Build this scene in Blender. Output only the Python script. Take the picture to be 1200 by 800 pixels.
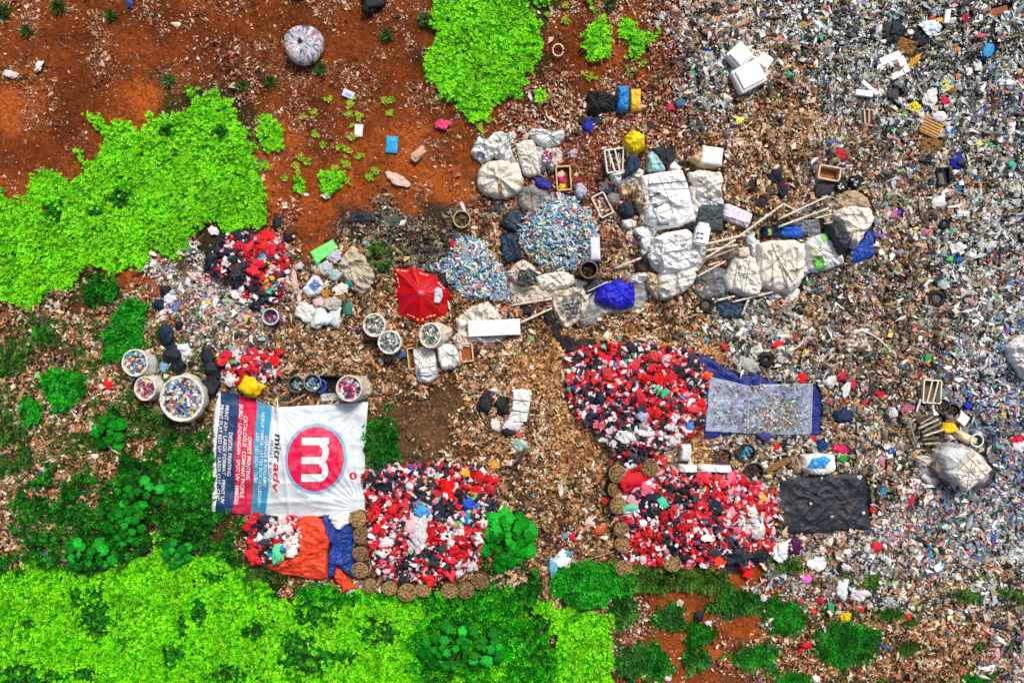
import bpy, bmesh, math, random
import numpy as np
from mathutils import Vector, Matrix, noise as mnoise

for o in list(bpy.data.objects):
    bpy.data.objects.remove(o)
sc = bpy.context.scene
COL = sc.collection
R = math.radians

# ---------------------------------------------------------------- camera, sky, sun, exposure
HC = 30.0                      # camera height, metres
S = 1 / 30.0                   # metres per photo pixel on the ground
cd = bpy.data.cameras.new('camera'); cam = bpy.data.objects.new('camera', cd); COL.objects.link(cam)
cam.location = (0, 0, HC); cam.rotation_euler = (0, 0, 0)
cd.sensor_width = 36; cd.lens = 36 * HC / 40.0; cd.clip_start = 0.5; cd.clip_end = 3000
sc.camera = cam
SUN_EL, SUN_AZ = 52, 25        # sun stands in the upper right of the picture (azimuth from +Y towards +X)
w = bpy.data.worlds.new('World'); sc.world = w; w.use_nodes = True
nt = w.node_tree; nt.nodes.clear()
sky = nt.nodes.new('ShaderNodeTexSky'); sky.sky_type = 'NISHITA'; sky.sun_disc = False
sky.sun_elevation = R(SUN_EL); sky.sun_rotation = R(SUN_AZ); sky.air_density = 1.0; sky.dust_density = 6.0; sky.ozone_density = 0.6
bg = nt.nodes.new('ShaderNodeBackground'); bg.inputs[1].default_value = 0.050
wo = nt.nodes.new('ShaderNodeOutputWorld')
nt.links.new(sky.outputs[0], bg.inputs[0]); nt.links.new(bg.outputs[0], wo.inputs[0])
ld = bpy.data.lights.new('sun', 'SUN'); ld.energy = 1.45; ld.angle = R(12); ld.color = (1, .96, .90)
sun = bpy.data.objects.new('sun', ld); COL.objects.link(sun)
sd = Vector((math.sin(R(SUN_AZ)) * math.cos(R(SUN_EL)), math.cos(R(SUN_AZ)) * math.cos(R(SUN_EL)), math.sin(R(SUN_EL))))
sun.rotation_euler = sd.to_track_quat('Z', 'Y').to_euler(); sun.location = (5, 10, 20)
sc.view_settings.view_transform = 'Standard'; sc.view_settings.look = 'None'
sc.view_settings.gamma = 1; sc.view_settings.use_curve_mapping = False
sc.view_settings.exposure = 1.06
sc.render.engine = 'CYCLES'
try:
    sc.cycles.max_bounces = 5; sc.cycles.transparent_max_bounces = 12; sc.cycles.diffuse_bounces = 2
except Exception: pass

# ---------------------------------------------------------------- helpers
rng = np.random.default_rng(7); rnd = random.Random(11)
def lin(v):
    v = np.asarray(v, float) / 255.0
    return np.where(v <= .04045, v / 12.92, ((v + .055) / 1.055) ** 2.4)
def c(r, g, b): return tuple(float(q) for q in lin([r, g, b])) + (1.0,)
def vnoise(x, y, f=1.0, seed=0):
    x = np.asarray(x, float) * f + seed * 17.31; y = np.asarray(y, float) * f - seed * 9.77
    xi = np.floor(x); yi = np.floor(y); xf = x - xi; yf = y - yi
    u = xf * xf * (3 - 2 * xf); v = yf * yf * (3 - 2 * yf)
    def h(a, b):
        n = np.sin(a * 127.1 + b * 311.7 + seed * 74.7) * 43758.5453
        return n - np.floor(n)
    return (h(xi, yi) * (1 - u) * (1 - v) + h(xi + 1, yi) * u * (1 - v) + h(xi, yi + 1) * (1 - u) * v + h(xi + 1, yi + 1) * u * v)
def ridge(x, y, f, seed): return 1 - np.abs(2 * vnoise(x, y, f, seed) - 1)

ZONES = [
 "rrrrrrrrrr...rrpmmgggggg",
 "rrrrrprrrr...rRpgmmggggg",
 "RrrR..rrrrrrppppgbbmgggB",
 "rrRR..RrRRrrppppbbbmmmgg",
 "RR....RRRRRppppbbbbmmmmg",
 "......pRdddbbbbbbbmmmmgg",
 "..RRwwmbbddbbbbbbbmmmmgg",
 "bbbpwwbbbbbbbbbbmgmmmmgB",
 "bbbbmbbbbbbbooooomgmmmBB",
 "bbbbbbbbbssbboooowmmmmBB",
 "bbbbbbbbbssbboooommmmmBB",
 "bbbb....bbsbbbbommmmmwBB",
 "bb......bbbbbbbbmmmmwwBg",
 ".......bbbbbbprRRRwmgmmg",
 "..............pRRRrbbbbm",
 "..............pRrppbbbbm"]
ZA = np.array([[ord(ch) for ch in row] for row in ZONES])
def zone(px, py, jit=22, seed=3):
    px = np.asarray(px, float); py = np.asarray(py, float)
    jx = (vnoise(px, py, .045, seed) - .5) * 2 * jit * 1.6 + rng.normal(0, jit * .45, px.shape)
    jy = (vnoise(px, py, .045, seed + 5) - .5) * 2 * jit * 1.6 + rng.normal(0, jit * .45, px.shape)
    ix = np.clip(((px + jx) // 50).astype(int), 0, 23); iy = np.clip(((py + jy) // 50).astype(int), 0, 15)
    return ZA[iy, ix]
# mounds under heaps: centre px, half sizes px, height m
MOUNDS = [(748, 472, 88, 72, .55), (815, 606, 98, 62, .5), (500, 618, 82, 70, .55), (296, 305, 52, 45, .35),
          (295, 437, 40, 25, .2), (330, 636, 45, 35, .35), (340, 533, 84, 66, .42), (652, 272, 58, 52, .5), (556, 318, 45, 50, .4),
          (385, 350, 42, 55, .25), (225, 370, 60, 35, .2), (1130, 545, 60, 50, .3), (960, 275, 80, 50, .3), (800, 270, 90, 90, .25)]
def Hf(x, y):
    x = np.asarray(x, float); y = np.asarray(y, float)
    z = .22 * vnoise(x, y, .22, 1) + .10 * vnoise(x, y, .8, 2) + .05 * vnoise(x, y, 2.1, 4)
    k = 1 / (1 + np.exp(-(x - 6 + y * .5) / 2.5))
    z = z + k * (.35 * vnoise(x, y, .35, 6) + .16 * vnoise(x, y, 1.1, 8))
    for (a, b, rx, ry, h) in MOUNDS:
        mx, my = (a - 600) * S, (400 - b) * S
        d = np.sqrt(((x - mx) / (rx * S)) ** 2 + ((y - my) / (ry * S)) ** 2)
        t = np.clip(1.15 - d, 0, 1)
        z = z + h * t * t * (3 - 2 * t)
    return z
def W(px, py, z=0.0):
    k = (HC - z) / HC
    return (px - 600) * S * k, (400 - py) * S * k
def G(px, py, up=0.0):
    """world point standing on the terrain that is seen at that pixel (up = height above the terrain)"""
    z = 0.0
    for _ in range(4):
        x, y = W(px, py, z); z = float(Hf(x, y)) + up
    return Vector((x, y, z))
def inpoly(px, py, poly):
    poly = np.asarray(poly, float); px = np.asarray(px, float); py = np.asarray(py, float)
    res = np.zeros(px.shape, bool)
    bb = (px >= poly[:, 0].min()) & (px <= poly[:, 0].max()) & (py >= poly[:, 1].min()) & (py <= poly[:, 1].max())
    xs, ys = px[bb], py[bb]; r = np.zeros(xs.shape, bool); n = len(poly); j = n - 1
    for i in range(n):
        xi, yi = poly[i]; xj, yj = poly[j]
        cnd = ((yi > ys) != (yj > ys)) & (xs < (xj - xi) * (ys - yi) / ((yj - yi) + 1e-9) + xi)
        r ^= cnd; j = i
    res[bb] = r
    return res
def rect(cx, cy, w_, h_, deg=0):
    a = R(deg); ca, sa = math.cos(a), math.sin(a)
    return [(cx + u * w_ / 2 * ca - v * h_ / 2 * sa, cy + u * w_ / 2 * sa + v * h_ / 2 * ca) for u, v in ((-1, -1), (0, -1), (1, -1), (1, 0), (1, 1), (0, 1), (-1, 1), (-1, 0))]
def ell(cx, cy, rx, ry=None, deg=0, n=16, jit=.08, seed=None):
    ry = ry or rx; rr = random.Random(seed if seed is not None else int(cx * 31 + cy * 7)); a = R(deg)
    out = []
    for i in range(n):
        t = 2 * math.pi * i / n; q = 1 + rr.uniform(-jit, jit)
        u, v = rx * q * math.cos(t), ry * q * math.sin(t)
        out.append((cx + u * math.cos(a) - v * math.sin(a), cy + u * math.sin(a) + v * math.cos(a)))
    return out
EXCL = []       # footprints: loose litter and leaves stay off them

def tag(o, label=None, cat=None, group=None, kind=None):
    if label: o['label'] = label
    if cat: o['category'] = cat
    if group: o['group'] = group
    if kind: o['kind'] = kind
    return o
def link(o, parent=None):
    COL.objects.link(o)
    if parent is not None: o.parent = parent
    return o
def empty(name, loc, label, cat, rz=0, group=None):
    o = bpy.data.objects.new(name, None); o.location = loc; o.rotation_euler = (0, 0, rz); o.empty_display_size = .2
    link(o); return tag(o, label, cat, group)
def mesh_np(name, verts, faces_flat, nside, mats, col=None, smooth=False):
    """faces_flat: (F, nside) int array"""
    me = bpy.data.meshes.new(name); F = len(faces_flat)
    me.vertices.add(len(verts)); me.vertices.foreach_set('co', np.asarray(verts, np.float32).ravel())
    me.loops.add(F * nside); me.loops.foreach_set('vertex_index', np.asarray(faces_flat, np.int32).ravel())
    me.polygons.add(F); me.polygons.foreach_set('loop_start', np.arange(0, F * nside, nside, dtype=np.int32))
    me.polygons.foreach_set('loop_total', np.full(F, nside, dtype=np.int32))
    if smooth: me.polygons.foreach_set('use_smooth', np.ones(F, bool))
    me.update(calc_edges=True)
    if col is not None:
        dom = 'FACE' if len(col) == F else 'POINT'
        at = me.attributes.new('tint', 'FLOAT_COLOR', dom)
        cc = np.ones((len(col), 4), np.float32); cc[:, :3] = np.asarray(col)[:, :3]; at.data.foreach_set('color', cc.ravel())
    for m in (mats if isinstance(mats, (list, tuple)) else [mats]): me.materials.append(m)
    return me
def from_bm(name, bm, mat_, parent=None, loc=(0, 0, 0), smooth=False, color=None, rz=0):
    me = bpy.data.meshes.new(name); bmesh.ops.recalc_face_normals(bm, faces=bm.faces); bm.to_mesh(me); bm.free()
    if smooth:
        me.polygons.foreach_set('use_smooth', np.ones(len(me.polygons), bool))
    me.materials.append(mat_)
    o = bpy.data.objects.new(name, me); o.location = loc; o.rotation_euler = (0, 0, rz)
    if color: o.color = color
    return link(o, parent)

# ---------------------------------------------------------------- materials
def material(name, src='object', rough=.6, bump=.4, bscale=6, dirt=.25, dscale=3, dcol=(.16, .09, .05, 1), spec=.4, var=.25, alpha=1, trans=0, sheen=0, crease=0, coord='Object'):
    m = bpy.data.materials.new(name); m.use_nodes = True; n = m.node_tree; L = n.links; n.nodes.clear()
    out = n.nodes.new('ShaderNodeOutputMaterial'); b = n.nodes.new('ShaderNodeBsdfPrincipled')
    b.inputs['Roughness'].default_value = rough; b.inputs['Specular IOR Level'].default_value = spec
    tc = n.nodes.new('ShaderNodeTexCoord'); co = tc.outputs[coord]
    if src == 'object': s = n.nodes.new('ShaderNodeObjectInfo'); cs = s.outputs['Color']
    elif src == 'tint':
        s = n.nodes.new('ShaderNodeAttribute'); s.attribute_name = 'tint'; cs = s.outputs['Color']
    else:
        s = n.nodes.new('ShaderNodeRGB'); s.outputs[0].default_value = src; cs = s.outputs[0]
    def noi(scale, det=4, dist=0):
        q = n.nodes.new('ShaderNodeTexNoise'); q.inputs['Scale'].default_value = scale; q.inputs['Detail'].default_value = det
        q.inputs['Distortion'].default_value = dist; L.new(co, q.inputs['Vector']); return q
    def ramp(fac, a, b_):
        q = n.nodes.new('ShaderNodeMapRange'); q.inputs[1].default_value = a; q.inputs[2].default_value = b_; L.new(fac, q.inputs[0]); return q
    if var:
        q = noi(dscale * 2.3, 6); hs = n.nodes.new('ShaderNodeHueSaturation'); rr = ramp(q.outputs[0], .3, .7)
        rr.inputs[3].default_value = 1 - var; rr.inputs[4].default_value = 1 + var * .6
        L.new(rr.outputs[0], hs.inputs['Value']); L.new(cs, hs.inputs['Color']); cs = hs.outputs[0]
    if dirt:
        q = noi(dscale, 7, .6); rr = ramp(q.outputs[0], .48, .75); rr.inputs[4].default_value = dirt
        mx = n.nodes.new('ShaderNodeMix'); mx.data_type = 'RGBA'; L.new(rr.outputs[0], mx.inputs[0]); L.new(cs, mx.inputs[6]); mx.inputs[7].default_value = dcol
        cs = mx.outputs[2]
    L.new(cs, b.inputs['Base Color'])
    if bump:
        q = noi(bscale, 5, 1.2); bp = n.nodes.new('ShaderNodeBump'); bp.inputs['Strength'].default_value = bump; bp.inputs['Distance'].default_value = .1
        h = q.outputs[0]
        if crease:
            v = n.nodes.new('ShaderNodeTexVoronoi'); v.feature = 'DISTANCE_TO_EDGE'; v.inputs['Scale'].default_value = crease
            wq = noi(bscale * .5, 3, 0); ad = n.nodes.new('ShaderNodeVectorMath'); ad.operation = 'MULTIPLY_ADD'
            ad.inputs[1].default_value = (1, 1, 1); L.new(co, ad.inputs[0]); L.new(wq.outputs[1], ad.inputs[2]); L.new(ad.outputs[0], v.inputs['Vector'])
            r2 = ramp(v.outputs[0], 0, .12); m2 = n.nodes.new('ShaderNodeMath'); m2.operation = 'ADD'; L.new(r2.outputs[0], m2.inputs[0]); L.new(h, m2.inputs[1]); h = m2.outputs[0]
        L.new(h, bp.inputs['Height']); L.new(bp.outputs[0], b.inputs['Normal'])
    sh = b.outputs[0]
    if trans:
        t = n.nodes.new('ShaderNodeBsdfTranslucent'); L.new(cs, t.inputs[0]); mx = n.nodes.new('ShaderNodeMixShader'); mx.inputs[0].default_value = trans
        L.new(sh, mx.inputs[1]); L.new(t.outputs[0], mx.inputs[2]); sh = mx.outputs[0]
    if alpha < 1:
        t = n.nodes.new('ShaderNodeBsdfTransparent'); mx = n.nodes.new('ShaderNodeMixShader')
        q = noi(dscale * 1.5, 5, .5); rr = ramp(q.outputs[0], .35, .65); rr.inputs[3].default_value = alpha * .7; rr.inputs[4].default_value = min(1, alpha * 1.35)
        L.new(rr.outputs[0], mx.inputs[0]); L.new(t.outputs[0], mx.inputs[1]); L.new(sh, mx.inputs[2]); sh = mx.outputs[0]
    L.new(sh, out.inputs[0]); return m
M = {
 'cloth': material('cloth', rough=.8, bump=.5, bscale=6, dirt=.3, crease=0, var=.2),
 'sack': material('woven_sack', rough=.6, bump=.85, bscale=6, dirt=.2, dscale=3, dcol=c(160, 140, 118), crease=0, var=.12, spec=.35),
 'sackd': material('dirty_sack', rough=.7, bump=.9, bscale=7, dirt=.36, dscale=3.2, dcol=c(160, 122, 90), crease=0, var=.16, spec=.3),
 'bag': material('plastic_bag', rough=.5, bump=.4, bscale=9, dirt=.12, crease=0, var=.22, spec=.25),
 'tarp': material('tarp', rough=.5, bump=.55, bscale=6, dirt=.3, crease=0, var=.3, spec=.4),
 'hard': material('hard_plastic', rough=.4, bump=.08, dirt=.3, dscale=5, var=.08, spec=.5),
 'foam': material('foam', rough=.8, bump=.12, bscale=14, dirt=.35, dscale=3, dcol=c(170, 150, 125), var=.06, spec=.2),
 'wood': material('wood', rough=.75, bump=.3, bscale=14, dirt=.4, dscale=6, var=.25, spec=.2),
 'film': material('clear_film', rough=.2, bump=.6, bscale=6, dirt=.1, dscale=2, dcol=c(190, 180, 165), crease=0, var=.1, spec=.7, alpha=.42),
 'litter': material('litter', src='tint', rough=.6, bump=0, dirt=0, var=.18, dscale=9, spec=.35, coord='Object'),
 'leaf': material('leaf', src='tint', rough=.55, bump=0, dirt=0, var=.12, dscale=2, spec=.15, trans=.2),
 'plant': material('broad_leaf', src='tint', rough=.75, bump=.25, bscale=25, dirt=0, var=.25, dscale=6, spec=.15, trans=.1),
 'basket': material('cane', rough=.8, bump=.3, bscale=20, dirt=.4, dscale=6, var=.35, spec=.15),
 'rubber': material('rubber', rough=.8, bump=.25, bscale=10, dirt=.4, dscale=4, dcol=c(120, 95, 70), var=.2, spec=.2),
}
def soil_material():
    m = bpy.data.materials.new('soil'); m.use_nodes = True; n = m.node_tree; L = n.links; b = n.nodes['Principled BSDF']
    b.inputs['Roughness'].default_value = .95; b.inputs['Specular IOR Level'].default_value = .15
    a = n.nodes.new('ShaderNodeAttribute'); a.attribute_name = 'tint'; tc = n.nodes.new('ShaderNodeTexCoord')
    def noi(s, d, ds=0):
        q = n.nodes.new('ShaderNodeTexNoise'); q.inputs['Scale'].default_value = s; q.inputs['Detail'].default_value = d; q.inputs['Distortion'].default_value = ds
        L.new(tc.outputs['Object'], q.inputs['Vector']); return q
    n1 = noi(.45, 8, .5); n2 = noi(7, 6); n3 = noi(22, 4)
    def mr(q, a_, b_, lo, hi):
        r_ = n.nodes.new('ShaderNodeMapRange'); r_.inputs[1].default_value = a_; r_.inputs[2].default_value = b_; r_.inputs[3].default_value = lo; r_.inputs[4].default_value = hi
        L.new(q.outputs[0], r_.inputs[0]); return r_
    hs = n.nodes.new('ShaderNodeHueSaturation'); L.new(mr(n1, .35, .65, .62, 1.3).outputs[0], hs.inputs['Value']); L.new(a.outputs[0], hs.inputs['Color'])
    h2 = n.nodes.new('ShaderNodeHueSaturation'); L.new(mr(n2, .3, .7, .55, 1.4).outputs[0], h2.inputs['Value']); L.new(hs.outputs[0], h2.inputs['Color'])
    h3 = n.nodes.new('ShaderNodeHueSaturation'); L.new(mr(n3, .3, .7, .65, 1.35).outputs[0], h3.inputs['Value']); L.new(h2.outputs[0], h3.inputs['Color'])
    L.new(h3.outputs[0], b.inputs['Base Color'])
    bp = n.nodes.new('ShaderNodeBump'); bp.inputs['Strength'].default_value = .9; bp.inputs['Distance'].default_value = .08
    ad = n.nodes.new('ShaderNodeMath'); L.new(n2.outputs[0], ad.inputs[0]); L.new(n3.outputs[0], ad.inputs[1]); L.new(ad.outputs[0], bp.inputs['Height']); L.new(bp.outputs[0], b.inputs['Normal'])
    return m
M['soil'] = soil_material()

# ---------------------------------------------------------------- ground: one sheet, fine in view, reaching far out
SOIL = {'r': (122, 60, 23), 'R': (156, 78, 29), 's': (104, 76, 50), 'p': (104, 58, 32), 'b': (100, 72, 44), 'g': (52, 49, 44), 'm': (66, 53, 40), 'B': (72, 70, 72),  # grey and mixed soil darkened to deepen the shaded gaps between scraps
        'w': (125, 108, 95), 'd': (62, 54, 42), 'o': (172, 118, 66), '.': (58, 50, 22)}
def ground():
    xs = np.concatenate([[-1500, -400, -120, -50, -30], np.arange(-24, 24.01, .09), [30, 50, 120, 400, 1500]])
    ys = np.concatenate([[-1500, -400, -120, -40, -22], np.arange(-17, 17.01, .09), [22, 40, 120, 400, 1500]])
    X, Y = np.meshgrid(xs, ys); x = X.ravel(); y = Y.ravel(); z = Hf(x, y) + .05 * (vnoise(x, y, 5, 12) - .5)
    px = x / S + 600; py = 400 - y / S
    q = zone(px, py, 14); col = np.zeros((len(x), 3))
    for k, v in SOIL.items(): col[q == ord(k)] = lin(v)
    nx, ny = len(xs), len(ys)
    cc = col.reshape(ny, nx, 3)
    for _ in range(4):   # soften the borders between kinds of soil
        cc[1:-1, 1:-1] = (cc[1:-1, 1:-1] * 2 + cc[:-2, 1:-1] + cc[2:, 1:-1] + cc[1:-1, :-2] + cc[1:-1, 2:]) / 6
    i = np.arange(nx - 1); j = np.arange(ny - 1); I, J = np.meshgrid(i, j); a = (J * nx + I).ravel()
    f = np.stack([a, a + 1, a + 1 + nx, a + nx], 1)
    me = mesh_np('ground', np.stack([x, y, z], 1), f, 4, M['soil'], cc.reshape(-1, 3), True)
    o = link(bpy.data.objects.new('ground', me)); tag(o, 'red brown earth of the dump under the litter and weeds', 'ground', kind='structure')
ground()

# ---------------------------------------------------------------- shape builders
def resample(poly, n, sharp=False):
    p = [Vector(q) for q in poly]
    if not sharp:
        q = []
        for i in range(len(p)):
            a, b = p[i], p[(i + 1) % len(p)]; q += [a * .89 + b * .11, a * .11 + b * .89]
        p = q
    L = [(p[(i + 1) % len(p)] - p[i]).length for i in range(len(p))]; T = sum(L); out = []; i = 0; acc = 0
    for k in range(n):
        d = T * k / n
        while acc + L[i] < d and i < len(p) - 1: acc += L[i]; i += 1
        out.append(p[i].lerp(p[(i + 1) % len(p)], (d - acc) / max(L[i], 1e-6)))
    return out
SEED = [100]; SACKS = []
def puff(name, poly, h, color, mat_='sack', label=None, cat=None, group=None, parent=None, wr=.05, prof=.55, up=0, sharp=False, pleat=0, tilt=(0, 0), hide=True, wf=1.0, zf=None, tints=None, kind=None):
    """a closed filled or flat thing with the outline `poly` (photo pixels), `h` metres thick, lying on the ground (raised by `up`)"""
    SEED[0] += 1; sd_ = SEED[0]
    if mat_ in ('sack', 'sackd'): h *= .6; wr *= 1.25
    P_ = np.array(poly, float); size = max(np.ptp(P_[:, 0]), np.ptp(P_[:, 1]))
    N = int(min(160, max(40, size * 2.2))); RR = int(min(36, max(10, size * .5)))
    rs = resample(poly, N, sharp); cpx = sum(q[0] for q in rs) / N; cpy = sum(q[1] for q in rs) / N
    c0 = G(cpx, cpy, up + h * .5); k = (HC - c0.z) / HC
    bx = np.array([(q[0] - 600) * S * k for q in rs]); by = np.array([(400 - q[1]) * S * k for q in rs])
    cx, cy = (cpx - 600) * S * k, (400 - cpy) * S * k
    aa = np.arange(N) * 2 * np.pi / N; jq = .02 if sharp else .085
    jf = 1 + jq * ((vnoise(np.cos(aa) * 2, np.sin(aa) * 2, 1.6, sd_) - .5) + .7 * (vnoise(np.cos(aa) * 2, np.sin(aa) * 2, 4.5, sd_ + 1) - .5)); bx = cx + (bx - cx) * jf; by = cy + (by - cy) * jf
    KF = rnd.randrange(6, 12); fsh = 2.2 * vnoise(np.cos(aa), np.sin(aa), 2.2, sd_ + 7)
    V = []; ang = rnd.uniform(0, 3.14); ca, sa = math.cos(ang), math.sin(ang)
    flat = h < .13
    zc = float(Hf(cx, cy)) + up
    for r in range(1, RR + 1):
        t = (r / RR) ** .85
        x = cx + (bx - cx) * t; y = cy + (by - cy) * t
        base = Hf(x, y) + up
        if not flat: base = base * .45 + zc * .55
        z = base + h * (1 - t ** 5) ** (prof * .8)
        u = x * ca + y * sa; v = (-x * sa + y * ca)
        fade = (1 - t ** 6)
        u = u + .35 * (vnoise(u, v, 1.7, sd_ + 9) - .5); v = v + .35 * (vnoise(u, v, 1.9, sd_ + 11) - .5)
        fold = (.5 + .5 * np.sin(aa * KF + fsh * 3 + t * 1.5)) ** 2 * t ** 1.3
        z = z + wr * fade * (1.1 * fold + 1.7 * ridge(u * .7, v * 1.7, 1.5 * wf, sd_) ** 3 + 1.2 * ridge(u * 1.3, v * .8, 3.1 * wf, sd_ + 3) ** 3 + .75 * ridge(u, v, 6.5 * wf, sd_ + 5) ** 3 + .3 * ridge(u, v, 13 * wf, sd_ + 6) ** 2 - 1.4)
        if pleat:
            th = np.arctan2(by - cy, bx - cx); z = z + pleat * t * (1 - t ** 5) * np.sin(th * 9 + 3 * vnoise(th, th * 0, 1.3, sd_))
        z = z + tilt[0] * (x - cx) + tilt[1] * (y - cy)
        if r == RR: z = base + (.02 if flat else .04)
        V.append(np.stack([x, y, z], 1))
    low = V[-1].copy(); low[:, 2] = np.minimum(low[:, 2], Hf(low[:, 0], low[:, 1]) + up) - (.015 if flat and up else .05)
    top = np.array([[cx, cy, zc + h + wr * .4]]); bot = np.array([[cx, cy, low[:, 2].min()]])
    V = np.concatenate([top] + V + [low, bot]) ; o0 = np.array([cx, cy, zc]); V = V - o0
    faces = []; idx = lambda r, i: 1 + (r * N) + i % N
    for i in range(N): faces.append((0, idx(0, i), idx(0, i + 1)))
    for r in range(RR):
        for i in range(N): faces.append((idx(r, i), idx(r + 1, i), idx(r + 1, i + 1), idx(r, i + 1)))
    last = len(V) - 1
    for i in range(N): faces.append((last, idx(RR, i + 1), idx(RR, i)))
    me = bpy.data.meshes.new(name); me.from_pydata([tuple(q) for q in V], [], faces); me.update()
    bm = bmesh.new(); bm.from_mesh(me); bmesh.ops.recalc_face_normals(bm, faces=bm.faces); bm.to_mesh(me); bm.free()
    me.polygons.foreach_set('use_smooth', np.ones(len(me.polygons), bool))
    mm = M[mat_]; me.materials.append(mm)
    o = bpy.data.objects.new(name, me); o.color = color
    if parent is not None: o.location = Vector(o0) - parent.location
    else: o.location = o0
    link(o, parent)
    if label: tag(o, label, cat or name.replace('_', ' '), group, kind)
    if hide: EXCL.append(P_)
    if mat_ in ('sack', 'sackd') and size > 17 and name in ('sack', 'bale', 'bulk_bag', 'big_bag', 'open_bag'): SACKS.append((o, P_))
    return o
def tube_bm(bm, pts, r, n=7, r2=None, close=False):
    pts = [Vector(p) for p in pts]; rings = []; m_ = len(pts)
    for i, p in enumerate(pts):
        if close: d = pts[(i + 1) % m_] - pts[i - 1]
        else: d = pts[min(i + 1, m_ - 1)] - pts[max(i - 1, 0)]
        d = d.normalized(); a = d.cross(Vector((0, 0, 1)))
        if a.length < 1e-3: a = Vector((1, 0, 0))
        a.normalize(); b = d.cross(a); rr = r + ((r2 if r2 is not None else r) - r) * i / max(1, m_ - 1)
        rings.append([bm.verts.new(p + (a * math.cos(2 * math.pi * k / n) + b * math.sin(2 * math.pi * k / n)) * rr) for k in range(n)])
    for i in range(m_ if close else m_ - 1):
        A, B = rings[i], rings[(i + 1) % m_]
        for k in range(n): bm.faces.new((A[k], A[(k + 1) % n], B[(k + 1) % n], B[k]))
    if not close: bm.faces.new(rings[0][::-1]); bm.faces.new(rings[-1])
def box_bm(bm, cx, cy, cz, sx, sy, sz, rz=0, tilt=0):
    mt = Matrix.Translation((cx, cy, cz)) @ Matrix.Rotation(rz, 4, 'Z') @ Matrix.Rotation(tilt, 4, 'X') @ Matrix.Diagonal((sx, sy, sz, 1))
    return bmesh.ops.create_cube(bm, size=1, matrix=mt)['verts']
def lathe_bm(bm, prof, n=24, sx=1, sy=1, wob=0):
    rings = []
    for (r, z) in prof:
        rings.append([bm.verts.new((r * sx * math.cos(2 * math.pi * k / n) * (1 + wob * math.sin(k * 2.3 + z * 7)), r * sy * math.sin(2 * math.pi * k / n) * (1 + wob * math.sin(k * 1.7 + z * 9)), z)) for k in range(n)])
    for A, B in zip(rings, rings[1:]):
        for k in range(n): bm.faces.new((A[k], A[(k + 1) % n], B[(k + 1) % n], B[k]))
    return rings
def scrapset(x, y, z, size, col, flat=.35, k=5, seed=0, aspect=.35):
    """many small crumpled scraps: a fan of k faces round a raised middle; returns verts, faces, colours"""
    r = np.random.default_rng(seed); n = len(x)
    th = (np.arange(k)[None] + r.uniform(-.3, .3, (n, k))) * 2 * np.pi / k
    rad = r.uniform(.55, 1.3, (n, k)); asp = 1 + r.uniform(-aspect, aspect * 2.2, n)
    ux = rad * np.cos(th) * asp[:, None]; uy = rad * np.sin(th) / asp[:, None]; uz = r.normal(0, flat, (n, k))
    rot = r.uniform(0, 2 * np.pi, n); ta = r.normal(0, .45, n)
    X = np.concatenate([np.zeros((n, 1)), ux], 1); Y = np.concatenate([np.zeros((n, 1)), uy], 1); Z = np.concatenate([np.full((n, 1), flat * 1.2), uz], 1)
    Y, Z = Y * np.cos(ta)[:, None] - Z * np.sin(ta)[:, None], Y * np.sin(ta)[:, None] + Z * np.cos(ta)[:, None]
    X, Y = X * np.cos(rot)[:, None] - Y * np.sin(rot)[:, None], X * np.sin(rot)[:, None] + Y * np.cos(rot)[:, None]
    s = size[:, None] * .5
    V = np.stack([x[:, None] + X * s, y[:, None] + Y * s, z[:, None] + Z * s], 2).reshape(-1, 3)
    b = (np.arange(n) * (k + 1))[:, None]; i = np.arange(k)[None]
    F = np.stack([np.broadcast_to(b, (n, k)), b + 1 + i, b + 1 + (i + 1) % k], 2).reshape(-1, 3)
    return V, F, np.repeat(col, k, axis=0)
def scatter(name, label, cat, x, y, z, size, col, kind='stuff', mat_='litter', parent=None, **kw):
    V, F, C_ = scrapset(x, y, z, size, col, **kw)
    me = mesh_np(name, V, F, 3, M[mat_], C_)
    o = link(bpy.data.objects.new(name, me), parent); return tag(o, label, cat, None, kind)
def pal(lst): return np.array([lin(q) for q in lst])

# crumpled bag meshes shared by copies
def crumple(seed, flat=.45, sub=3, sharp=.5):
    bm = bmesh.new(); bmesh.ops.create_icosphere(bm, subdivisions=sub, radius=1); off = Vector((seed * 3.7, seed * 1.3, -seed * 2.1)); rr = random.Random(seed)
    ax, ay = rr.uniform(.75, 1.25), rr.uniform(.75, 1.25)
    for v in bm.verts:
        d = v.co.normalized(); n1 = mnoise.noise(d * 1.3 + off); n2 = abs(mnoise.noise(d * 2.6 + off * 2)); n3 = abs(mnoise.noise(d * 5.5 - off)); n4 = mnoise.noise(d * 11 + off)
        r_ = .82 + .55 * n1 + sharp * (n2 - .2) + sharp * .6 * (n3 - .2) + .08 * n4
        v.co = d * max(.25, r_); v.co.x *= ax; v.co.y *= ay; v.co.z *= flat
    me = bpy.data.meshes.new('plastic_bag'); bm.to_mesh(me); bm.free(); me.materials.append(M['bag'])
    if seed % 2 == 0: me.polygons.foreach_set('use_smooth', np.ones(len(me.polygons), bool))
    return me
CR = [crumple(i + 1, .34 + .04 * (i % 4), 3, .62) for i in range(14)]
CRS = [crumple(i + 40, .55, 4, .22) for i in range(5)]
for m_ in CRS: m_.polygons.foreach_set('use_smooth', np.ones(len(m_.polygons), bool))
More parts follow.
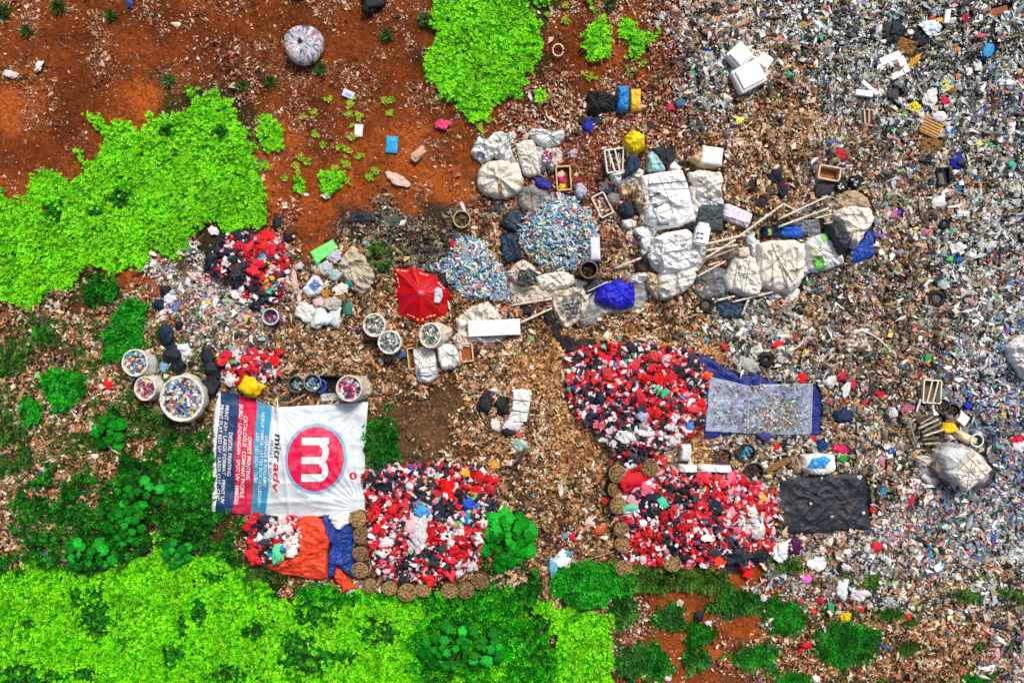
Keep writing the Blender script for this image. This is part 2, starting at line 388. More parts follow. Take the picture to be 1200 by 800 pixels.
def bagat(px, py, w_, h_=None, color=None, label=None, cat='bag', group=None, name='plastic_bag', rz=None, up=0, meshes=None, zs=1.0, mat_=None):
    h_ = h_ or w_; ms = meshes or CR; me = ms[rnd.randrange(len(ms))]
    o = bpy.data.objects.new(name, me); r_ = min(w_, h_) * S / 2
    o.location = G(px, py, up + r_ * .3 + .06); a = rnd.uniform(-.3, .3) if rz is None else -R(rz)
    o.rotation_euler = (rnd.uniform(-.25, .25), rnd.uniform(-.25, .25), a if rz is not None or abs(w_ - h_) > 2 else rnd.uniform(0, 6.28))
    o.scale = (w_ * S / 2 * 1.08, h_ * S / 2 * 1.08, r_ * 1.1 * zs); o.color = color
    link(o); tag(o, label, cat, group)
    if up < .15 and name != 'rag': EXCL.append(np.array(ell(px, py, w_ * .46, h_ * .46, 0 if rz is None else rz, 10, 0)))
    return o

WHITE, OFFW, GREYW = c(248, 250, 249), c(242, 238, 228), c(200, 204, 204)
BLACK, NAVY, DKBLUE, BLUE, LBLUE, RED, YEL, CRIM, PINK, TEAL, GRN, ORG, CREAM, TAN, GREY, TURQ = (c(28, 32, 36), c(24, 42, 62), c(18, 50, 120), c(16, 60, 190), c(70, 160, 215), c(215, 20, 22),
    c(235, 200, 20), c(200, 15, 60), c(235, 150, 170), c(30, 130, 125), c(35, 175, 60), c(235, 80, 30), c(225, 205, 170), c(190, 150, 105), c(130, 135, 138), c(70, 215, 170))

# ---------------------------------------------------------------- the printed banner
def banner():
    TOP = [(253.6, 457.6), (275, 460), (294.5, 467), (311, 473.5), (324, 477), (360, 475), (395, 473), (431.5, 470.5)]
    BOT = [(246, 599), (260, 601), (282, 602), (310, 603), (340, 607), (372, 605), (400, 602), (427.5, 598)]
    TU = [0, .12, .23, .325, .395, .60, .80, 1.0]; BU = [0, .08, .20, .35, .52, .69, .85, 1]
    base = G(340, 535).z
    def pix(u, v):
        tx, ty = np.interp(u, TU, [p[0] for p in TOP]), np.interp(u, TU, [p[1] for p in TOP])
        bx, by = np.interp(u, BU, [p[0] for p in BOT]), np.interp(u, BU, [p[1] for p in BOT])
        px = tx * (1 - v) + bx * v; py = ty * (1 - v) + by * v
        px = px - 1.4 * np.sin(v * 5.5) * np.exp(-u * 14) + 1.8 * np.sin(v * np.pi) * np.exp(-(1 - u) * 9) * -1
        return px, py
    def surf(px, py):
        z = Hf(*W(px, py, .5)) + .14
        for (qx, qy, n, amp, ph) in ((427, 598, 19, .055, 0), (431, 470, 15, .05, 1), (248, 600, 11, .03, 2), (324, 478, 13, .03, .5)):
            dx, dy = qx - px, qy - py; d = np.sqrt(dx * dx + dy * dy) + 1; a = np.arctan2(dy, dx)
            z = z + amp * np.abs(np.sin(a * n + ph + .6 * np.sin(d * .05))) ** 3 * np.exp(-d / 75) * np.clip(d / 14, 0, 1)
        z = z + .05 * (ridge(px, py * 2.2, .022, 31) ** 2) + .02 * ridge(px, py, .09, 33) + .045 * np.exp(-((py - 590 + .05 * (px - 300)) / 3) ** 2)
        z = z + .05 * np.exp(-((px - 325 - (py - 477) * .11) / 1.6) ** 2) - .10 * np.clip((260 - px) / 14, 0, 1) ** 2 - .08 * np.clip((py - 588) / 14, 0, 1) ** 2 - .06 * np.clip((482 - py) / 14, 0, 1) ** 2
        return z
    root = empty('banner', (*W(338, 536, base + .1), base + .1), 'large white printed banner with navy, crimson and blue stripes and a round crimson logo', 'banner')
    def place(px, py, dz):
        z = surf(px, py); k = (HC - z) / HC
        return np.stack([(px - 600) * S * k - root.location.x, (400 - py) * S * k - root.location.y, z + dz - root.location.z], -1)
    # cloth with its printed stripes
    cuts = [0, .028, .147, .265, .36, 1.0]; us = np.concatenate([np.linspace(a, b, max(3, int((b - a) * 180)), endpoint=False) for a, b in zip(cuts, cuts[1:])] + [[1.0]]); vs = np.linspace(0, 1, 140)
    U, V_ = np.meshgrid(us, vs); U2 = U + .006 * np.sin(V_ * 9 + U * 3) * (U < .37) * (U > .0)
    px, py = pix(U2.ravel(), V_.ravel()); top = place(px, py, 0); bot = top.copy(); bot[:, 2] -= .012
    nx, ny = len(us), len(vs); I, J = np.meshgrid(np.arange(nx - 1), np.arange(ny - 1)); a = (J * nx + I).ravel(); n = nx * ny
    f = np.stack([a, a + nx, a + nx + 1, a + 1], 1); fb = np.stack([a + n, a + n + 1, a + n + nx + 1, a + n + nx], 1)
    edge = []
    for k_ in range(nx - 1): edge += [(k_, k_ + 1, k_ + 1 + n, k_ + n), ((ny - 1) * nx + k_ + 1, (ny - 1) * nx + k_, (ny - 1) * nx + k_ + n, (ny - 1) * nx + k_ + 1 + n)]
    for k_ in range(ny - 1): edge += [((k_ + 1) * nx, k_ * nx, k_ * nx + n, (k_ + 1) * nx + n), (k_ * nx + nx - 1, (k_ + 1) * nx + nx - 1, (k_ + 1) * nx + nx - 1 + n, k_ * nx + nx - 1 + n)]
    F = np.concatenate([f, fb, np.array(edge)])
    cols = pal([(232, 238, 240), (24, 56, 104), (208, 10, 66), (56, 148, 190), (206, 216, 222)])
    um = us[(a % nx)] ; si = np.searchsorted(cuts[1:-1], um, side='right'); fc = cols[si]
    C_ = np.concatenate([fc, np.tile(cols[4], (len(fb) + len(edge), 1))])
    bm_ = material('banner_cloth', src='tint', rough=.55, bump=.35, bscale=5, dirt=.3, dscale=1.8, dcol=c(150, 152, 148), crease=0, var=.1, spec=.35)
    ink = material('banner_print', src='object', rough=.55, bump=.15, bscale=4, dirt=.25, dscale=2.5, dcol=c(190, 185, 190), var=.12, spec=.3)
    o = link(bpy.data.objects.new('cloth', mesh_np('cloth', np.concatenate([top, bot]), F, 4, bm_, C_, True)), root)
    # round logo, cut out cell by cell so that it follows the folds of the cloth
    def patch(name, mask, dz, color, x0, x1, y0, y1, step=.4):
        gx = np.arange(x0, x1, step); gy = np.arange(y0, y1, step); X, Y = np.meshgrid(gx, gy); m_ = mask(X + step / 2, Y + step / 2)[:-1, :-1]
        nx_ = len(gx); jj, ii = np.nonzero(m_); a_ = jj * nx_ + ii; f_ = np.stack([a_, a_ + nx_, a_ + nx_ + 1, a_ + 1], 1)
        used, inv = np.unique(f_, return_inverse=True); V2 = place(X.ravel()[used], Y.ravel()[used], dz)
        q = link(bpy.data.objects.new(name, mesh_np(name, V2, inv.reshape(-1, 4), 4, ink, None, True)), root); q.color = color; return q
    E = lambda rx, ry: (lambda X, Y: ((X - 370 - (Y - 538) * -.03) / rx) ** 2 + ((Y - 537.5) / ry) ** 2 < 1)
    patch('logo_ring', E(36.6, 41.5), .006, c(128, 172, 205), 330, 410, 494, 582)
    patch('logo_disc', E(33, 37.6), .012, c(218, 10, 72), 330, 410, 494, 582)
    def mm(X, Y):
        X = X - (Y - 538) * -.02
        r = np.zeros(X.shape, bool)
        for y0, y1 in ((512.4, 521), (535, 543), (555, 564)): r |= (X > 353.6) & (X < 377) & (Y > y0) & (Y < y1)
        r |= (X > 376) & (X < 385) & (Y > 512.4) & (Y < 520)
        for cy_, h_ in ((529.2, 13.8), (551, 13)):
            d = ((X - 374.5) / 10.6) ** 2 + ((Y - cy_) / h_) ** 2; di = ((X - 374.5) / 3.4) ** 2 + ((Y - cy_) / (h_ - 7.6)) ** 2
            r |= (X > 374.5) & (d < 1) & (di > 1)
        return r
    patch('logo_letter', mm, .018, c(225, 232, 238), 350, 390, 508, 568)
    patch('stamp', lambda X, Y: (((X - 413.8) / 4.4) ** 2 + ((Y - 557.3) / 4.4) ** 2 < 1) & (((X - 413.8) / 1.5) ** 2 + ((Y - 557.3) / 2.6) ** 2 > 1), .006, c(190, 20, 60), 405, 420, 550, 565, .3)
    # printed words, reading downwards
    def words(txt, u, v0, v1, hu, color, name='lettering', bold=.012, du=0, shear=0):
        cu = bpy.data.curves.new('t', 'FONT'); cu.body = txt; cu.size = 1; cu.offset = bold; cu.shear = shear; cu.resolution_u = 3
        to = bpy.data.objects.new('t', cu); COL.objects.link(to); bpy.context.view_layer.update()
        me = bpy.data.meshes.new_from_object(to.evaluated_get(bpy.context.evaluated_depsgraph_get()))
        bpy.data.objects.remove(to); n_ = len(me.vertices); co = np.zeros(n_ * 3, np.float32); me.vertices.foreach_get('co', co); co = co.reshape(-1, 3)
        x0, x1 = co[:, 0].min(), co[:, 0].max(); tv = (co[:, 0] - x0) / (x1 - x0); v = v0 + (v1 - v0) * tv; uu = u + du * tv + co[:, 1] / .72 * hu
        px, py = pix(uu, v); P_ = place(px, py, .014); me.vertices.foreach_set('co', P_.astype(np.float32).ravel()); me.materials.clear(); me.materials.append(ink); me.update()
        q = bpy.data.objects.new(name, me); q.color = color; link(q, root); return q
    Wt = c(235, 238, 240)
    words('DIGITAL PRINTING', .100, .33, .69, .024, Wt)
    words('PRINT A3+ \u00b7 LARGE FORMAT \u00b7 PRINT UV', .066, .11, .92, .024, Wt)
    words('PRINT FLAT BED UV \u00b7 LASER CUT \u00b7 CNC', .034, .11, .90, .023, Wt)
    words('OFFSET PRINTING', .222, .33, .70, .026, Wt)
    words('CATALOGUE \u00b7 COMPANY PROFILE', .190, .16, .86, .025, Wt)
    words('BUKU \u00b7 UNDANGAN \u00b7 SPOT UV \u00b7 EMBOSS', .157, .08, .92, .024, Wt)
    words('SIGNAGE & REKLAME', .333, .28, .74, .02, Wt, bold=.004)
    words('HURUF TIMBUL \u00b7 LETTER BOX \u00b7 BILLBOARD', .305, .08, .93, .02, Wt, bold=.004)
    words('LED \u00b7 LED SIGN \u00b7 TUBE', .275, .28, .72, .02, Wt, bold=.004)
    words('mitr', .396, .245, .505, .046, c(35, 35, 40), bold=.02, shear=.15)
    words('adv', .396, .512, .785, .046, c(200, 15, 60), bold=.02, shear=.15)
    words('PRINT & SIGN', .3655, .31, .70, .020, c(60, 62, 66), bold=-.004)
    # cord along the hem seam
    bm = bmesh.new(); ys = np.linspace(465, 606, 40); xs = 324.5 + (ys - 465) * .115; pts = place(xs, ys, .02); tube_bm(bm, [Vector(p) for p in pts], .02, 6)
    from_bm('seam_cord', bm, M['cloth'], root, smooth=True, color=c(235, 232, 222))
    EXCL.append(np.array(TOP + BOT[::-1]))
banner()

# ---------------------------------------------------------------- big filled sacks and bales
def cord(parent, pts, r=.012, color=c(70, 75, 90), up=.03, name='strap'):
    """a strap lying across a sack: dropped onto the sack's own mesh"""
    me = parent.data; co = np.array([v.co[:] for v in me.vertices]) + np.array(parent.location[:]); out = []
    P2 = []
    for (a, b) in zip(pts, pts[1:]):
        n = max(2, int(math.hypot(b[0] - a[0], b[1] - a[1]) / 2.5))
        for i in range(n): P2.append((a[0] + (b[0] - a[0]) * i / n, a[1] + (b[1] - a[1]) * i / n))
    P2.append(pts[-1])
    k = (HC - co[:, 2]) / HC; vx = co[:, 0] / k / S + 600; vy = 400 - co[:, 1] / k / S
    for (px, py) in P2:
        d = (vx - px) ** 2 + (vy - py) ** 2; i = np.argsort(d)[:4]; z = co[i, 2].max() + up * .5; x, y = W(px, py, z); out.append(Vector((x, y, z)) - parent.location)
    bm = bmesh.new(); tube_bm(bm, out, r, 5); return from_bm(name, bm, M['hard'], parent, smooth=True, color=color)
b = puff('bale', [(751, 205), (770, 201), (800, 198), (806, 215), (812, 240), (815, 260), (795, 266), (772, 270), (758, 264), (752, 240)], .9, WHITE, 'sack', 'big stuffed white woven bale with two short black straps, upper one of the stacked bales', 'bale', 'big white bales in the sack pile', wr=.07, sharp=True, prof=.35)
cord(b, [(760, 216), (806, 212)], .018); cord(b, [(762, 231), (774, 226)], .03, c(60, 68, 80)); cord(b, [(766, 243), (777, 239)], .03, c(60, 68, 80)); cord(b, [(770, 263), (784, 263)], .025, c(60, 68, 80)); cord(b, [(760, 205), (762, 235), (775, 265)], .012, c(170, 170, 165)); cord(b, [(772, 250), (811, 236)], .01, c(120, 120, 120)); cord(b, [(762, 222), (808, 221)], .01, c(120, 120, 120))
b = puff('bale', [(764, 279), (780, 272), (804, 268), (812, 274), (818, 290), (822, 305), (814, 312), (795, 320), (775, 322), (766, 300)], 1.0, WHITE, 'sack', 'big white woven bale right below the bale with black straps', 'bale', 'big white bales in the sack pile', wr=.08, sharp=True, prof=.35)
for q in ([(775, 286), (812, 279)], [(778, 296), (816, 290)], [(782, 308), (818, 300)], [(770, 279), (782, 310)]): cord(b, q, .01, c(120, 125, 130))
b = puff('bale', [(770, 321), (792, 316), (812, 312), (817, 322), (812, 334), (800, 344), (776, 352), (771, 342)], .85, OFFW, 'sack', 'white woven bale at the lower end of the stacked bales, leaning on the next one', 'bale', 'big white bales in the sack pile', wr=.07, sharp=True, prof=.4)
for q in ([(776, 330), (812, 322)], [(778, 340), (806, 334)]): cord(b, q, .01, c(130, 130, 130))
puff('sack', [(762, 285), (770, 280), (777, 300), (782, 310), (772, 318), (764, 312), (757, 300)], .8, c(225, 228, 225), 'sack', 'crumpled white sack wedged against the left side of the middle bale', 'sack', wr=.08)
puff('sack', [(757, 318), (768, 320), (772, 345), (772, 352), (764, 346), (758, 335)], .7, CREAM, 'sackd', 'cream soiled sack beside the lowest bale', 'sack', wr=.09)
puff('sack', [(746, 218), (757, 208), (761, 225), (760, 245), (752, 252), (744, 240)], .7, c(215, 190, 150), 'sackd', 'tan soiled sack squeezed against the left of the bale with black straps', 'sack', wr=.1)
puff('sack', [(750, 243), (765, 240), (774, 258), (770, 268), (757, 266), (750, 258)], .5, c(228, 230, 228), 'sack', 'small white sack at the lower left corner of the strapped bale', 'sack', wr=.07)
puff('sack', [(806, 203), (820, 198), (845, 202), (849, 212), (845, 222), (848, 232), (835, 236), (815, 232), (810, 215)], .75, OFFW, 'sackd', 'off white lumpy sack right of the strapped bale', 'sack', wr=.09)
puff('sack', [(816, 228), (846, 230), (850, 240), (835, 243), (818, 242)], .5, c(220, 226, 230), 'sack', 'narrow white sack end above the dark slab', 'sack', wr=.05)
# tan tub with white square lid
def tub():
    r_ = empty('lidded_tub', G(833, 186), 'tan tapered tub lying on its side with a white square lid, above the lumpy sack', 'tub')
    puff('body', [(806, 187), (818, 178), (826, 171), (842, 174), (846, 190), (840, 198), (824, 199)], .6, c(200, 175, 140), 'cloth', parent=r_, wr=.03)
    puff('lid', rect(834.5, 182.5, 25, 22, 8), .12, c(232, 236, 238), 'foam', parent=r_, wr=.012, up=.52, sharp=True)
tub()
puff('slab', rect(832, 256, 32, 31, 2), .28, c(38, 58, 66), 'tarp', 'dark teal square slab of folded tarpaulin under the white sacks', 'tarpaulin', wr=.03, sharp=True, prof=.25)
b = puff('mattress', rect(863.5, 253, 36, 20, 22), .35, c(226, 222, 234), 'cloth', 'small pale mattress roll with a dark seam, right of the dark slab', 'mattress', wr=.05, prof=.45)
cord(b, [(846, 252), (862, 257), (876, 262)], .014, c(90, 70, 80))
def jerry():
    r_ = empty('jerrycan', G(822, 275), 'white plastic canister with four dark blue squares on its face', 'jerrycan')
    z0 = float(Hf(*W(822, 275))) + .7
    def bxp(name, cx, cy, w_, h_, t, z, deg, col, bev=.03, mat_='hard'):
        x, y = W(cx, cy, z); bm = bmesh.new(); box_bm(bm, 0, 0, 0, w_ * S, h_ * S, t); bmesh.ops.bevel(bm, geom=bm.edges[:], offset=bev, segments=2, affect='EDGES')
        return from_bm(name, bm, M[mat_], r_, Vector((x, y, z)) - r_.location, color=col, rz=-R(deg), smooth=False)
    bxp('body', 822, 276, 15.5, 22, .45, z0, 10, c(235, 238, 240), .06); bxp('neck', 824, 263.5, 12, 4, .3, z0 + .02, 10, c(220, 225, 230), .03)
    for (dx, dy) in ((818.2, 273), (822.6, 273.8), (817.5, 278.5), (822, 279.3)): bxp('mark', dx, dy, 3.2, 1.8, .02, z0 + .235, 10, c(30, 55, 130), .004)
    EXCL.append(np.array(rect(822, 276, 18, 26)))
jerry()
b = puff('big_bag', [(887, 285), (903, 281), (930, 281), (941, 287), (942, 305), (941, 325), (935, 338), (925, 344), (908, 342), (894, 336), (888, 325), (887, 305)], 1.0, c(238, 232, 218), 'sackd', 'big square cream bulk bag with creased top beside the white and green sack', 'bulk bag', wr=.07, sharp=True, prof=.3)
for q in ([(893, 290), (893, 330)], [(905, 292), (906, 338)], [(935, 290), (934, 325), (915, 341)]): cord(b, q, .01, c(165, 155, 135))
b = puff('sack', [(860, 300), (878, 298), (886, 302), (890, 320), (893, 336), (888, 349), (870, 347), (850, 340), (845, 330), (852, 315)], .9, c(226, 224, 214), 'sack', 'tapering white sack with seam lines left of the cream bulk bag', 'sack', wr=.06, prof=.4)
for q in ([(866, 302), (860, 335)], [(879, 302), (872, 345)]): cord(b, q, .01, c(130, 130, 125))
puff('sheet', [(864, 291), (878, 289), (880, 300), (866, 301)], .12, c(225, 205, 190), 'cloth', 'small pinkish cream cloth at the top of the tapering sack', 'cloth', up=.55)
puff('board', rect(919, 341, 36, 12, 12), .1, c(238, 240, 240), 'foam', 'white torn foam strip under the lower edge of the cream bulk bag', 'foam sheet', sharp=True, wr=.01)
b = puff('sack', [(943, 283), (950, 277), (972, 272), (979, 290), (988, 300), (990, 308), (978, 314), (957, 319), (948, 316)], .65, c(232, 236, 236), 'sack', 'white sack with green printed bands beside the navy bolster', 'sack', wr=.05, prof=.4)
def decal(parent, poly, color, dz=.012, name='print'):
    co = np.array([v.co[:] for v in parent.data.vertices]) + np.array(parent.location[:]); k = (HC - co[:, 2]) / HC; vx = co[:, 0] / k / S + 600; vy = 400 - co[:, 1] / k / S
    rs = np.array(poly, float); x0, y0 = rs.min(0); x1, y1 = rs.max(0); gx = np.arange(x0, x1 + .7, .7); gy = np.arange(y0, y1 + .7, .7); X, Y = np.meshgrid(gx, gy); m_ = inpoly((X + .35).ravel(), (Y + .35).ravel(), poly).reshape(X.shape)[:-1, :-1]
    Z = np.zeros(X.size)
    for i, (a, b_) in enumerate(zip(X.ravel(), Y.ravel())):
        d = (vx - a) ** 2 + (vy - b_) ** 2; q = np.argsort(d)[:4]; w_ = 1 / (d[q] + .3); Z[i] = (co[q, 2] * w_).sum() / w_.sum()
    Z = Z + dz; kk = (HC - Z) / HC; V = np.stack([(X.ravel() - 600) * S * kk, (400 - Y.ravel()) * S * kk, Z], 1) - np.array(parent.location[:])
    jj, ii = np.nonzero(m_); n_ = len(gx); a_ = jj * n_ + ii
    if len(a_) == 0: return
    f_ = np.stack([a_, a_ + n_, a_ + n_ + 1, a_ + 1], 1); used, inv = np.unique(f_, return_inverse=True)
    q = link(bpy.data.objects.new(name, mesh_np(name, V[used], inv.reshape(-1, 4), 4, M['hard'], None, True)), parent); q.color = color; return q
decal(b, [(962, 276), (971, 272), (975, 280), (966, 284)], c(110, 195, 80), .03); decal(b, [(952, 304), (964, 299), (968, 314), (957, 318)], c(90, 185, 70), .03); decal(b, [(948, 290), (956, 288), (960, 300), (952, 303)], c(190, 190, 150), .03)
puff('bolster', [(970, 262), (980, 260), (992, 272), (998, 285), (994, 294), (985, 300), (978, 285), (969, 272)], .5, c(22, 36, 54), 'tarp', 'dark navy bolster lying between the two white sacks', 'bolster', wr=.04, up=.2)
puff('sack', [(978, 252), (985, 243), (1000, 240), (1020, 243), (1027, 256), (1016, 272), (1006, 288), (1000, 292), (990, 275)], .85, c(234, 228, 214), 'sack', 'bulging cream white sack at the right end of the sack pile', 'sack', wr=.06)
puff('tarpaulin', [(993, 294), (1008, 285), (1018, 268), (1024, 275), (1026, 300), (1012, 305), (996, 309)], .3, c(14, 72, 170), 'tarp', 'bright blue tarpaulin tucked under the bulging cream white sack', 'tarpaulin', wr=.06)
puff('plastic_sheet', [(998, 307), (1012, 301), (1019, 303), (1010, 310), (1000, 311)], .1, c(225, 228, 235), 'bag', 'thin white plastic edge below the bright blue tarpaulin', 'plastic sheet')
puff('cloth', [(968, 240), (980, 228), (995, 222), (1008, 224), (1018, 232), (1022, 244), (1000, 242), (985, 244), (975, 248)], .3, c(185, 165, 138), 'sackd', 'crumpled brown burlap above the bulging cream sack', 'burlap', wr=.09)
bagat(971, 222, 28, 15, c(52, 48, 58), 'purplish black bag lying left of the round black bundle', rz=-20)
for (x, y, s, l) in ((985, 218, 17, 'round black bundle with white scribbles beside the wooden box'), (1001, 213, 16, 'dark round bundle right of the scribbled one')):
    o = puff('bundle', ell(x, y, s / 2), .35, BLACK, 'bag', l, 'bundle', wr=.05)
    for k_ in range(6):
        a = rnd.uniform(0, 6.28); r_ = s * .3; p = (x + math.cos(a) * r_ * .6, y + math.sin(a) * r_ * .6)
        cord(o, [p, (p[0] + rnd.uniform(-3, 3), p[1] + rnd.uniform(-3, 3))], .028, c(215, 220, 225), name='stripe')
puff('plastic_sheet', rect(946, 267, 31, 20, -4), .3, c(170, 178, 190), 'film', 'crumpled clear grey plastic between the blue drum and the white and green sack', 'plastic sheet', wr=.08)
o = puff('sack', rect(928, 272, 26, 13, 3), .4, c(24, 92, 200), 'bag', 'bright blue printed sack roll next to the navy one', 'sack', wr=.03); decal(o, rect(917, 272, 4, 5), LBLUE, .02)
o = puff('sack', rect(904, 272, 24, 13, 3), .4, c(20, 34, 70), 'bag', 'navy sack roll with a small green mark', 'sack', wr=.03); decal(o, rect(902, 272, 4, 7), c(150, 200, 60), .02)
bagat(879, 278, 16, 14, c(205, 220, 228), 'pale clear plastic bag where the poles cross', name='plastic_bag')
puff('plastic_sheet', rect(838, 331, 26, 36, 3), .25, c(150, 158, 178), 'film', 'creased grey clear plastic left of the tapering sack', 'plastic sheet', wr=.07)
puff('tarpaulin', [(838, 350), (872, 352), (874, 362), (868, 374), (845, 374), (838, 362)], .2, c(22, 58, 84), 'tarp', 'dark teal tarpaulin below the tapering sack', 'tarpaulin', wr=.05)
o = puff('carton', rect(824, 336, 16, 9, -20), .2, c(235, 232, 228), 'foam', 'small white carton with red print below the poles', 'carton', sharp=True, wr=.01, prof=.25); decal(o, rect(821, 336, 5, 2.5, -20), c(190, 60, 50), .01)
# white cluster left of bales
puff('plastic_jug', [(728, 258), (738, 256), (747, 260), (745, 266), (736, 269), (729, 265)], .35, c(228, 228, 222), 'hard', 'empty off white jug with a dark mouth left of the bales', 'jug', wr=.03)
o = puff('plastic_bag', [(742, 268), (752, 264), (762, 270), (760, 285), (758, 296), (751, 290), (748, 280)], .45, c(236, 236, 240), 'bag', 'white bag with a dark blue square emblem beside the middle bale', 'bag', wr=.06)
decal(o, rect(749, 278.5, 6.5, 6.5, 35), c(22, 34, 80), .03); decal(o, rect(749, 278.5, 3.4, 3.4, 35), c(220, 225, 235), .045)
bagat(739, 273, 9, 9, c(230, 222, 200), 'small cream bag between jug and emblem bag')
puff('clothes', [(725, 240), (734, 234), (743, 240), (744, 254), (734, 257), (724, 252)], .5, c(24, 40, 56), 'cloth', 'dark navy bundled cloth below the clear pot and crate', 'cloth bundle', wr=.08)
puff('plastic_bag', ell(719, 233, 9, 8), .4, c(190, 195, 198), 'film', 'round clear bag of pale scraps right of the slanted crate', 'bag', wr=.06)
bagat(707, 219, 13, 12, c(95, 100, 108), 'grey round bag above the clear round bag'); bagat(713, 224, 13, 12, c(35, 48, 62), 'dark slate bag above the clear round bag', rz=0)
puff('sack', [(714, 205), (722, 202), (742, 195), (757, 200), (752, 208), (740, 214), (726, 220), (718, 214)], .6, c(230, 230, 226), 'sack', 'open white sack with a navy cloth draped over it', 'sack', wr=.06)
puff('sack', [(722, 216), (738, 213), (742, 222), (738, 230), (728, 231)], .45, c(218, 185, 145), 'sackd', 'tan stained sack under the open white sack', 'sack', wr=.08)
puff('cloth', [(737, 179), (745, 181), (752, 188), (750, 197), (740, 205), (727, 211), (734, 198)], .3, c(22, 58, 88), 'cloth', 'navy blue cloth draped over the open white sack', 'cloth', up=.45, wr=.06)
puff('plastic_bag', [(757, 183), (763, 176), (769, 182), (775, 190), (781, 200), (768, 202), (759, 201)], .5, c(165, 208, 212), 'bag', 'pale turquoise bag standing above the strapped bale', 'bag', wr=.06)
bagat(783, 183, 18, 20, c(24, 34, 44), 'black bag right of the pale turquoise bag', rz=10); bagat(773, 178, 14, 12, c(40, 50, 58), 'dark grey bag behind the pale turquoise bag', rz=0)
bagat(786, 197, 9, 7, RED, 'small red bag at the top edge of the strapped bale'); bagat(792, 195, 12, 8, WHITE, 'small white bag right of the small red one at the strapped bale', rz=30); bagat(801, 193, 13, 8, BLACK, 'thin black bag above the gap between bale and lumpy sack', rz=30)
puff('plastic_bag', ell(743, 167, 14.5, 14, n=12, jit=.1), .7, c(236, 208, 10), 'bag', 'round bright yellow bag at the top of the sack pile', 'bag', wr=.07)
def slatbox(name, cx, cy, w_, h_, deg, label, cat, wall=c(215, 170, 115), hgt=.28, floor_=c(120, 70, 40), slats=0, bars=0, up=0, t=.05, fill=None):
    g = G(cx, cy, up); r_ = empty(name, g, label, cat, rz=-R(deg)); W_, H_ = w_ * S, h_ * S
    bm = bmesh.new()
    for (x, y, sx, sy) in ((0, H_ / 2, W_, t), (0, -H_ / 2, W_, t), (W_ / 2, 0, t, H_ - t), (-W_ / 2, 0, t, H_ - t)): box_bm(bm, x, y, hgt / 2, sx, sy, hgt)
    from_bm('side_wall', bm, M['wood'], r_, color=wall)
    bm = bmesh.new(); box_bm(bm, 0, 0, .03, W_ - t, H_ - t, .03); from_bm('floor_board', bm, M['wood'], r_, color=floor_)
    if slats:
        for i in range(slats):
            bm = bmesh.new(); y = -H_ / 2 + H_ * (i + .5) / slats; box_bm(bm, 0, y, hgt + .015, W_, H_ / slats * .62, .03); from_bm('slat', bm, M['wood'], r_, color=wall)
    for i in range(bars):
        bm = bmesh.new(); box_bm(bm, -W_ / 2 + W_ * (i + 1) / (bars + 1), 0, hgt + .01, .05, H_, .03, rnd.uniform(-.2, .2)); from_bm('slat', bm, M['wood'], r_, color=wall)
    if fill:
        n = int(w_ * h_ * .35); u = rng.uniform(-.42, .42, n) * W_; v = rng.uniform(-.42, .42, n) * H_; ca, sa = math.cos(-R(deg)), math.sin(-R(deg))
        scatter('contents', 'small scraps lying in the ' + label.split(' lying')[0], 'scraps', g.x + u * ca - v * sa, g.y + u * sa + v * ca, g.z + .1 + rng.uniform(0, .08, n), rng.uniform(.06, .15, n), pal(fill)[rng.integers(0, len(fill), n)], seed=int(cx))
    EXCL.append(np.array(rect(cx, cy, w_, h_, deg))); return r_
slatbox('crate', 722, 190, 26, 26, -8, 'broken white lattice crate left of the navy cloth', 'crate', c(225, 225, 218), .35, c(110, 95, 80), bars=3, fill=[(120,80,60),(180,120,90),(60,60,60),(210,205,190)])
slatbox('crate', 660, 210.5, 16, 27, -4, 'wooden crate with pink and yellow things inside', 'crate', c(222, 182, 130), .3)
bagat(659, 212, 9, 9, c(225, 30, 130), 'magenta thing inside the wooden crate', 'bag', up=.1); bagat(659, 219, 8, 8, c(240, 215, 40), 'yellow ball lying in the wooden crate', 'ball', name='ball', up=.1); bagat(658, 205, 8, 7, c(225, 190, 185), 'pale pink scrap in the top of the wooden crate', 'scrap', name='scrap', up=.08)
slatbox('crate', 705, 241.5, 15, 26, -27, 'white edged crate of small litter lying aslant', 'crate', c(238, 222, 205), .28, c(90, 70, 60), fill=[(225,220,215),(200,60,60),(60,90,60),(230,190,70),(90,90,100),(160,110,80),(235,235,235),(50,50,55)])
slatbox('crate', 547, 413, 14, 20, -6, 'shallow wooden tray standing right of the small tied sack', 'tray', c(222, 190, 140), .2, c(150, 80, 45))
slatbox('crate', 483.5, 420, 8, 24, -6, 'wooden crate edge behind the striped sack', 'crate', c(215, 175, 125), .3, c(120, 80, 50))
slatbox('crate', 968, 205, 24, 15, 10, 'pale wooden box beside the black bundles', 'box', c(225, 205, 175), .35, c(160, 100, 60), slats=0)
slatbox('crate', 1087, 458, 20, 26, 3, 'white framed crate with orange side on the right hand litter', 'crate', c(232, 222, 205), .35, c(110, 95, 75), bars=2)
slatbox('crate', 1014, 138, 15, 17, 5, 'small slatted frame half buried in grey litter', 'frame', c(215, 195, 175), .12, c(110, 90, 80), bars=2)
slatbox('crate', 1089, 150, 22, 20, 25, 'brown slatted wooden crate lid near the white bags', 'crate', c(205, 160, 95), .2, c(90, 60, 35), slats=6)
slatbox('crate', 1102, 208, 14, 19, -4, 'black frame crate beside the deep blue bag', 'crate', c(30, 34, 46), .25, c(120, 115, 110), bars=1)
slatbox('crate', 388, 449, 23, 17, 2, 'black plastic tray above the banner', 'tray', c(18, 20, 26), .3, c(14, 16, 22))

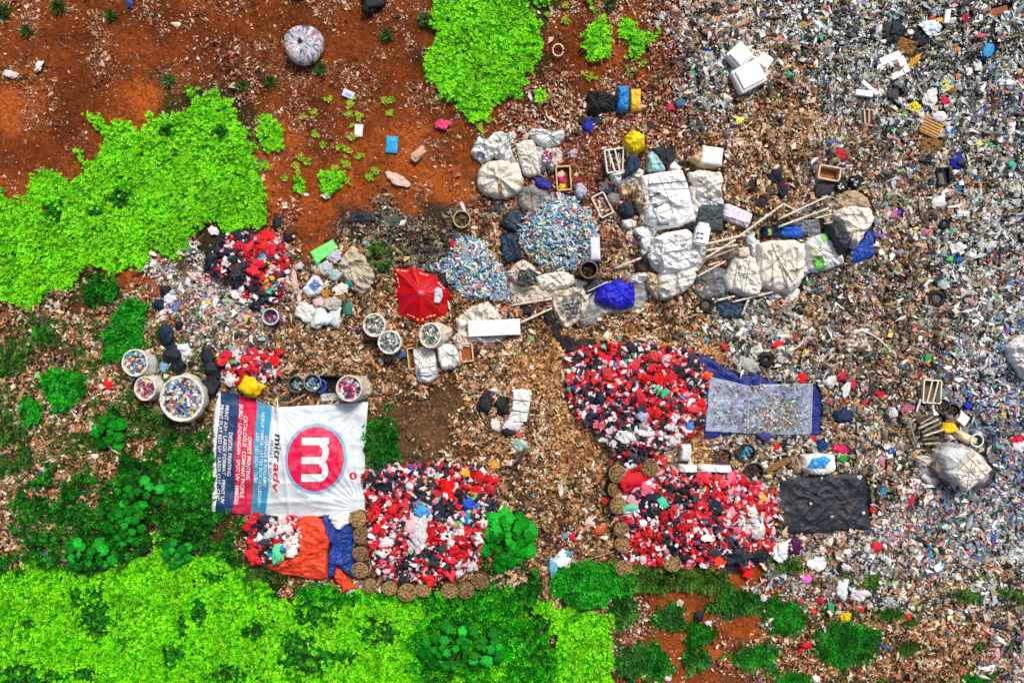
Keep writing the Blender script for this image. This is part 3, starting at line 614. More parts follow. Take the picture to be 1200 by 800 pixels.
# loose empty bags and sheets filling the gaps between the bales
for (pl_, cl, l, mt, u_) in (
    ([(800, 262), (818, 258), (824, 262), (820, 272), (806, 270)], c(40, 44, 50), 'dark cloth in the gap between the two upper bales and the canister', 'cloth', .05),
    ([(758, 262), (772, 268), (764, 282), (756, 300), (750, 296), (756, 278)], c(226, 228, 226), 'white bag squeezed behind the emblem bag', 'sack', .1),
    ([(812, 288), (828, 289), (827, 300), (818, 312), (811, 304)], c(238, 236, 234), 'white crumpled sheet under the canister', 'sack', .1),
    ([(806, 308), (822, 302), (826, 308), (818, 318), (808, 318)], c(236, 232, 228), 'pinkish white sheet right of the middle bale', 'sack', .1),
    ([(818, 316), (834, 318), (836, 350), (822, 352), (812, 342)], c(120, 116, 108), 'grey brown sheet below the poles', 'cloth', 0),
    ([(842, 285), (866, 284), (870, 300), (850, 306), (838, 298)], c(170, 172, 165), 'grey clear sheet under the crossing poles', 'film', 0),
    ([(878, 284), (890, 280), (892, 296), (886, 304), (880, 296)], c(236, 236, 234), 'white sheet edge between tapering sack and cream bulk bag', 'sack', .1),
    ([(938, 284), (948, 284), (952, 318), (942, 326), (938, 306)], c(236, 238, 238), 'white sheet filling the gap right of the cream bulk bag', 'sack', .05),
    ([(745, 296), (762, 302), (760, 318), (750, 322), (742, 314)], c(56, 46, 42), 'dark brown rag left of the middle bale', 'cloth', 0),
    ([(738, 206), (756, 206), (758, 222), (744, 226), (736, 216)], c(206, 196, 176), 'beige sheet between navy cloth and strapped bale', 'sackd', .05),
    ([(808, 216), (820, 220), (822, 246), (814, 258), (810, 240)], c(222, 220, 212), 'white sheet in the gap right of the strapped bale', 'sack', .05),
    ([(600, 190), (608, 188), (612, 206), (612, 222), (604, 226), (598, 212)], c(230, 224, 214), 'white cloth in the gap beside the round bulk bag', 'sack', .05),
    ([(626, 172), (636, 170), (640, 184), (640, 200), (630, 200)], c(214, 212, 206), 'grey white cloth between upright sack and open bag', 'sackd', .05),
    ([(672, 326), (688, 330), (696, 340), (688, 352), (676, 344)], c(222, 222, 216), 'white sheet between stuffed sack and blue lid', 'sack', .05),
    ([(640, 336), (656, 334), (654, 346), (640, 352), (632, 346)], c(224, 218, 204), 'cream cloth between flat sack and open cream sack', 'sackd', .05),
    ([(690, 366), (702, 370), (698, 380), (684, 384), (676, 376)], c(196, 204, 200), 'clear crumpled film at the lower left of the vivid blue bag', 'film', 0)):
    puff('sheet', pl_, .22, cl, mt, l, 'sheet', wr=.08, up=u_)
# upper left group of sacks
o = puff('sack', [(551, 180), (555, 170), (560, 158), (568, 160), (572, 166), (580, 170), (584, 180), (575, 188), (565, 192), (556, 186)], .45, c(222, 228, 232), 'sack', 'slumped white sack with a dark rim, leftmost above the round bulk bag', 'sack', wr=.09)
cord(o, [(557, 164), (562, 158), (569, 163)], .03, c(30, 40, 55), name='rim')
puff('sack', [(569, 165), (577, 155), (588, 152), (594, 157), (602, 153), (605, 160), (598, 168), (602, 184), (606, 190), (595, 190), (582, 187), (574, 180)], .5, c(228, 230, 230), 'sack', 'crumpled white empty sack above the round bulk bag', 'sack', wr=.12)
o = puff('bulk_bag', ell(586, 210.5, 28.5, 23.5, 10, 20, .02), .8, c(232, 224, 208), 'sackd', 'round cream bulk bag seen from above with a small open hole', 'bulk bag', wr=.05, prof=.5, pleat=.10)
decal(o, [(583, 216), (586, 215), (588, 219), (592, 221), (587, 227), (585, 228)], c(120, 90, 60), .02, 'hole')
o = puff('sack', [(603, 168), (612, 165), (625, 163), (629, 175), (633, 195), (634, 205), (624, 207), (614, 206), (609, 190)], .65, c(230, 226, 216), 'sackd', 'long stuffed white sack standing upright in the photo between round bulk bag and open bag', 'sack', wr=.05, prof=.35)
puff('sack', [(616, 156), (624, 151), (640, 152), (648, 157), (655, 153), (663, 152), (662, 162), (655, 170), (640, 175), (630, 170)], .5, c(220, 226, 224), 'sack', 'two lobed white sack lying across the top of the left sack group', 'sack', wr=.07)
def opensack(cx, cy, rx, ry, bx_, by_, h, label, n_fill, pcols, col=OFFW, deg=0, group=None, fill_label=None, fs=.12, rim=.035, mat_='sackd', br=1.05, name='open_sack', fillz=.12):
    """standing sack: mouth ellipse at (cx,cy), foot at (bx_,by_), filled nearly to the rim"""
    z0 = float(Hf(*W(bx_, by_))); zt = z0 + h; ox, oy = W(bx_, by_, z0); r_ = empty(name, (ox, oy, z0), label, 'sack', group=group)
    n = 40; bm = bmesh.new(); rings = []; tx, ty = W(cx, cy, zt); sd_ = rnd.randrange(99)
    prof = [(br * .8, 0, 0), (br * 1.0, .12, .1), (br * 1.06, .4, .4), (br * 1.02, .7, .72), (1.02, .93, .95), (1.0, 1, 1), (.93, .99, 1), (.88, .93, 1), (.85, .8, .95)]
    for (q, zz, sh) in prof:
        ring = []
        for k in range(n):
            a = 2 * math.pi * k / n; wv = 1 + .035 * math.sin(a * 5 + sd_) + .05 * math.sin(a * 11 + zz * 5 + sd_) * (1 - zz * .5)
            u, v = rx * S * q * wv * math.cos(a), ry * S * q * wv * math.sin(a); d = -R(deg)
            ring.append(bm.verts.new((ox + (tx - ox) * sh + u * math.cos(d) - v * math.sin(d) - ox, oy + (ty - oy) * sh + u * math.sin(d) + v * math.cos(d) - oy, h * zz + .02 * math.sin(a * 7 + sd_))))
        rings.append(ring)
    for A, B in zip(rings, rings[1:]):
        for k in range(n): bm.faces.new((A[k], A[(k + 1) % n], B[(k + 1) % n], B[k]))
    bm.faces.new(rings[0][::-1]); bm.faces.new(rings[-1])
    from_bm('sack_wall', bm, M[mat_], r_, smooth=True, color=col)
    bm = bmesh.new(); tube_bm(bm, [v for v in [Vector(((rx * S * math.cos(a) * math.cos(-R(deg)) - ry * S * math.sin(a) * math.sin(-R(deg))) + tx - ox, (rx * S * math.cos(a) * math.sin(-R(deg)) + ry * S * math.sin(a) * math.cos(-R(deg))) + ty - oy, h + .015 * math.sin(a * 6))) for a in np.linspace(0, 2 * math.pi, 36, endpoint=False)]], rim, 6, close=True)
    from_bm('rim', bm, M[mat_], r_, smooth=True, color=tuple(min(1, q * 1.1) for q in col[:3]) + (1,))
    rr = np.random.default_rng(int(cx)); a = rr.uniform(0, 6.283, n_fill); q = np.sqrt(rr.uniform(0, 1, n_fill)) * .9
    u, v = rx * S * q * np.cos(a), ry * S * q * np.sin(a); d = -R(deg)
    X = tx + u * np.cos(d) - v * np.sin(d); Y = ty + u * np.sin(d) + v * np.cos(d); Z = zt - fillz + .12 * (1 - q) + rr.uniform(-.06, .06, n_fill)
    P_ = pal(pcols); cc = P_[rr.integers(0, len(P_), n_fill)] * rr.uniform(.8, 1.15, (n_fill, 1))
    scatter('sack_filling', fill_label or ('sorted scraps filling the ' + label), 'scraps', X, Y, Z, rr.uniform(.6, 1.5, n_fill) * fs, cc, seed=int(cx), flat=.5)
    EXCL.append(np.array(ell(cx, cy, rx, ry, deg, 14, 0))); EXCL.append(np.array(ell(bx_, by_, rx * .9, ry * .9, deg, 14, 0)))
    return r_
CAPS = [(60, 120, 190), (230, 235, 235), (235, 235, 240), (90, 160, 210), (40, 60, 110), (200, 60, 60), (230, 200, 60), (220, 150, 120), (60, 150, 140), (150, 190, 215), (30, 40, 60)]
CANS = [(200, 205, 200), (150, 155, 150), (90, 95, 95), (225, 228, 225), (110, 120, 115), (170, 165, 150), (60, 64, 66)]
opensack(213, 467, 24, 25, 219, 465, 1.1, 'biggest white woven sack, brimming with small colourful bottles, left of the banner', 900, CAPS, c(228, 224, 212), fill_label='colourful small bottles heaped in the biggest sack left of the banner')
opensack(158, 425, 14, 14.5, 173, 428, .9, 'white woven sack of blue and white bottles, upper of the two leaning sacks', 350, CAPS, c(225, 222, 212), deg=0, fill_label='blue and white bottles in the upper leaning sack')
opensack(170, 455, 11.5, 13, 183, 453, .8, 'white woven sack of pinkish bottles, lower of the two leaning sacks', 260, [(200, 90, 110), (235, 225, 225), (180, 60, 90), (90, 110, 170), (230, 210, 120), (40, 40, 60)], c(222, 218, 208), fill_label='pinkish bottles in the lower leaning sack')
puff('sack', [(170, 418), (181, 421), (187, 426), (184, 434), (176, 438), (168, 440)], .55, c(216, 214, 206), 'sackd', 'rumpled white sack bottom behind the blue and white bottles', 'sack', wr=.06)
opensack(438.5, 381, 12, 12.5, 441, 381, .8, 'round white sack of crushed cans, leftmost near the umbrella', 260, CANS, c(226, 218, 208), fs=.13, fill_label='crushed silver cans in the leftmost can sack')
opensack(456.5, 401, 12.5, 12.5, 459, 401, .85, 'round white sack of crushed cans standing below the leftmost one', 300, CANS, c(230, 224, 214), fs=.13, fill_label='crushed silver cans in the can sack below the leftmost')
opensack(504, 393, 11.5, 13.5, 514, 392, .9, 'white sack of cans leaning right, under the lower tip of the umbrella', 280, CANS, c(226, 220, 206), fs=.13, fill_label='crushed silver cans in the sack that leans right')
puff('sack', [(506, 380), (520, 379), (530, 385), (531, 391), (524, 400), (510, 407), (512, 392)], .7, c(205, 195, 170), 'sackd', 'greyish sack bottom trailing behind the leaning sack of cans', 'sack', wr=.06)
opensack(409, 455, 14, 14, 418, 455, .9, 'wide white rimmed sack with crimson and white things, above the banner corner', 260, [(200, 20, 90), (230, 230, 235), (40, 50, 80), (200, 30, 80), (160, 190, 220), (150, 130, 120)], c(214, 208, 192), fill_label='crimson and white things in the sack above the banner corner')
puff('sack', [(412, 441), (424, 440), (435, 448), (437, 460), (430, 468), (416, 470), (420, 455)], .7, c(196, 184, 160), 'sackd', 'soiled beige folded sack mouth right of the crimson and white things', 'sack', wr=.09)
puff('tray', rect(388, 464, 26, 12, -4), .2, c(214, 212, 204), 'sack', 'pale crumpled sack lip beneath the black plastic tray', 'sack', wr=.06)
o = puff('sack', [(603, 308), (612, 303), (622, 307), (629, 316), (627, 329), (617, 335), (606, 333), (596, 327), (591, 320), (598, 315)], .8, c(226, 208, 195), 'sackd', 'pinkish white sack filled with dark green glass, below the bottle heap', 'sack', wr=.06, pleat=.03)
scatter('sack_filling', 'dark green glass shards in the mouth of the pinkish white sack', 'glass', *(lambda a, q, g: (g.x + q * .33 * np.cos(a), g.y + q * .3 * np.sin(a), g.z + rng.uniform(-.04, .05, 160)))(rng.uniform(0, 6.28, 160), np.sqrt(rng.uniform(0, 1, 160)), G(618, 324, .8)), rng.uniform(.06, .14, 160), pal([(50, 75, 70), (35, 55, 55), (85, 110, 100), (25, 40, 40)])[rng.integers(0, 4, 160)], seed=5)
puff('sack', [(626, 325), (640, 319), (660, 317), (672, 322), (676, 332), (664, 338), (648, 340), (632, 340)], .55, c(232, 228, 218), 'sack', 'stuffed white sack lying below the big bottle heap', 'sack', wr=.06)
puff('sack', [(596, 328), (610, 335), (630, 334), (641, 342), (638, 352), (620, 356), (601, 357), (597, 345)], .35, c(218, 208, 188), 'sackd', 'flat cream sack under the pinkish sack of green glass', 'sack', wr=.06)
o = puff('open_bag', [(645, 352), (652, 338), (668, 336), (684, 336), (691, 350), (688, 365), (678, 377), (664, 386), (655, 378), (648, 366)], .5, c(222, 212, 196), 'sackd', 'open cream sack with folded rim and dark scraps, left of the vivid blue bag', 'sack', wr=.12, pleat=.05)
scatter('sack_filling', 'dark mixed scraps in the open cream sack with folded rim', 'scraps', *(lambda a, q, g: (g.x + q * .4 * np.cos(a), g.y + q * .32 * np.sin(a), g.z + rng.uniform(-.05, .05, 130)))(rng.uniform(0, 6.28, 130), np.sqrt(rng.uniform(0, 1, 130)), G(669, 357, .5)), rng.uniform(.06, .16, 130), pal([(70, 70, 75), (110, 100, 100), (160, 150, 160), (60, 110, 90), (200, 195, 190)])[rng.integers(0, 5, 130)], seed=6)
def sackmouth(px, py, label, cols_, n=90, r=.25, up=.5):
    g = G(px, py, up); a = rng.uniform(0, 6.28, n); q = np.sqrt(rng.uniform(0, 1, n)) * r
    scatter('sack_filling', label, 'scraps', g.x + q * np.cos(a), g.y + q * np.sin(a), g.z + rng.uniform(-.04, .04, n), rng.uniform(.06, .16, n), pal(cols_)[rng.integers(0, len(cols_), n)], seed=int(px))
puff('open_bag', [(632, 180), (640, 174), (653, 172), (660, 178), (659, 190), (652, 197), (647, 202), (640, 195), (634, 188)], .5, c(222, 212, 200), 'sackd', 'small open white sack with purple scraps above the wooden crate', 'sack', wr=.09, pleat=.04)
sackmouth(641, 184, 'purple and white scraps in the small open white sack', [(130, 30, 90), (90, 60, 160), (225, 225, 230), (160, 40, 60)], 60, .2)
puff('tarpaulin', [(622, 207), (636, 208), (647, 213), (649, 221), (640, 223), (628, 219)], .25, c(12, 30, 140), 'tarp', 'deep blue plastic half moon below the long stuffed white sack', 'tarpaulin', wr=.04)
puff('plastic_bag', [(614, 218), (624, 214), (634, 222), (643, 224), (638, 238), (628, 252), (616, 249), (605, 240), (606, 228)], .5, c(170, 182, 182), 'film', 'translucent grey bag with brown contents below the deep blue half moon', 'bag', wr=.09)
puff('sack', [(608, 230), (625, 232), (630, 246), (620, 250), (607, 242)], .2, c(165, 140, 105), 'sackd', 'brown sack seen through the translucent grey bag', 'sack', wr=.08)
puff('plastic_bag', [(673, 215), (682, 214), (689, 222), (687, 232), (679, 235), (673, 228)], .5, c(175, 180, 198), 'bag', 'pale lilac bag with a dark red lump, right of the wooden crate', 'bag', wr=.07)
bagat(678, 213, 9, 10, c(150, 50, 70), 'dark red lump on the pale lilac bag', up=.35); bagat(671, 180, 13, 12, c(205, 180, 195), 'pale pink bag right of the small open sack')
o = puff('tarpaulin', [(585, 262), (598, 244), (607, 244), (617, 252), (606, 273), (598, 272)], .3, c(30, 52, 68), 'tarp', 'dark slate folded tarpaulin, upper of two beside the bottle heap', 'tarpaulin', wr=.05, sharp=True)
o = puff('tarpaulin', [(585, 276), (600, 271), (607, 285), (614, 305), (605, 304), (594, 310), (587, 300)], .35, c(18, 50, 74), 'tarp', 'dark blue folded tarpaulin, lower of two beside the bottle heap', 'tarpaulin', wr=.05, sharp=True)
bagat(583, 243, 14, 10, c(50, 60, 80), 'small dark slate bag left of the folded tarpaulins')
# vivid blue bag over clear sheets
puff('plastic_sheet', [(690, 350), (700, 332), (716, 328), (735, 332), (758, 330), (762, 350), (752, 362), (735, 366), (705, 372), (690, 378), (684, 366)], .18, c(205, 212, 210), 'film', 'clear plastic sheeting spread under the vivid blue bag', 'plastic sheet', wr=.08)
puff('sack', [(736, 322), (757, 316), (759, 328), (750, 333), (738, 332)], .3, c(228, 228, 224), 'sack', 'white sack end with dark marks between blue bag and lowest bale', 'sack')
puff('plastic_bag', [(697, 343), (704, 332), (712, 331), (726, 326), (735, 331), (744, 333), (745, 345), (744, 358), (730, 363), (718, 361), (703, 358), (697, 352)], .6, c(4, 24, 200), 'tarp', 'vivid royal blue plastic bag on clear sheeting', 'bag', wr=.06)
# barrel, jug, round basket
def barrel(px, py, r, h, label, cat, name, outc, inc, tiltpx=(0, 0), fill=None, wall=.03, mat_='hard'):
    z0 = float(Hf(*W(px, py))); x, y = W(px + tiltpx[0], py + tiltpx[1], z0); tx, ty = W(px, py, z0 + h); r_ = empty(name, (x, y, z0), label, cat); R_ = r * S
    bm = bmesh.new(); rg = lathe_bm(bm, [(R_ * .86, 0), (R_ * .93, h * .3), (R_, h * .9), (R_ * 1.05, h), (R_ * .93, h), (R_ * .88, h * .85), (R_ * .8, h * .35)], 28)
    bm.faces.new(rg[0][::-1]); bm.faces.new(rg[-1])
    for v in bm.verts: v.co.x += (tx - x) * v.co.z / h; v.co.y += (ty - y) * v.co.z / h
    from_bm('body', bm, M[mat_], r_, smooth=True, color=outc)
    bm = bmesh.new(); tube_bm(bm, [Vector((tx - x + R_ * math.cos(a), ty - y + R_ * math.sin(a), h)) for a in np.linspace(0, 6.283, 28, endpoint=False)], wall, 6, close=True); from_bm('rim', bm, M[mat_], r_, smooth=True, color=inc)
    if fill is not None:
        n = 70; a = rng.uniform(0, 6.28, n); q = np.sqrt(rng.uniform(0, 1, n)) * R_ * .8
        scatter('contents', 'loose scraps inside the ' + label, 'scraps', tx + q * np.cos(a), ty + q * np.sin(a), z0 + h * .6 + rng.uniform(-.04, .04, n), rng.uniform(.06, .16, n), pal(fill)[rng.integers(0, len(fill), n)], seed=int(px))
    EXCL.append(np.array(ell(px, py, r, r, 0, 12, 0))); return r_
barrel(690, 316, 9.5, .7, 'dark rusty barrel with black inside, right of the big bottle heap', 'barrel', 'barrel', c(60, 45, 35), c(115, 95, 75), (0, 3), [(30, 26, 22), (60, 50, 40), (20, 18, 16)])
barrel(541, 257, 9.5, .35, 'empty round tub with a pale rim on the red earth', 'tub', 'round_tub', c(120, 105, 75), c(175, 160, 125), (0, 0), [(70, 55, 30), (110, 90, 50), (50, 35, 20)])
barrel(317, 371, 9, .6, 'clear bucket with red and blue things beside the small rag heap', 'bucket', 'bucket', c(150, 130, 120), c(210, 210, 210), (3, 1), [(180, 30, 40), (50, 70, 130), (160, 30, 40), (120, 160, 210)])
barrel(347, 450, 9, .45, 'dark bucket of greenish scraps, left of the blue lidded one', 'bucket', 'bucket', c(40, 46, 44), c(80, 85, 75), (2, 0), [(60, 90, 80), (150, 190, 200), (40, 50, 50), (180, 190, 190)])
barrel(366, 448, 9.5, .5, 'bucket of pale blue glass next to a blue tub', 'bucket', 'bucket', c(50, 60, 80), c(110, 135, 110), (2, 1), [(150, 175, 200), (40, 55, 80), (190, 205, 215), (90, 110, 140)])
barrel(375, 452, 7, .3, 'bright blue tub tucked behind the bucket of pale blue glass', 'tub', 'round_tub', c(20, 80, 200), c(20, 80, 210), (0, 0), [(20, 50, 140), (15, 40, 110)])
for (x, y, r, l, f) in ((848, 535, 9, 'round dark pan on the litter below the clear sheet, left of a blue one', [(120, 90, 70), (60, 50, 45)]), (875, 530, 10, 'round dark pan holding blue plastic below the clear sheet', [(70, 150, 190), (40, 90, 120), (40, 40, 40)]),
                        (884, 553, 10.5, 'round dark iron pan above the right end of the red heap', [(70, 50, 50), (90, 70, 60), (30, 26, 28)]), (1116, 482, 9, 'dark wicker bowl standing above the sticks', [(60, 50, 45), (35, 30, 30)]), (1105, 476, 8, 'brown wicker bowl left of the dark wicker bowl', [(80, 65, 50), (50, 40, 30)]),
                        (1100, 548, 9, 'round brown basket of brown husks beside the film covered bale', [(140, 105, 75), (90, 65, 45), (60, 45, 30)])):
    barrel(x, y, r, .3, l, 'pan', 'pan', c(48, 42, 38), c(70, 62, 52), (0, 0), f)
o = puff('jug', rect(697, 292, 13, 29, -3), .4, c(225, 230, 242), 'hard', 'tall pale blue white jug standing right of the big bottle heap', 'jug', wr=.02, prof=.3, sharp=True)
puff('box', rect(694, 336, 24, 13, -25), .25, c(30, 44, 62), 'tarp', 'dark blue box lid under the rusty barrel', 'box', wr=.03, sharp=True)
# foam panel and sacks under the umbrella
puff('sack', [(533, 371), (543, 366), (552, 358), (572, 352), (580, 358), (586, 370), (592, 385), (590, 400), (566, 402), (545, 402), (536, 390)], .25, c(226, 220, 208), 'sackd', 'crumpled cream sacks lying under the white foam panel', 'sack', wr=.1)
puff('panel', rect(579, 384, 62, 19, -2.5), .14, c(238, 240, 242), 'foam', 'long flat white foam panel with scuffs', 'foam panel', up=.28, sharp=True, wr=.008, prof=.08)
puff('sack', [(529, 395), (537, 389), (545, 403), (541, 412), (534, 408)], .4, c(215, 200, 188), 'sackd', 'limp pinkish sack neck beside the foam panel', 'sack', wr=.08)
o = puff('sack', [(483, 409), (497, 406), (510, 411), (512, 428), (513, 442), (503, 449), (491, 448), (486, 436), (484, 420)], .75, c(234, 230, 222), 'sack', 'stuffed white sack with two blue stripes near its lower end', 'sack', wr=.05, prof=.4)
cord(o, [(489, 439), (500, 440), (512, 437)], .022, c(90, 130, 190), name='stripe'); cord(o, [(489, 436), (500, 437), (512, 434)], .018, c(90, 130, 190), name='stripe')
puff('sack', [(511, 406), (520, 402), (532, 403), (538, 415), (540, 427), (530, 433), (518, 434), (513, 420)], .75, c(232, 230, 226), 'sack', 'plain stuffed white sack beside the blue striped one', 'sack', wr=.05, prof=.4)
bagat(471, 416, 18, 9, c(60, 95, 150), 'flat blue bag left of the striped sack', rz=-10); bagat(557, 411, 8, 8, c(60, 35, 60), 'dark purple bag right of the wooden tray')

# ---------------------------------------------------------------- umbrella
def umbrella():
    P_ = [(459, 313), (483, 312), (511, 322), (531, 343), (523, 371), (492, 380), (467, 370), (465, 345)]
    ctr = (493, 343); g = G(*ctr, 0); z0 = g.z; r_ = empty('beach_umbrella', (g.x, g.y, z0), 'open bright red umbrella lying on the litter, with pale lettering along its hem', 'umbrella')
    zc = z0 + .55; rimz = z0 + .12; cx, cy = W(*ctr, zc); n = len(P_); O = r_.location
    rim = [Vector((*W(p[0], p[1], rimz + .1 * (i % 2)), rimz + .1 * (i % 2))) for i, p in enumerate(P_)]; C_ = Vector((cx, cy, zc))
    def pt(i, s, t):     # s along the hem of gore i, t from crown to hem
        a, b = rim[i], rim[(i + 1) % n]; e = a.lerp(b, s); sag = math.sin(math.pi * s); q = C_.lerp(e, t)
        q.z = zc - (zc - e.z) * t ** 1.7 - .10 * sag * t; q = q + (C_ - e) * (.06 * sag * t * t); q.z += .05 * math.sin(s * 11 + i * 2.3 + t * 5) * t * sag + .05 * float(ridge(q.x, q.y, 2.3, 88)) ** 2 * sag; return q - O
    for i in range(n):
        bm = bmesh.new(); K, T = 8, 10; g_ = [[bm.verts.new(pt(i, s / K, max(t / T, .03))) for s in range(K + 1)] for t in range(T + 1)]
        for t in range(T):
            for s in range(K): bm.faces.new((g_[t][s], g_[t][s + 1], g_[t + 1][s + 1], g_[t + 1][s]))
        bmesh.ops.solidify(bm, geom=bm.faces[:], thickness=.012)
        from_bm('canopy_panel', bm, M['tarp2'], r_, smooth=True, color=c(236, 6, 22) if i not in (2, 6) else c(236, 12, 50))
        bm = bmesh.new(); tube_bm(bm, [pt(i, 0, t / 12) + Vector((0, 0, .006)) for t in range(13)], .01, 6); from_bm('rib', bm, M['hard'], r_, smooth=True, color=c(195, 10, 35))
        if i in (0, 1, 4, 5, 2, 7):
            bm = bmesh.new(); T0, T1 = .86, .90; vs = [[pt(i, s, t) + Vector((0, 0, .022)) for s in np.linspace(.3, .72, 9)] for t in (T0, T1)]
            A = [bm.verts.new(v) for v in vs[0]]; B = [bm.verts.new(v) for v in vs[1]]
            for k in range(0, 8):
                if k % 3 != 2: bm.faces.new((A[k], A[k + 1], B[k + 1], B[k]))
            from_bm('hem_print', bm, M['hard'], r_, color=c(240, 225, 215))
    for (s, i) in ((.12, 0), (.9, 4), (.1, 5), (.85, 7)):
        bm = bmesh.new(); bmesh.ops.create_icosphere(bm, subdivisions=2, radius=.06, matrix=Matrix.Translation(pt(i, s, .88)) @ Matrix.Diagonal((1, 1, .3, 1))); from_bm('hem_mark', bm, M['hard'], r_, color=c(245, 170, 40))
    bm = bmesh.new(); lathe_bm(bm, [(.001, .07), (.08, .05), (.13, .0), (.14, -.05)], 12, wob=.1); from_bm('crown_cap', bm, M['tarp2'], r_, C_ - O, smooth=True, color=c(235, 90, 140))
    bm = bmesh.new(); tube_bm(bm, [C_ - O, C_ - O + Vector((0, 0, .14))], .03, 8); from_bm('ferrule', bm, M['hard'], r_, color=c(225, 190, 200))
    EXCL.append(np.array(P_))
M['tarp2'] = material('umbrella_cloth', rough=.5, bump=.2, bscale=3, dirt=.12, dscale=2, crease=0, var=.1, spec=.4)
umbrella()
puff('torn_film', [(508, 340), (512, 336), (518, 338), (519, 348), (515, 355), (508, 355), (509, 348)], .05, c(205, 205, 215), 'bag', 'torn grey plastic scrap lying on the red umbrella', 'scrap', up=.46, wr=.03)

# ---------------------------------------------------------------- poles, sticks, wires
def pole(a, b, r, color, label, za=.1, zb=.1, cat='pole', mid=None, name='bamboo_pole', group=None):
    A = G(a[0], a[1], za); B = G(b[0], b[1], zb); pts = [A] + ([G(mid[0], mid[1], (za + zb) / 2)] if mid else []) + [B]; m_ = A.copy()
    P3 = []
    for p, q in zip(pts, pts[1:]):
        for i in range(6): P3.append(p.lerp(q, i / 6))
    P3.append(pts[-1]); P3 = [p + Vector((0, 0, .012 * math.sin(i * 1.9))) - m_ for i, p in enumerate(P3)]
    bm = bmesh.new(); tube_bm(bm, P3, r, 7, r * .75)
    for i in range(2, len(P3) - 1, 3): tube_bm(bm, [P3[i], P3[i] + (P3[i + 1] - P3[i]).normalized() * .03], r * 1.25, 7)
    return tag(from_bm(name, bm, M['wood'], None, m_, smooth=True, color=color), label, cat, group)
BAM = c(228, 220, 200); BT = c(200, 180, 145)
PG = 'bamboo poles lying between the bales and the sack pile'
for (a, b, r, cl, l, za, zb, mid) in (
    ((828, 286), (918, 239), .05, BAM, 'long pale bamboo pole bending upwards from the canister', .6, .7, (866, 277)),
    ((918, 239), (935, 248), .04, BAM, 'short pale pole end at the tip of the long bending one', .72, .5, None),
    ((912, 257), (970, 230), .045, BAM, 'straight pale pole reaching the brown burlap, uppermost', .6, .6, None),
    ((912, 266), (971, 244), .045, BAM, 'straight pale pole reaching the brown burlap, below the uppermost', .55, .5, None),
    ((955, 256), (975, 251), .035, BAM, 'short pale pole stub above the crumpled clear grey plastic', .5, .5, None),
    ((827, 294), (864, 287), .045, BAM, 'pale pole just under the white canister', .55, .55, None),
    ((826, 303), (862, 281), .045, BAM, 'pale pole crossing slantwise under the long bending one', .65, .62, None),
    ((822, 306), (860, 292), .04, BT, 'tan pole running below the slanting pale one', .45, .5, None),
    ((817, 324), (850, 306), .04, BAM, 'thin pale pole along the side of the lowest bale', .5, .55, None),
    ((830, 311), (843, 307), .05, c(225, 190, 170), 'short pinkish stick right of the lowest bale', .5, .5, None),
    ((720, 315), (752, 302), .055, BAM, 'thick pale pole poking out left of the middle bale', .2, .5, None),
    ((752, 302), (761, 295), .04, c(60, 45, 40), 'dark stick end against the middle bale', .5, .6, None),
    ((840, 352), (861, 347), .045, BAM, 'pale stick over the dark teal tarpaulin, upper', .3, .35, None),
    ((858, 354), (906, 342), .045, BAM, 'pale stick running under the cream bulk bag', .3, .3, None),
    ((877, 351), (869, 370), .045, BAM, 'pale stick standing across the right edge of the dark teal tarpaulin', .35, .3, None),
    ((800, 374), (822, 367), .03, BT, 'thin tan stick below the lowest bale', .12, .12, None),
    ((598, 358), (647, 350), .045, BAM, 'long tan stick under the flat cream sack', .15, .4, None),
    ((610, 378), (647, 361), .05, BAM, 'pale stick between foam panel and open cream sack', .35, .3, None),
    ((638, 349), (663, 340), .04, BT, 'short tan stick above the open cream sack', .4, .4, None),
    ((688, 342), (712, 330), .025, c(220, 225, 225), 'thin white hose behind the vivid blue bag', .3, .3, None),
    ((677, 659), (722, 645), .05, c(165, 130, 95), 'lone brown stick beside the green bush', .15, .2, None),
    ((671, 656), (682, 665), .05, c(150, 190, 160), 'short pale green stick at the foot of the brown one', .12, .12, None),
    ((338, 472), (358, 462), .035, c(190, 155, 100), 'short tan stick behind the upper hem of the banner', .3, .3, None),
    ((322, 470), (323, 484), .03, c(190, 160, 100), 'tan peg poking through the banner hem', .6, .72, None),
    ((418, 668), (426, 690), .03, c(140, 130, 105), 'thin dry stalk beside the lowest basket of the column', .3, .1, None)):
    pole(a, b, r, cl, l, za, zb, mid=mid, group=PG if 700 < a[0] < 980 and a[1] < 330 else None)
puff('rag', [(1070, 490), (1085, 484), (1104, 488), (1108, 505), (1104, 522), (1086, 524), (1074, 514)], .2, c(58, 52, 46), 'cloth', 'dark base added under the bundle of sticks as shade between them', 'dark base', wr=.1)  # dark base added so the gaps between the sticks look shaded
for i, (a, b, cl, l) in enumerate(((( 1078, 497), (1093, 488), c(170, 155, 135), 'topmost grey stick in the bundle below the crate'), ((1076, 502), (1100, 491), c(200, 188, 165), 'pale stick second in the bundle below the crate'), ((1080, 507), (1103, 495), c(150, 138, 118), 'brown grey stick in the middle of the bundle'),
    ((1082, 511), (1106, 503), c(205, 195, 175), 'pale stick low in the bundle'), ((1080, 515), (1100, 513), c(120, 108, 92), 'dark stick near the bottom of the bundle'), ((1083, 520), (1102, 519), c(185, 172, 150), 'bottom stick of the bundle'), ((1065, 492), (1073, 520), c(140, 145, 110), 'greenish stick standing left of the bundle'))):
    pole(a, b, .05, cl, l, .32, .38, name='wooden_stick', cat='stick')
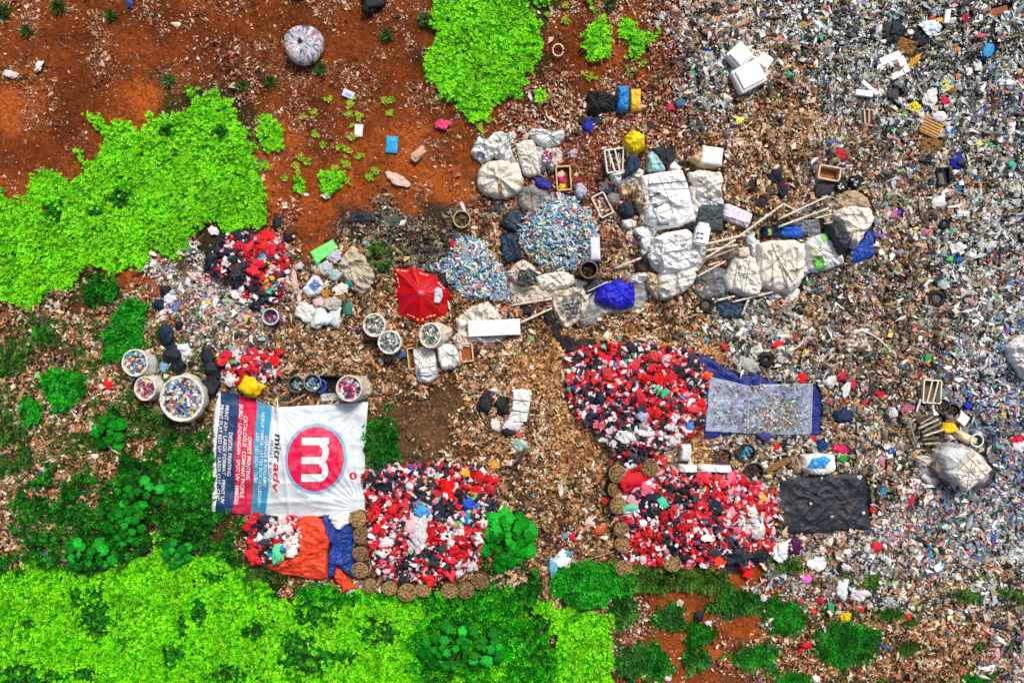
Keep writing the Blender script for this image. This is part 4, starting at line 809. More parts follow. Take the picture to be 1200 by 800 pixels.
def wire(pts, r, color, label, up=.15, cat='hose', name='hose'):
    P3 = [G(px, py, up) for px, py in pts]; m_ = P3[0].copy(); q = []
    for i in range(len(P3) - 1):
        p0, p1, p2, p3 = P3[max(i - 1, 0)], P3[i], P3[i + 1], P3[min(i + 2, len(P3) - 1)]
        for t in np.linspace(0, 1, 6, endpoint=False):
            q.append(.5 * ((2 * p1) + (-p0 + p2) * t + (2 * p0 - 5 * p1 + 4 * p2 - p3) * t * t + (-p0 + 3 * p1 - 3 * p2 + p3) * t ** 3) - m_)
    q.append(P3[-1] - m_); bm = bmesh.new(); tube_bm(bm, q, r, 6); return tag(from_bm(name, bm, M['hard'], None, m_, smooth=True, color=color), label, cat)
wire([(990, 389), (1003, 387), (1015, 389), (1028, 396), (1040, 407)], .035, c(232, 226, 210), 'long white hose arc on the brown litter right of centre')
wire([(963, 424), (965, 411), (969, 402), (973, 397)], .03, c(225, 222, 212), 'short white hose arc left of the long one')
wire([(925, 411), (934, 407), (940, 401), (942, 394)], .03, c(225, 220, 205), 'thin white hose curl left of both arcs')
wire([(654 + 6.3 * math.cos(a), 59 + 7 * math.sin(a)) for a in np.linspace(.2, 6.2, 12)], .035, c(228, 200, 175), 'pale hoop lying on the red earth', cat='hoop', name='hoop')
wire([(1145 + 6 * math.cos(a), 325 + 6 * math.sin(a) * (1 + .1 * a)) for a in np.linspace(0, 9, 18)], .025, c(185, 150, 95), 'tan wire coil on the grey litter', cat='wire', name='wire_coil')
wire([(1146 + 7 * math.cos(a), 255 + 5 * math.sin(a)) for a in np.linspace(0, 11, 20)], .025, c(150, 105, 60), 'brown wire coil upper right of the tyres', cat='wire', name='wire_coil')
wire([(1107 + (9 + 2 * math.sin(a * 2.3)) * math.cos(a), 441 + (9 + 3 * math.cos(a * 1.7)) * math.sin(a)) for a in np.linspace(0, 18, 40)], .02, c(90, 75, 55), 'dark tangled wire ball above the bowls', cat='wire', name='wire_coil')
wire([(1110, 243), (1120, 242), (1131, 238)], .05, c(235, 235, 230), 'white bent strip on the grey litter above the small tyre')

def ringthing(px, py, r, t, label, color=c(26, 26, 28), name='tyre', cat='tyre'):
    g = G(px, py, .1); root = empty(name, g, label, cat); bm = bmesh.new(); n = 28; rg = []
    for k in range(n):
        a = 2 * math.pi * k / n; rg.append([bm.verts.new(((r * S - t + t * math.cos(b) * 1.0) * math.cos(a), (r * S - t + t * math.cos(b)) * math.sin(a), t * 1.1 * math.sin(b))) for b in np.linspace(0, 2 * math.pi, 10, endpoint=False)])
    for k in range(n):
        A, B = rg[k], rg[(k + 1) % n]
        for j in range(10): bm.faces.new((A[j], A[(j + 1) % 10], B[(j + 1) % 10], B[j]))
    from_bm('tread', bm, M['rubber'], root, smooth=True, color=color)
    bm = bmesh.new(); bmesh.ops.create_cone(bm, segments=20, radius1=max(.02, r * S - 1.8 * t), radius2=max(.02, r * S - 1.9 * t), depth=.04, cap_ends=True)
    for a in range(5): box_bm(bm, .5 * (r * S - 1.8 * t) * math.cos(a * 1.257), .5 * (r * S - 1.8 * t) * math.sin(a * 1.257), .03, .05, .05, .04, a)
    from_bm('hub', bm, M['rubber'], root, color=c(95, 98, 100)); EXCL.append(np.array(ell(px, py, r, r, 0, 10, 0)))
ringthing(1097, 350, 10.5, .1, 'black wheel lying flat on the litter right of centre')
ringthing(1106, 262, 7, .08, 'small black wheel near the white plastic strip')
ringthing(897, 421, 9.5, .13, 'black tyre with a pale lump inside above the clear sheet')
ringthing(827, 357, 10, .1, 'dark tyre half buried under the lowest bale')

# ---------------------------------------------------------------- foam boxes, boards, tarps, single items
def foambox(px, py, w_, h_, deg, hgt, label, inner=None):
    g = G(px, py); r_ = empty('foam_box', g, label, 'foam box', rz=-R(deg)); bm = bmesh.new(); box_bm(bm, 0, 0, hgt / 2, w_ * S, h_ * S, hgt); bmesh.ops.bevel(bm, geom=bm.edges[:], offset=.03, segments=2, affect='EDGES')
    from_bm('body', bm, M['foam'], r_, color=c(238, 236, 232))
    bm = bmesh.new(); box_bm(bm, 0, 0, hgt + .04, w_ * S * .8, h_ * S * .8, .08); bmesh.ops.bevel(bm, geom=bm.edges[:], offset=.02, segments=2, affect='EDGES'); from_bm('lid', bm, M['foam'], r_, color=inner or c(242, 242, 242)); EXCL.append(np.array(rect(px, py, w_, h_, deg)))
foambox(864, 69, 23, 23, 47, .4, 'white foam box turned cornerwise, leftmost of the three'); foambox(874, 93.5, 33, 28, -28, .45, 'larger white foam box below the other two'); foambox(893, 75, 16, 17, 35, .3, 'small white foam box with a tan edge, rightmost of the three', c(240, 232, 215))
def foamL(parts_, label):
    p0 = parts_[0]; g = G(p0[0], p0[1]); r_ = empty('broken_foam', g, label, 'foam')
    for (x, y, w_, h_, d) in parts_:
        q = G(x, y); bm = bmesh.new(); box_bm(bm, 0, 0, .1, w_ * S, h_ * S, .16, -R(d)); bmesh.ops.bevel(bm, geom=bm.edges[:], offset=.02, segments=1, affect='EDGES')
        from_bm('bar', bm, M['foam'], r_, Vector((q.x, q.y, g.z + .04)) - g, color=c(240, 240, 240)); EXCL.append(np.array(rect(x, y, w_, h_, d)))
foamL([(1040.5, 70.5, 25, 9, -23), (1056, 78, 9, 20, -25), (1050, 89, 17, 7, -25)], 'angular broken white foam frame below the black bag')
foamL([(1017, 105, 24, 5, 40), (1010, 111.5, 20, 7, 8)], 'v shaped pair of white foam strips left of the larger frame')
foamL([(1107, 22, 6, 16, 8)], 'single upright white foam bar beside the white bags')
puff('hay_bundle', rect(1061, 55, 24, 20, 25), .25, c(140, 105, 60), 'wood', 'brown bundle of straw matting below the black bag', 'straw bundle', wr=.1)
puff('hay_bundle', rect(1091, 171, 26, 18, 10), .2, c(135, 105, 62), 'wood', 'loose brown straw pile under the slatted crate lid', 'straw pile', wr=.12)
puff('plank', rect(1167, 15, 27, 11, -14), .12, c(150, 85, 50), 'wood', 'brown board in the upper right corner', 'board', sharp=True, wr=.01, prof=.15)
# tarps
puff('tarpaulin', [(814, 414), (830, 417), (852, 432), (868, 438), (885, 436), (904, 446), (915, 449), (958, 452), (964, 470), (963, 508), (952, 512), (930, 505), (880, 508), (862, 508), (826, 516), (822, 500), (826, 450)], .08, c(14, 42, 128), 'tarp', 'deep blue tarpaulin spread under the clear sheet', 'tarpaulin', wr=.05, sharp=True)
o = puff('clear_sheet', [(831, 442), (855, 447), (879, 453), (900, 450), (952, 450), (952, 480), (951, 510), (920, 509), (880, 508), (826, 505), (829, 475)], .07, c(200, 218, 240), 'film', 'large clear plastic sheet spread on the blue tarpaulin with dirt specks', 'plastic sheet', wr=.04, sharp=True, up=.13)
for q in ([(879, 453), (877, 480), (876, 505)], [(880, 453), (895, 470), (905, 480)], [(832, 442), (855, 447), (879, 453)], [(952, 451), (951, 480), (950, 508)], [(880, 453), (915, 451), (951, 450)]): cord(o, q, .014, c(225, 230, 235), name='fold')
n_ = 2400; a_, b_ = rng.uniform(835, 950, n_), rng.uniform(450, 506, n_); k_ = rng.random(n_) < np.clip(.1 + 1.3 * np.exp(-((a_ - 905) / 30) ** 2 - ((b_ - 492) / 14) ** 2) + .5 * (vnoise(a_, b_, .06, 90) - .3), 0, 1); a_, b_ = a_[k_], b_[k_]; wx, wy = W(a_, b_, .5); P9 = pal([(225, 225, 222), (90, 80, 60), (150, 130, 100), (60, 60, 55), (200, 190, 170), (180, 60, 70), (120, 150, 80)])
scatter('crumbs', 'fine litter crumbs sprinkled over the clear plastic sheet', 'crumbs', wx, wy, Hf(wx, wy) + .25, rng.uniform(.03, .10, len(wx)), P9[rng.integers(0, 7, len(wx))], seed=8, flat=.2)
puff('tarpaulin', [(911, 561), (935, 556), (965, 556), (1012, 552), (1016, 572), (1019, 600), (1018, 620), (985, 622), (950, 625), (924, 626), (913, 615), (915, 600), (911, 580)], .1, c(30, 40, 54), 'tarp', 'large black tarpaulin lying flat right of the red heap', 'tarpaulin', wr=.045, sharp=True)
for (px, py, s) in ((1007, 559, 6), (1012, 601, 4), (963, 560, 3), (950, 590, 3), (975, 605, 3)):
    bagat(px, py, s, s, c(205, 212, 222), 'small pale scrap lying on the large black tarpaulin', 'scrap', 'pale scraps on the black tarpaulin', 'scrap', up=.1)
puff('tarpaulin', [(300, 664), (318, 661), (345, 660), (352, 640), (346, 612), (350, 606), (375, 607), (385, 615), (392, 628), (385, 640), (383, 660), (385, 678), (370, 680), (340, 676), (315, 670)], .3, c(226, 66, 28), 'tarp', 'orange red tarpaulin hanging out below the banner', 'tarpaulin', wr=.08)
puff('tarpaulin', [(378, 605), (392, 603), (398, 615), (410, 612), (414, 622), (414, 645), (416, 678), (405, 672), (395, 662), (390, 678), (384, 676), (384, 650), (389, 635), (380, 620)], .3, c(16, 62, 150), 'tarp', 'blue tarpaulin beside the basket column', 'tarpaulin', wr=.07, up=.1)
puff('cloth', [(392, 663), (400, 665), (410, 680), (418, 688), (410, 692), (402, 695), (398, 685), (391, 678)], .25, c(225, 70, 35), 'cloth', 'orange rag tip below the blue tarpaulin', 'rag', wr=.08)
puff('plastic_bag', [(384, 604), (398, 600), (410, 602), (411, 612), (400, 621), (390, 617)], .35, c(226, 224, 222), 'bag', 'crumpled white bag under the lower right part of the banner', 'bag', wr=.09, up=.15)
bagat(416, 695, 17, 8, c(185, 205, 225), 'pale blue bag at the bottom tip of the orange rag', rz=0)
# left paper heap with green sheet
puff('sheet', [(363, 295), (390, 280), (396, 290), (371, 310)], .05, c(120, 238, 120), 'tarp', 'light green rectangular sheet on the earth', 'sheet', wr=.02, sharp=True, up=.1)
puff('cloth', [(398, 305), (412, 287), (420, 290), (430, 305), (440, 320), (438, 333), (425, 345), (412, 340), (405, 325), (396, 315)], .3, c(196, 186, 166), 'sackd', 'wrinkled beige spotted cloth beside the paper heap', 'cloth', wr=.09)
o = puff('sack', [(352, 340), (366, 322), (372, 322), (383, 335), (376, 345), (362, 350)], .3, c(205, 214, 225), 'bag', 'white bag printed with blue patches on the paper heap', 'bag', wr=.05); decal(o, [(362, 335), (369, 326), (376, 334), (368, 342)], c(80, 105, 165), .02)
for (x, y, a, b_, cl, l) in ((392, 300, 22, 12, c(195, 192, 210), 'pale lilac wrapper under the green sheet'), (382, 314, 20, 16, c(190, 200, 202), 'grey white bag in the upper part of the paper heap'), (393, 322, 18, 20, c(170, 195, 195), 'pale teal plastic in the middle of the paper heap'), (360, 366, 30, 22, c(228, 228, 222), 'large white torn bag at the lower left of the paper heap'),
    (376, 372, 26, 22, c(226, 230, 228), 'white torn bag at the bottom of the paper heap'), (393, 372, 18, 24, c(222, 230, 226), 'white bag with green marks, lowest right of the paper heap'), (407, 362, 13, 20, c(60, 130, 110), 'green plastic on the right edge of the paper heap'), (400, 338, 20, 12, c(225, 228, 222), 'white carton next to a teal cup in the paper heap'),
    (408, 333, 9, 11, c(30, 130, 130), 'teal cup on the paper heap'), (383, 345, 11, 12, c(190, 120, 40), 'orange brown wrapper in the paper heap'), (374, 354, 14, 13, c(222, 180, 190), 'pink and white wrapper in the paper heap'), (390, 355, 24, 16, c(185, 182, 172), 'grey crumpled bag right of the orange brown wrapper'), (372, 312, 5, 12, c(60, 150, 100), 'thin green plastic under the green sheet tip'), (346, 330, 9, 22, c(225, 190, 175), 'pinkish strip left of the paper heap'), (350, 312, 11, 11, c(195, 185, 200), 'small lilac bag left of the green sheet')):
    bagat(x, y, a, b_, cl, l, rz=rnd.uniform(-15, 15))
# right hand items
puff('film_bale', [(1097, 530), (1108, 521), (1125, 520), (1142, 524), (1155, 537), (1160, 556), (1152, 567), (1138, 572), (1118, 566), (1102, 560)], .9, c(240, 243, 246), 'film', 'pale film wrapping round the big bale on the right', 'plastic sheet', wr=.07)
puff('film_core', [(1100, 532), (1112, 524), (1136, 526), (1150, 540), (1140, 560), (1115, 560)], .7, c(240, 242, 242), 'sack', 'big grey white bale wrapped in pale film', 'bale', wr=.05, prof=.4)
o = puff('bale', rect(1138, 552, 40, 29, -42), .45, c(236, 232, 222), 'sack', 'white square package tied with tan cords on top of the film wrapped bale', 'package', wr=.04, sharp=True, prof=.25, up=.65)
for q in ([(1122, 552), (1145, 530)], [(1128, 560), (1152, 538)], [(1136, 568), (1158, 547)], [(1126, 540), (1150, 564)], [(1134, 534), (1156, 557)]): cord(o, q, .014, c(190, 165, 110))
puff('sack', [(1071, 535), (1085, 533), (1098, 538), (1100, 552), (1088, 558), (1078, 552)], .5, c(205, 195, 190), 'sackd', 'limp grey pink sack left of the film wrapped bale', 'sack', wr=.08)
bagat(1090, 562, 20, 12, c(200, 198, 196), 'grey white bag below the limp grey pink sack', rz=30)
o = puff('canister', [(1117, 505), (1124, 503), (1138, 510), (1146, 513), (1142, 521), (1133, 520), (1120, 513)], .5, c(220, 200, 160), 'hard', 'cream canister lying aslant with an open mouth', 'canister', wr=.02)
barrel(1145, 516, 7, .55, 'wide mouthed clear jar at the end of the cream canister', 'jar', 'jar', c(205, 215, 205), c(230, 232, 228), (0, 0), [(60, 90, 70), (110, 130, 110)])
puff('plastic_bag', [(1100, 502), (1108, 495), (1118, 495), (1122, 503), (1113, 508), (1104, 507)], .45, c(242, 195, 20), 'bag', 'bright yellow bag at the upper end of the cream canister', 'bag', wr=.05)
puff('panel', rect(1128, 490, 15, 13, 40), .06, c(232, 228, 215), 'foam', 'small pale square panel right of the dark wicker bowl', 'panel', up=.2, sharp=True, wr=.005, prof=.1)
puff('panel', rect(1095.5, 480, 6, 14, -5), .1, c(235, 235, 232), 'foam', 'narrow white panel left of the wicker bowls', 'panel', up=.15, sharp=True, wr=.005, prof=.1)
puff('bulk_bag', [(1182, 408), (1190, 396), (1210, 390), (1230, 400), (1230, 440), (1215, 450), (1198, 444), (1188, 428)], .9, c(238, 238, 238), 'sack', 'large greyish white bag cut by the right edge of the photo', 'bulk bag', wr=.1)
puff('cloth', [(1176, 514), (1190, 512), (1199, 508), (1198, 522), (1188, 524)], .2, c(220, 20, 50), 'bag', 'crimson cloth with white spot near the right edge', 'cloth', wr=.06)
o = puff('sack', [(940, 533), (958, 530), (980, 533), (980, 552), (965, 557), (950, 557), (938, 550)], .45, c(228, 230, 228), 'bag', 'white bag with blue writing like scribbles above the black tarpaulin', 'bag', wr=.05); decal(o, [(946, 548), (952, 537), (966, 534), (974, 538), (966, 549)], c(40, 140, 210), .03)
puff('sack', [(926, 536), (934, 533), (939, 542), (938, 555), (930, 556), (926, 548)], .4, c(165, 145, 112), 'sackd', 'small brown sack left of the white bag with blue scribbles', 'sack', wr=.05)
puff('log', rect(911, 545, 34, 8, -28), .2, c(140, 100, 60), 'wood', 'rough brown log leading to the small brown sack', 'log', wr=.05)
puff('plastic_bag', rect(803, 530, 14, 21, 3), .35, c(226, 230, 226), 'bag', 'upright white bag below the lower hem of the upper rag heap', 'bag', wr=.05)
for (x, w_, l) in ((806, 22, 'flat white bag on the top edge of the lower right heap, left one'), (838, 40, 'long flat white bag on the top edge of the lower right heap')):
    puff('plastic_bag', rect(x, 549, w_, 9, 2), .3, c(232, 230, 230), 'bag', l, 'bag', wr=.05, up=.15)
# middle: folded white mat, bags
o = puff('mat', [(601, 456), (612, 455), (623, 457), (621, 475), (617, 495), (605, 495), (594, 494), (600, 475)], .22, c(228, 232, 228), 'sack', 'folded white mat with two fold lines in the middle of the photo', 'mat', wr=.03, sharp=True, prof=.3)
cord(o, [(601, 468), (620, 470)], .02, c(90, 95, 95), name='fold'); cord(o, [(599, 480), (618, 483)], .02, c(90, 95, 95), name='fold')
for (x, y, a, b_, cl, l) in ((569, 472, 18, 24, c(22, 34, 44), 'black bag left of the folded white mat, outer one'), (588, 476, 20, 25, c(26, 36, 42), 'black bag with green scraps right beside the folded white mat'), (588, 483, 8, 8, c(70, 190, 90), 'light green scraps on the black bag'), (581, 497, 15, 17, c(214, 208, 200), 'round grey white bag below the black bags'),
    (598, 500, 22, 12, c(226, 218, 226), 'crumpled pinkish white bag below the folded mat'), (596, 506, 20, 12, c(24, 30, 46), 'navy rag below the folded mat'), (609, 521, 18, 14, c(170, 205, 200), 'pale mint patterned bag below the navy rag'), (608, 509, 8, 9, c(200, 90, 60), 'small orange red scrap above the mint bag'),
    (634, 453, 5, 5, c(235, 190, 60), 'tiny yellow scrap right of the folded mat'), (580, 544, 15, 11, c(205, 150, 60), 'ochre yellow bag above the round leaved plant'),
    (623, 431, 8, 6, c(228, 228, 232), 'little white carton above the folded mat'), (620, 345 + 20, 12, 12, c(20, 40, 54), 'small dark bag under the flat cream sack')):
    bagat(x, y, a, b_, cl, l, rz=rnd.uniform(-10, 10), zs=.9 if b_ > 12 else .8, meshes=CRS if cl[0] < .03 else None)
# left group
for (x, y, a, b_, rz, cl, l) in ((194, 392, 21, 30, 8, c(18, 40, 62), 'large dark blue black bag, top one left of the white heap'), (203, 413, 22, 22, 0, c(20, 34, 48), 'dark bag just under the large dark blue black one'), (210, 430, 19, 20, 0, c(16, 28, 42), 'round black bag above the biggest bottle sack'),
    (243, 418, 19, 26, -10, c(26, 34, 42), 'tall black bag left of the small red pile'), (250, 433, 28, 24, 20, c(28, 36, 44), 'wide black bag left of the small red pile'), (246, 452, 26, 22, 30, c(24, 32, 40), 'black bag touching the upper left of the banner'),
    (194, 341, 18, 12, 10, c(20, 28, 38), 'small black bag above the white litter, upper'), (187, 357, 18, 12, -15, c(18, 34, 54), 'small navy bag above the white litter, lower'), (210, 381, 12, 9, 10, c(20, 30, 40), 'small black flap right of the large dark bag'),
    (216, 411, 22, 16, 30, c(220, 226, 232), 'crumpled white bag between the black bags'), (192, 430, 11, 12, 0, c(120, 170, 215), 'pale blue crumpled bag between sack and black bag'), (126, 451, 12, 14, 20, c(220, 20, 30), 'bright red bag alone on the weeds'), (199, 350, 14, 12, 0, c(216, 214, 222), 'pale white bag between the two small dark bags'),
    (294, 455, 22, 20, 20, c(240, 205, 10), 'yellow bag on the upper hem of the banner'), (191, 373, 8, 7, -30, c(232, 200, 205), 'small pinkish carton above the large dark bag'), (250, 270, 15, 12, 20, c(238, 232, 230), 'white paper on bare red earth beside the bright green patch'),
    (105, 349, 7, 9, 0, c(230, 232, 222), 'white scrap in the weeds below the green patch'), (276, 316 - 2, 8, 8, 0, c(40, 160, 90), 'small green bag at the upper left of the small rag heap')):
    fl = l.startswith('white paper'); bagat(x, y, a, b_, cl, l, rz=rz, meshes=CRS if cl[0] < .03 else None, zs=.35 if fl else 1, up=.25 if l.startswith('yellow') else 0, cat='paper' if fl else 'bag')
# items on the red earth at the top
def tiedbag():
    px, py = 359, 57; g = G(px, py); r_ = empty('tied_bag', g, 'round clear tied bag with pink and blue wrappers inside, alone on the red earth', 'bag')
    n = 64; T = 14; V = []; Cc = []; rad = 22.5 * S; cols = pal([(235, 150, 165), (235, 238, 240), (240, 205, 212), (60, 105, 150), (215, 222, 228), (238, 240, 242), (150, 175, 200), (215, 110, 130)])
    for t in range(T + 1):
        q = t / T
        for k in range(n):
            a = 2 * math.pi * k / n; pl = abs(math.sin(a * 8 + 2 * math.sin(a * 3))) ; r0 = rad * (.05 + .95 * math.sin(min(q * 1.25, 1) * math.pi / 2)) * (1 - .25 * max(0, q - .8) / .2) * (1 + .05 * pl * q + .03 * math.sin(a * 3))
            z = .72 * (1 - q ** 2.2) - .08 * math.exp(-(q * 7) ** 2) + .05 * pl * (1 - q); V.append((r0 * math.cos(a), r0 * math.sin(a), z))
            nn = float(vnoise(math.cos(a) * 3 + q * 2.3, math.sin(a) * 3 - q, 1.4, 5)); Cc.append(cols[int(nn * 7.99) if q > .1 else 4])
    F = [(t * n + k, t * n + (k + 1) % n, (t + 1) * n + (k + 1) % n, (t + 1) * n + k) for t in range(T) for k in range(n)]
    m_ = material('wrapper_bag', src='tint', rough=.25, bump=.6, bscale=9, dirt=0, crease=4, var=.2, spec=.6)
    link(bpy.data.objects.new('film', mesh_np('film', V, np.array(F)[:, ::-1], 4, m_, np.array(Cc), True)), r_)
    bm = bmesh.new(); tube_bm(bm, [Vector((0, 0, .6)), Vector((-.02, .03, .74)), Vector((-.07, .04, .8))], .05, 7, .09); from_bm('knot', bm, M['bag'], r_, smooth=True, color=c(60, 70, 80))
    EXCL.append(np.array(ell(px, py, 21, 21, 0, 14, 0)))
tiedbag()
puff('tarpaulin', [(688, 106), (700, 106), (712, 109), (721, 112), (722, 130), (708, 132), (695, 137), (688, 130)], .35, c(28, 34, 38), 'bag', 'crumpled black sheet on the red earth, left of a blue roll', 'tarpaulin', wr=.09)
puff('sack', rect(730, 116, 14, 31, 1), .4, c(20, 130, 205), 'tarp', 'bright blue roll standing between black sheet and yellow sack', 'roll', wr=.04, prof=.35)
puff('sack', rect(744.5, 118, 13, 27, -1), .35, c(236, 192, 50), 'tarp', 'yellow sack right of the bright blue roll', 'sack', wr=.03, prof=.35)
puff('sheet', rect(459, 169.5, 14, 20, 4), .05, c(20, 160, 215), 'tarp', 'small bright blue sheet on the red earth', 'sheet', sharp=True, wr=.008, up=.04)
o = puff('carton', rect(408, 110.5, 14, 9, 22), .08, c(212, 222, 236), 'foam', 'small pale blue printed carton on the red earth', 'carton', sharp=True, wr=.006, up=.03, prof=.15); decal(o, rect(408, 111, 8, 3, 22), c(140, 165, 205), .008)
puff('sheet', rect(420, 153, 10, 15, 5), .05, c(238, 236, 234), 'foam', 'small white paper standing out on the red earth', 'paper', sharp=True, wr=.01, up=.03)
for (x, y, a, b_, rz, cl, l) in ((519, 146, 20, 12, -5, c(225, 70, 115), 'pink rag on the red earth above the crumpled sacks'), (436, 2, 30, 22, 0, c(24, 30, 40), 'black bag cut by the top edge of the photo'), (152, 4, 8, 10, 0, c(50, 90, 170), 'small blue scrap at the top edge'), (533, 3, 13, 10, 0, c(225, 228, 232), 'white bag at the top edge beside the green patch'),
    (690, 147, 12, 17, 15, c(18, 40, 180), 'vivid blue bag below the crumpled black sheet'), (686, 143, 22, 10, 20, c(34, 40, 52), 'dark slate rag behind the vivid blue bag'), (699, 143, 14, 10, 0, c(30, 38, 58), 'dark navy rag right of the vivid blue bag'), (763, 147, 12, 8, 20, c(45, 40, 40), 'small charcoal rag above the round yellow bag'),
    (490, 181, 18, 9, -40, c(205, 165, 140), 'pale brown paper left of the slumped white sack'), (465, 210, 26, 12, 25, c(222, 190, 180), 'pale pink torn bag on the earth left of the sacks'), (543, 243, 5, 14, -20, c(230, 205, 225), 'thin pale pink cone above the round tub'), (45, 78, 7, 11, 10, c(226, 222, 218), 'white rag in the far upper left'), (12, 88, 15, 8, 10, c(215, 210, 200), 'grey white torn bag at the left edge'),
    (383, 229, 12, 8, 0, c(236, 232, 230), 'small white paper on the bare earth above the green sheet'), (425, 255, 26, 14, 10, c(40, 42, 54), 'black bag half buried in the damp patch'), (463, 258, 24, 12, 0, c(70, 88, 82), 'grey green bag in the damp patch'), (431, 284, 12, 7, 5, c(150, 175, 185), 'pale blue scrap in the damp patch'), (530, 286, 6, 16, 10, c(200, 30, 50), 'red strip left of the smaller bottle heap'),
    (325, 262, 13, 13, 0, c(26, 34, 44), 'dark bag on the earth upper right of the small rag heap'), (337, 280, 14, 17, 0, c(22, 32, 44), 'dark round bag right of the small rag heap')):
    bagat(x, y, a, b_, cl, l, rz=rz, cat='rag' if 'rag' in l else 'bag')
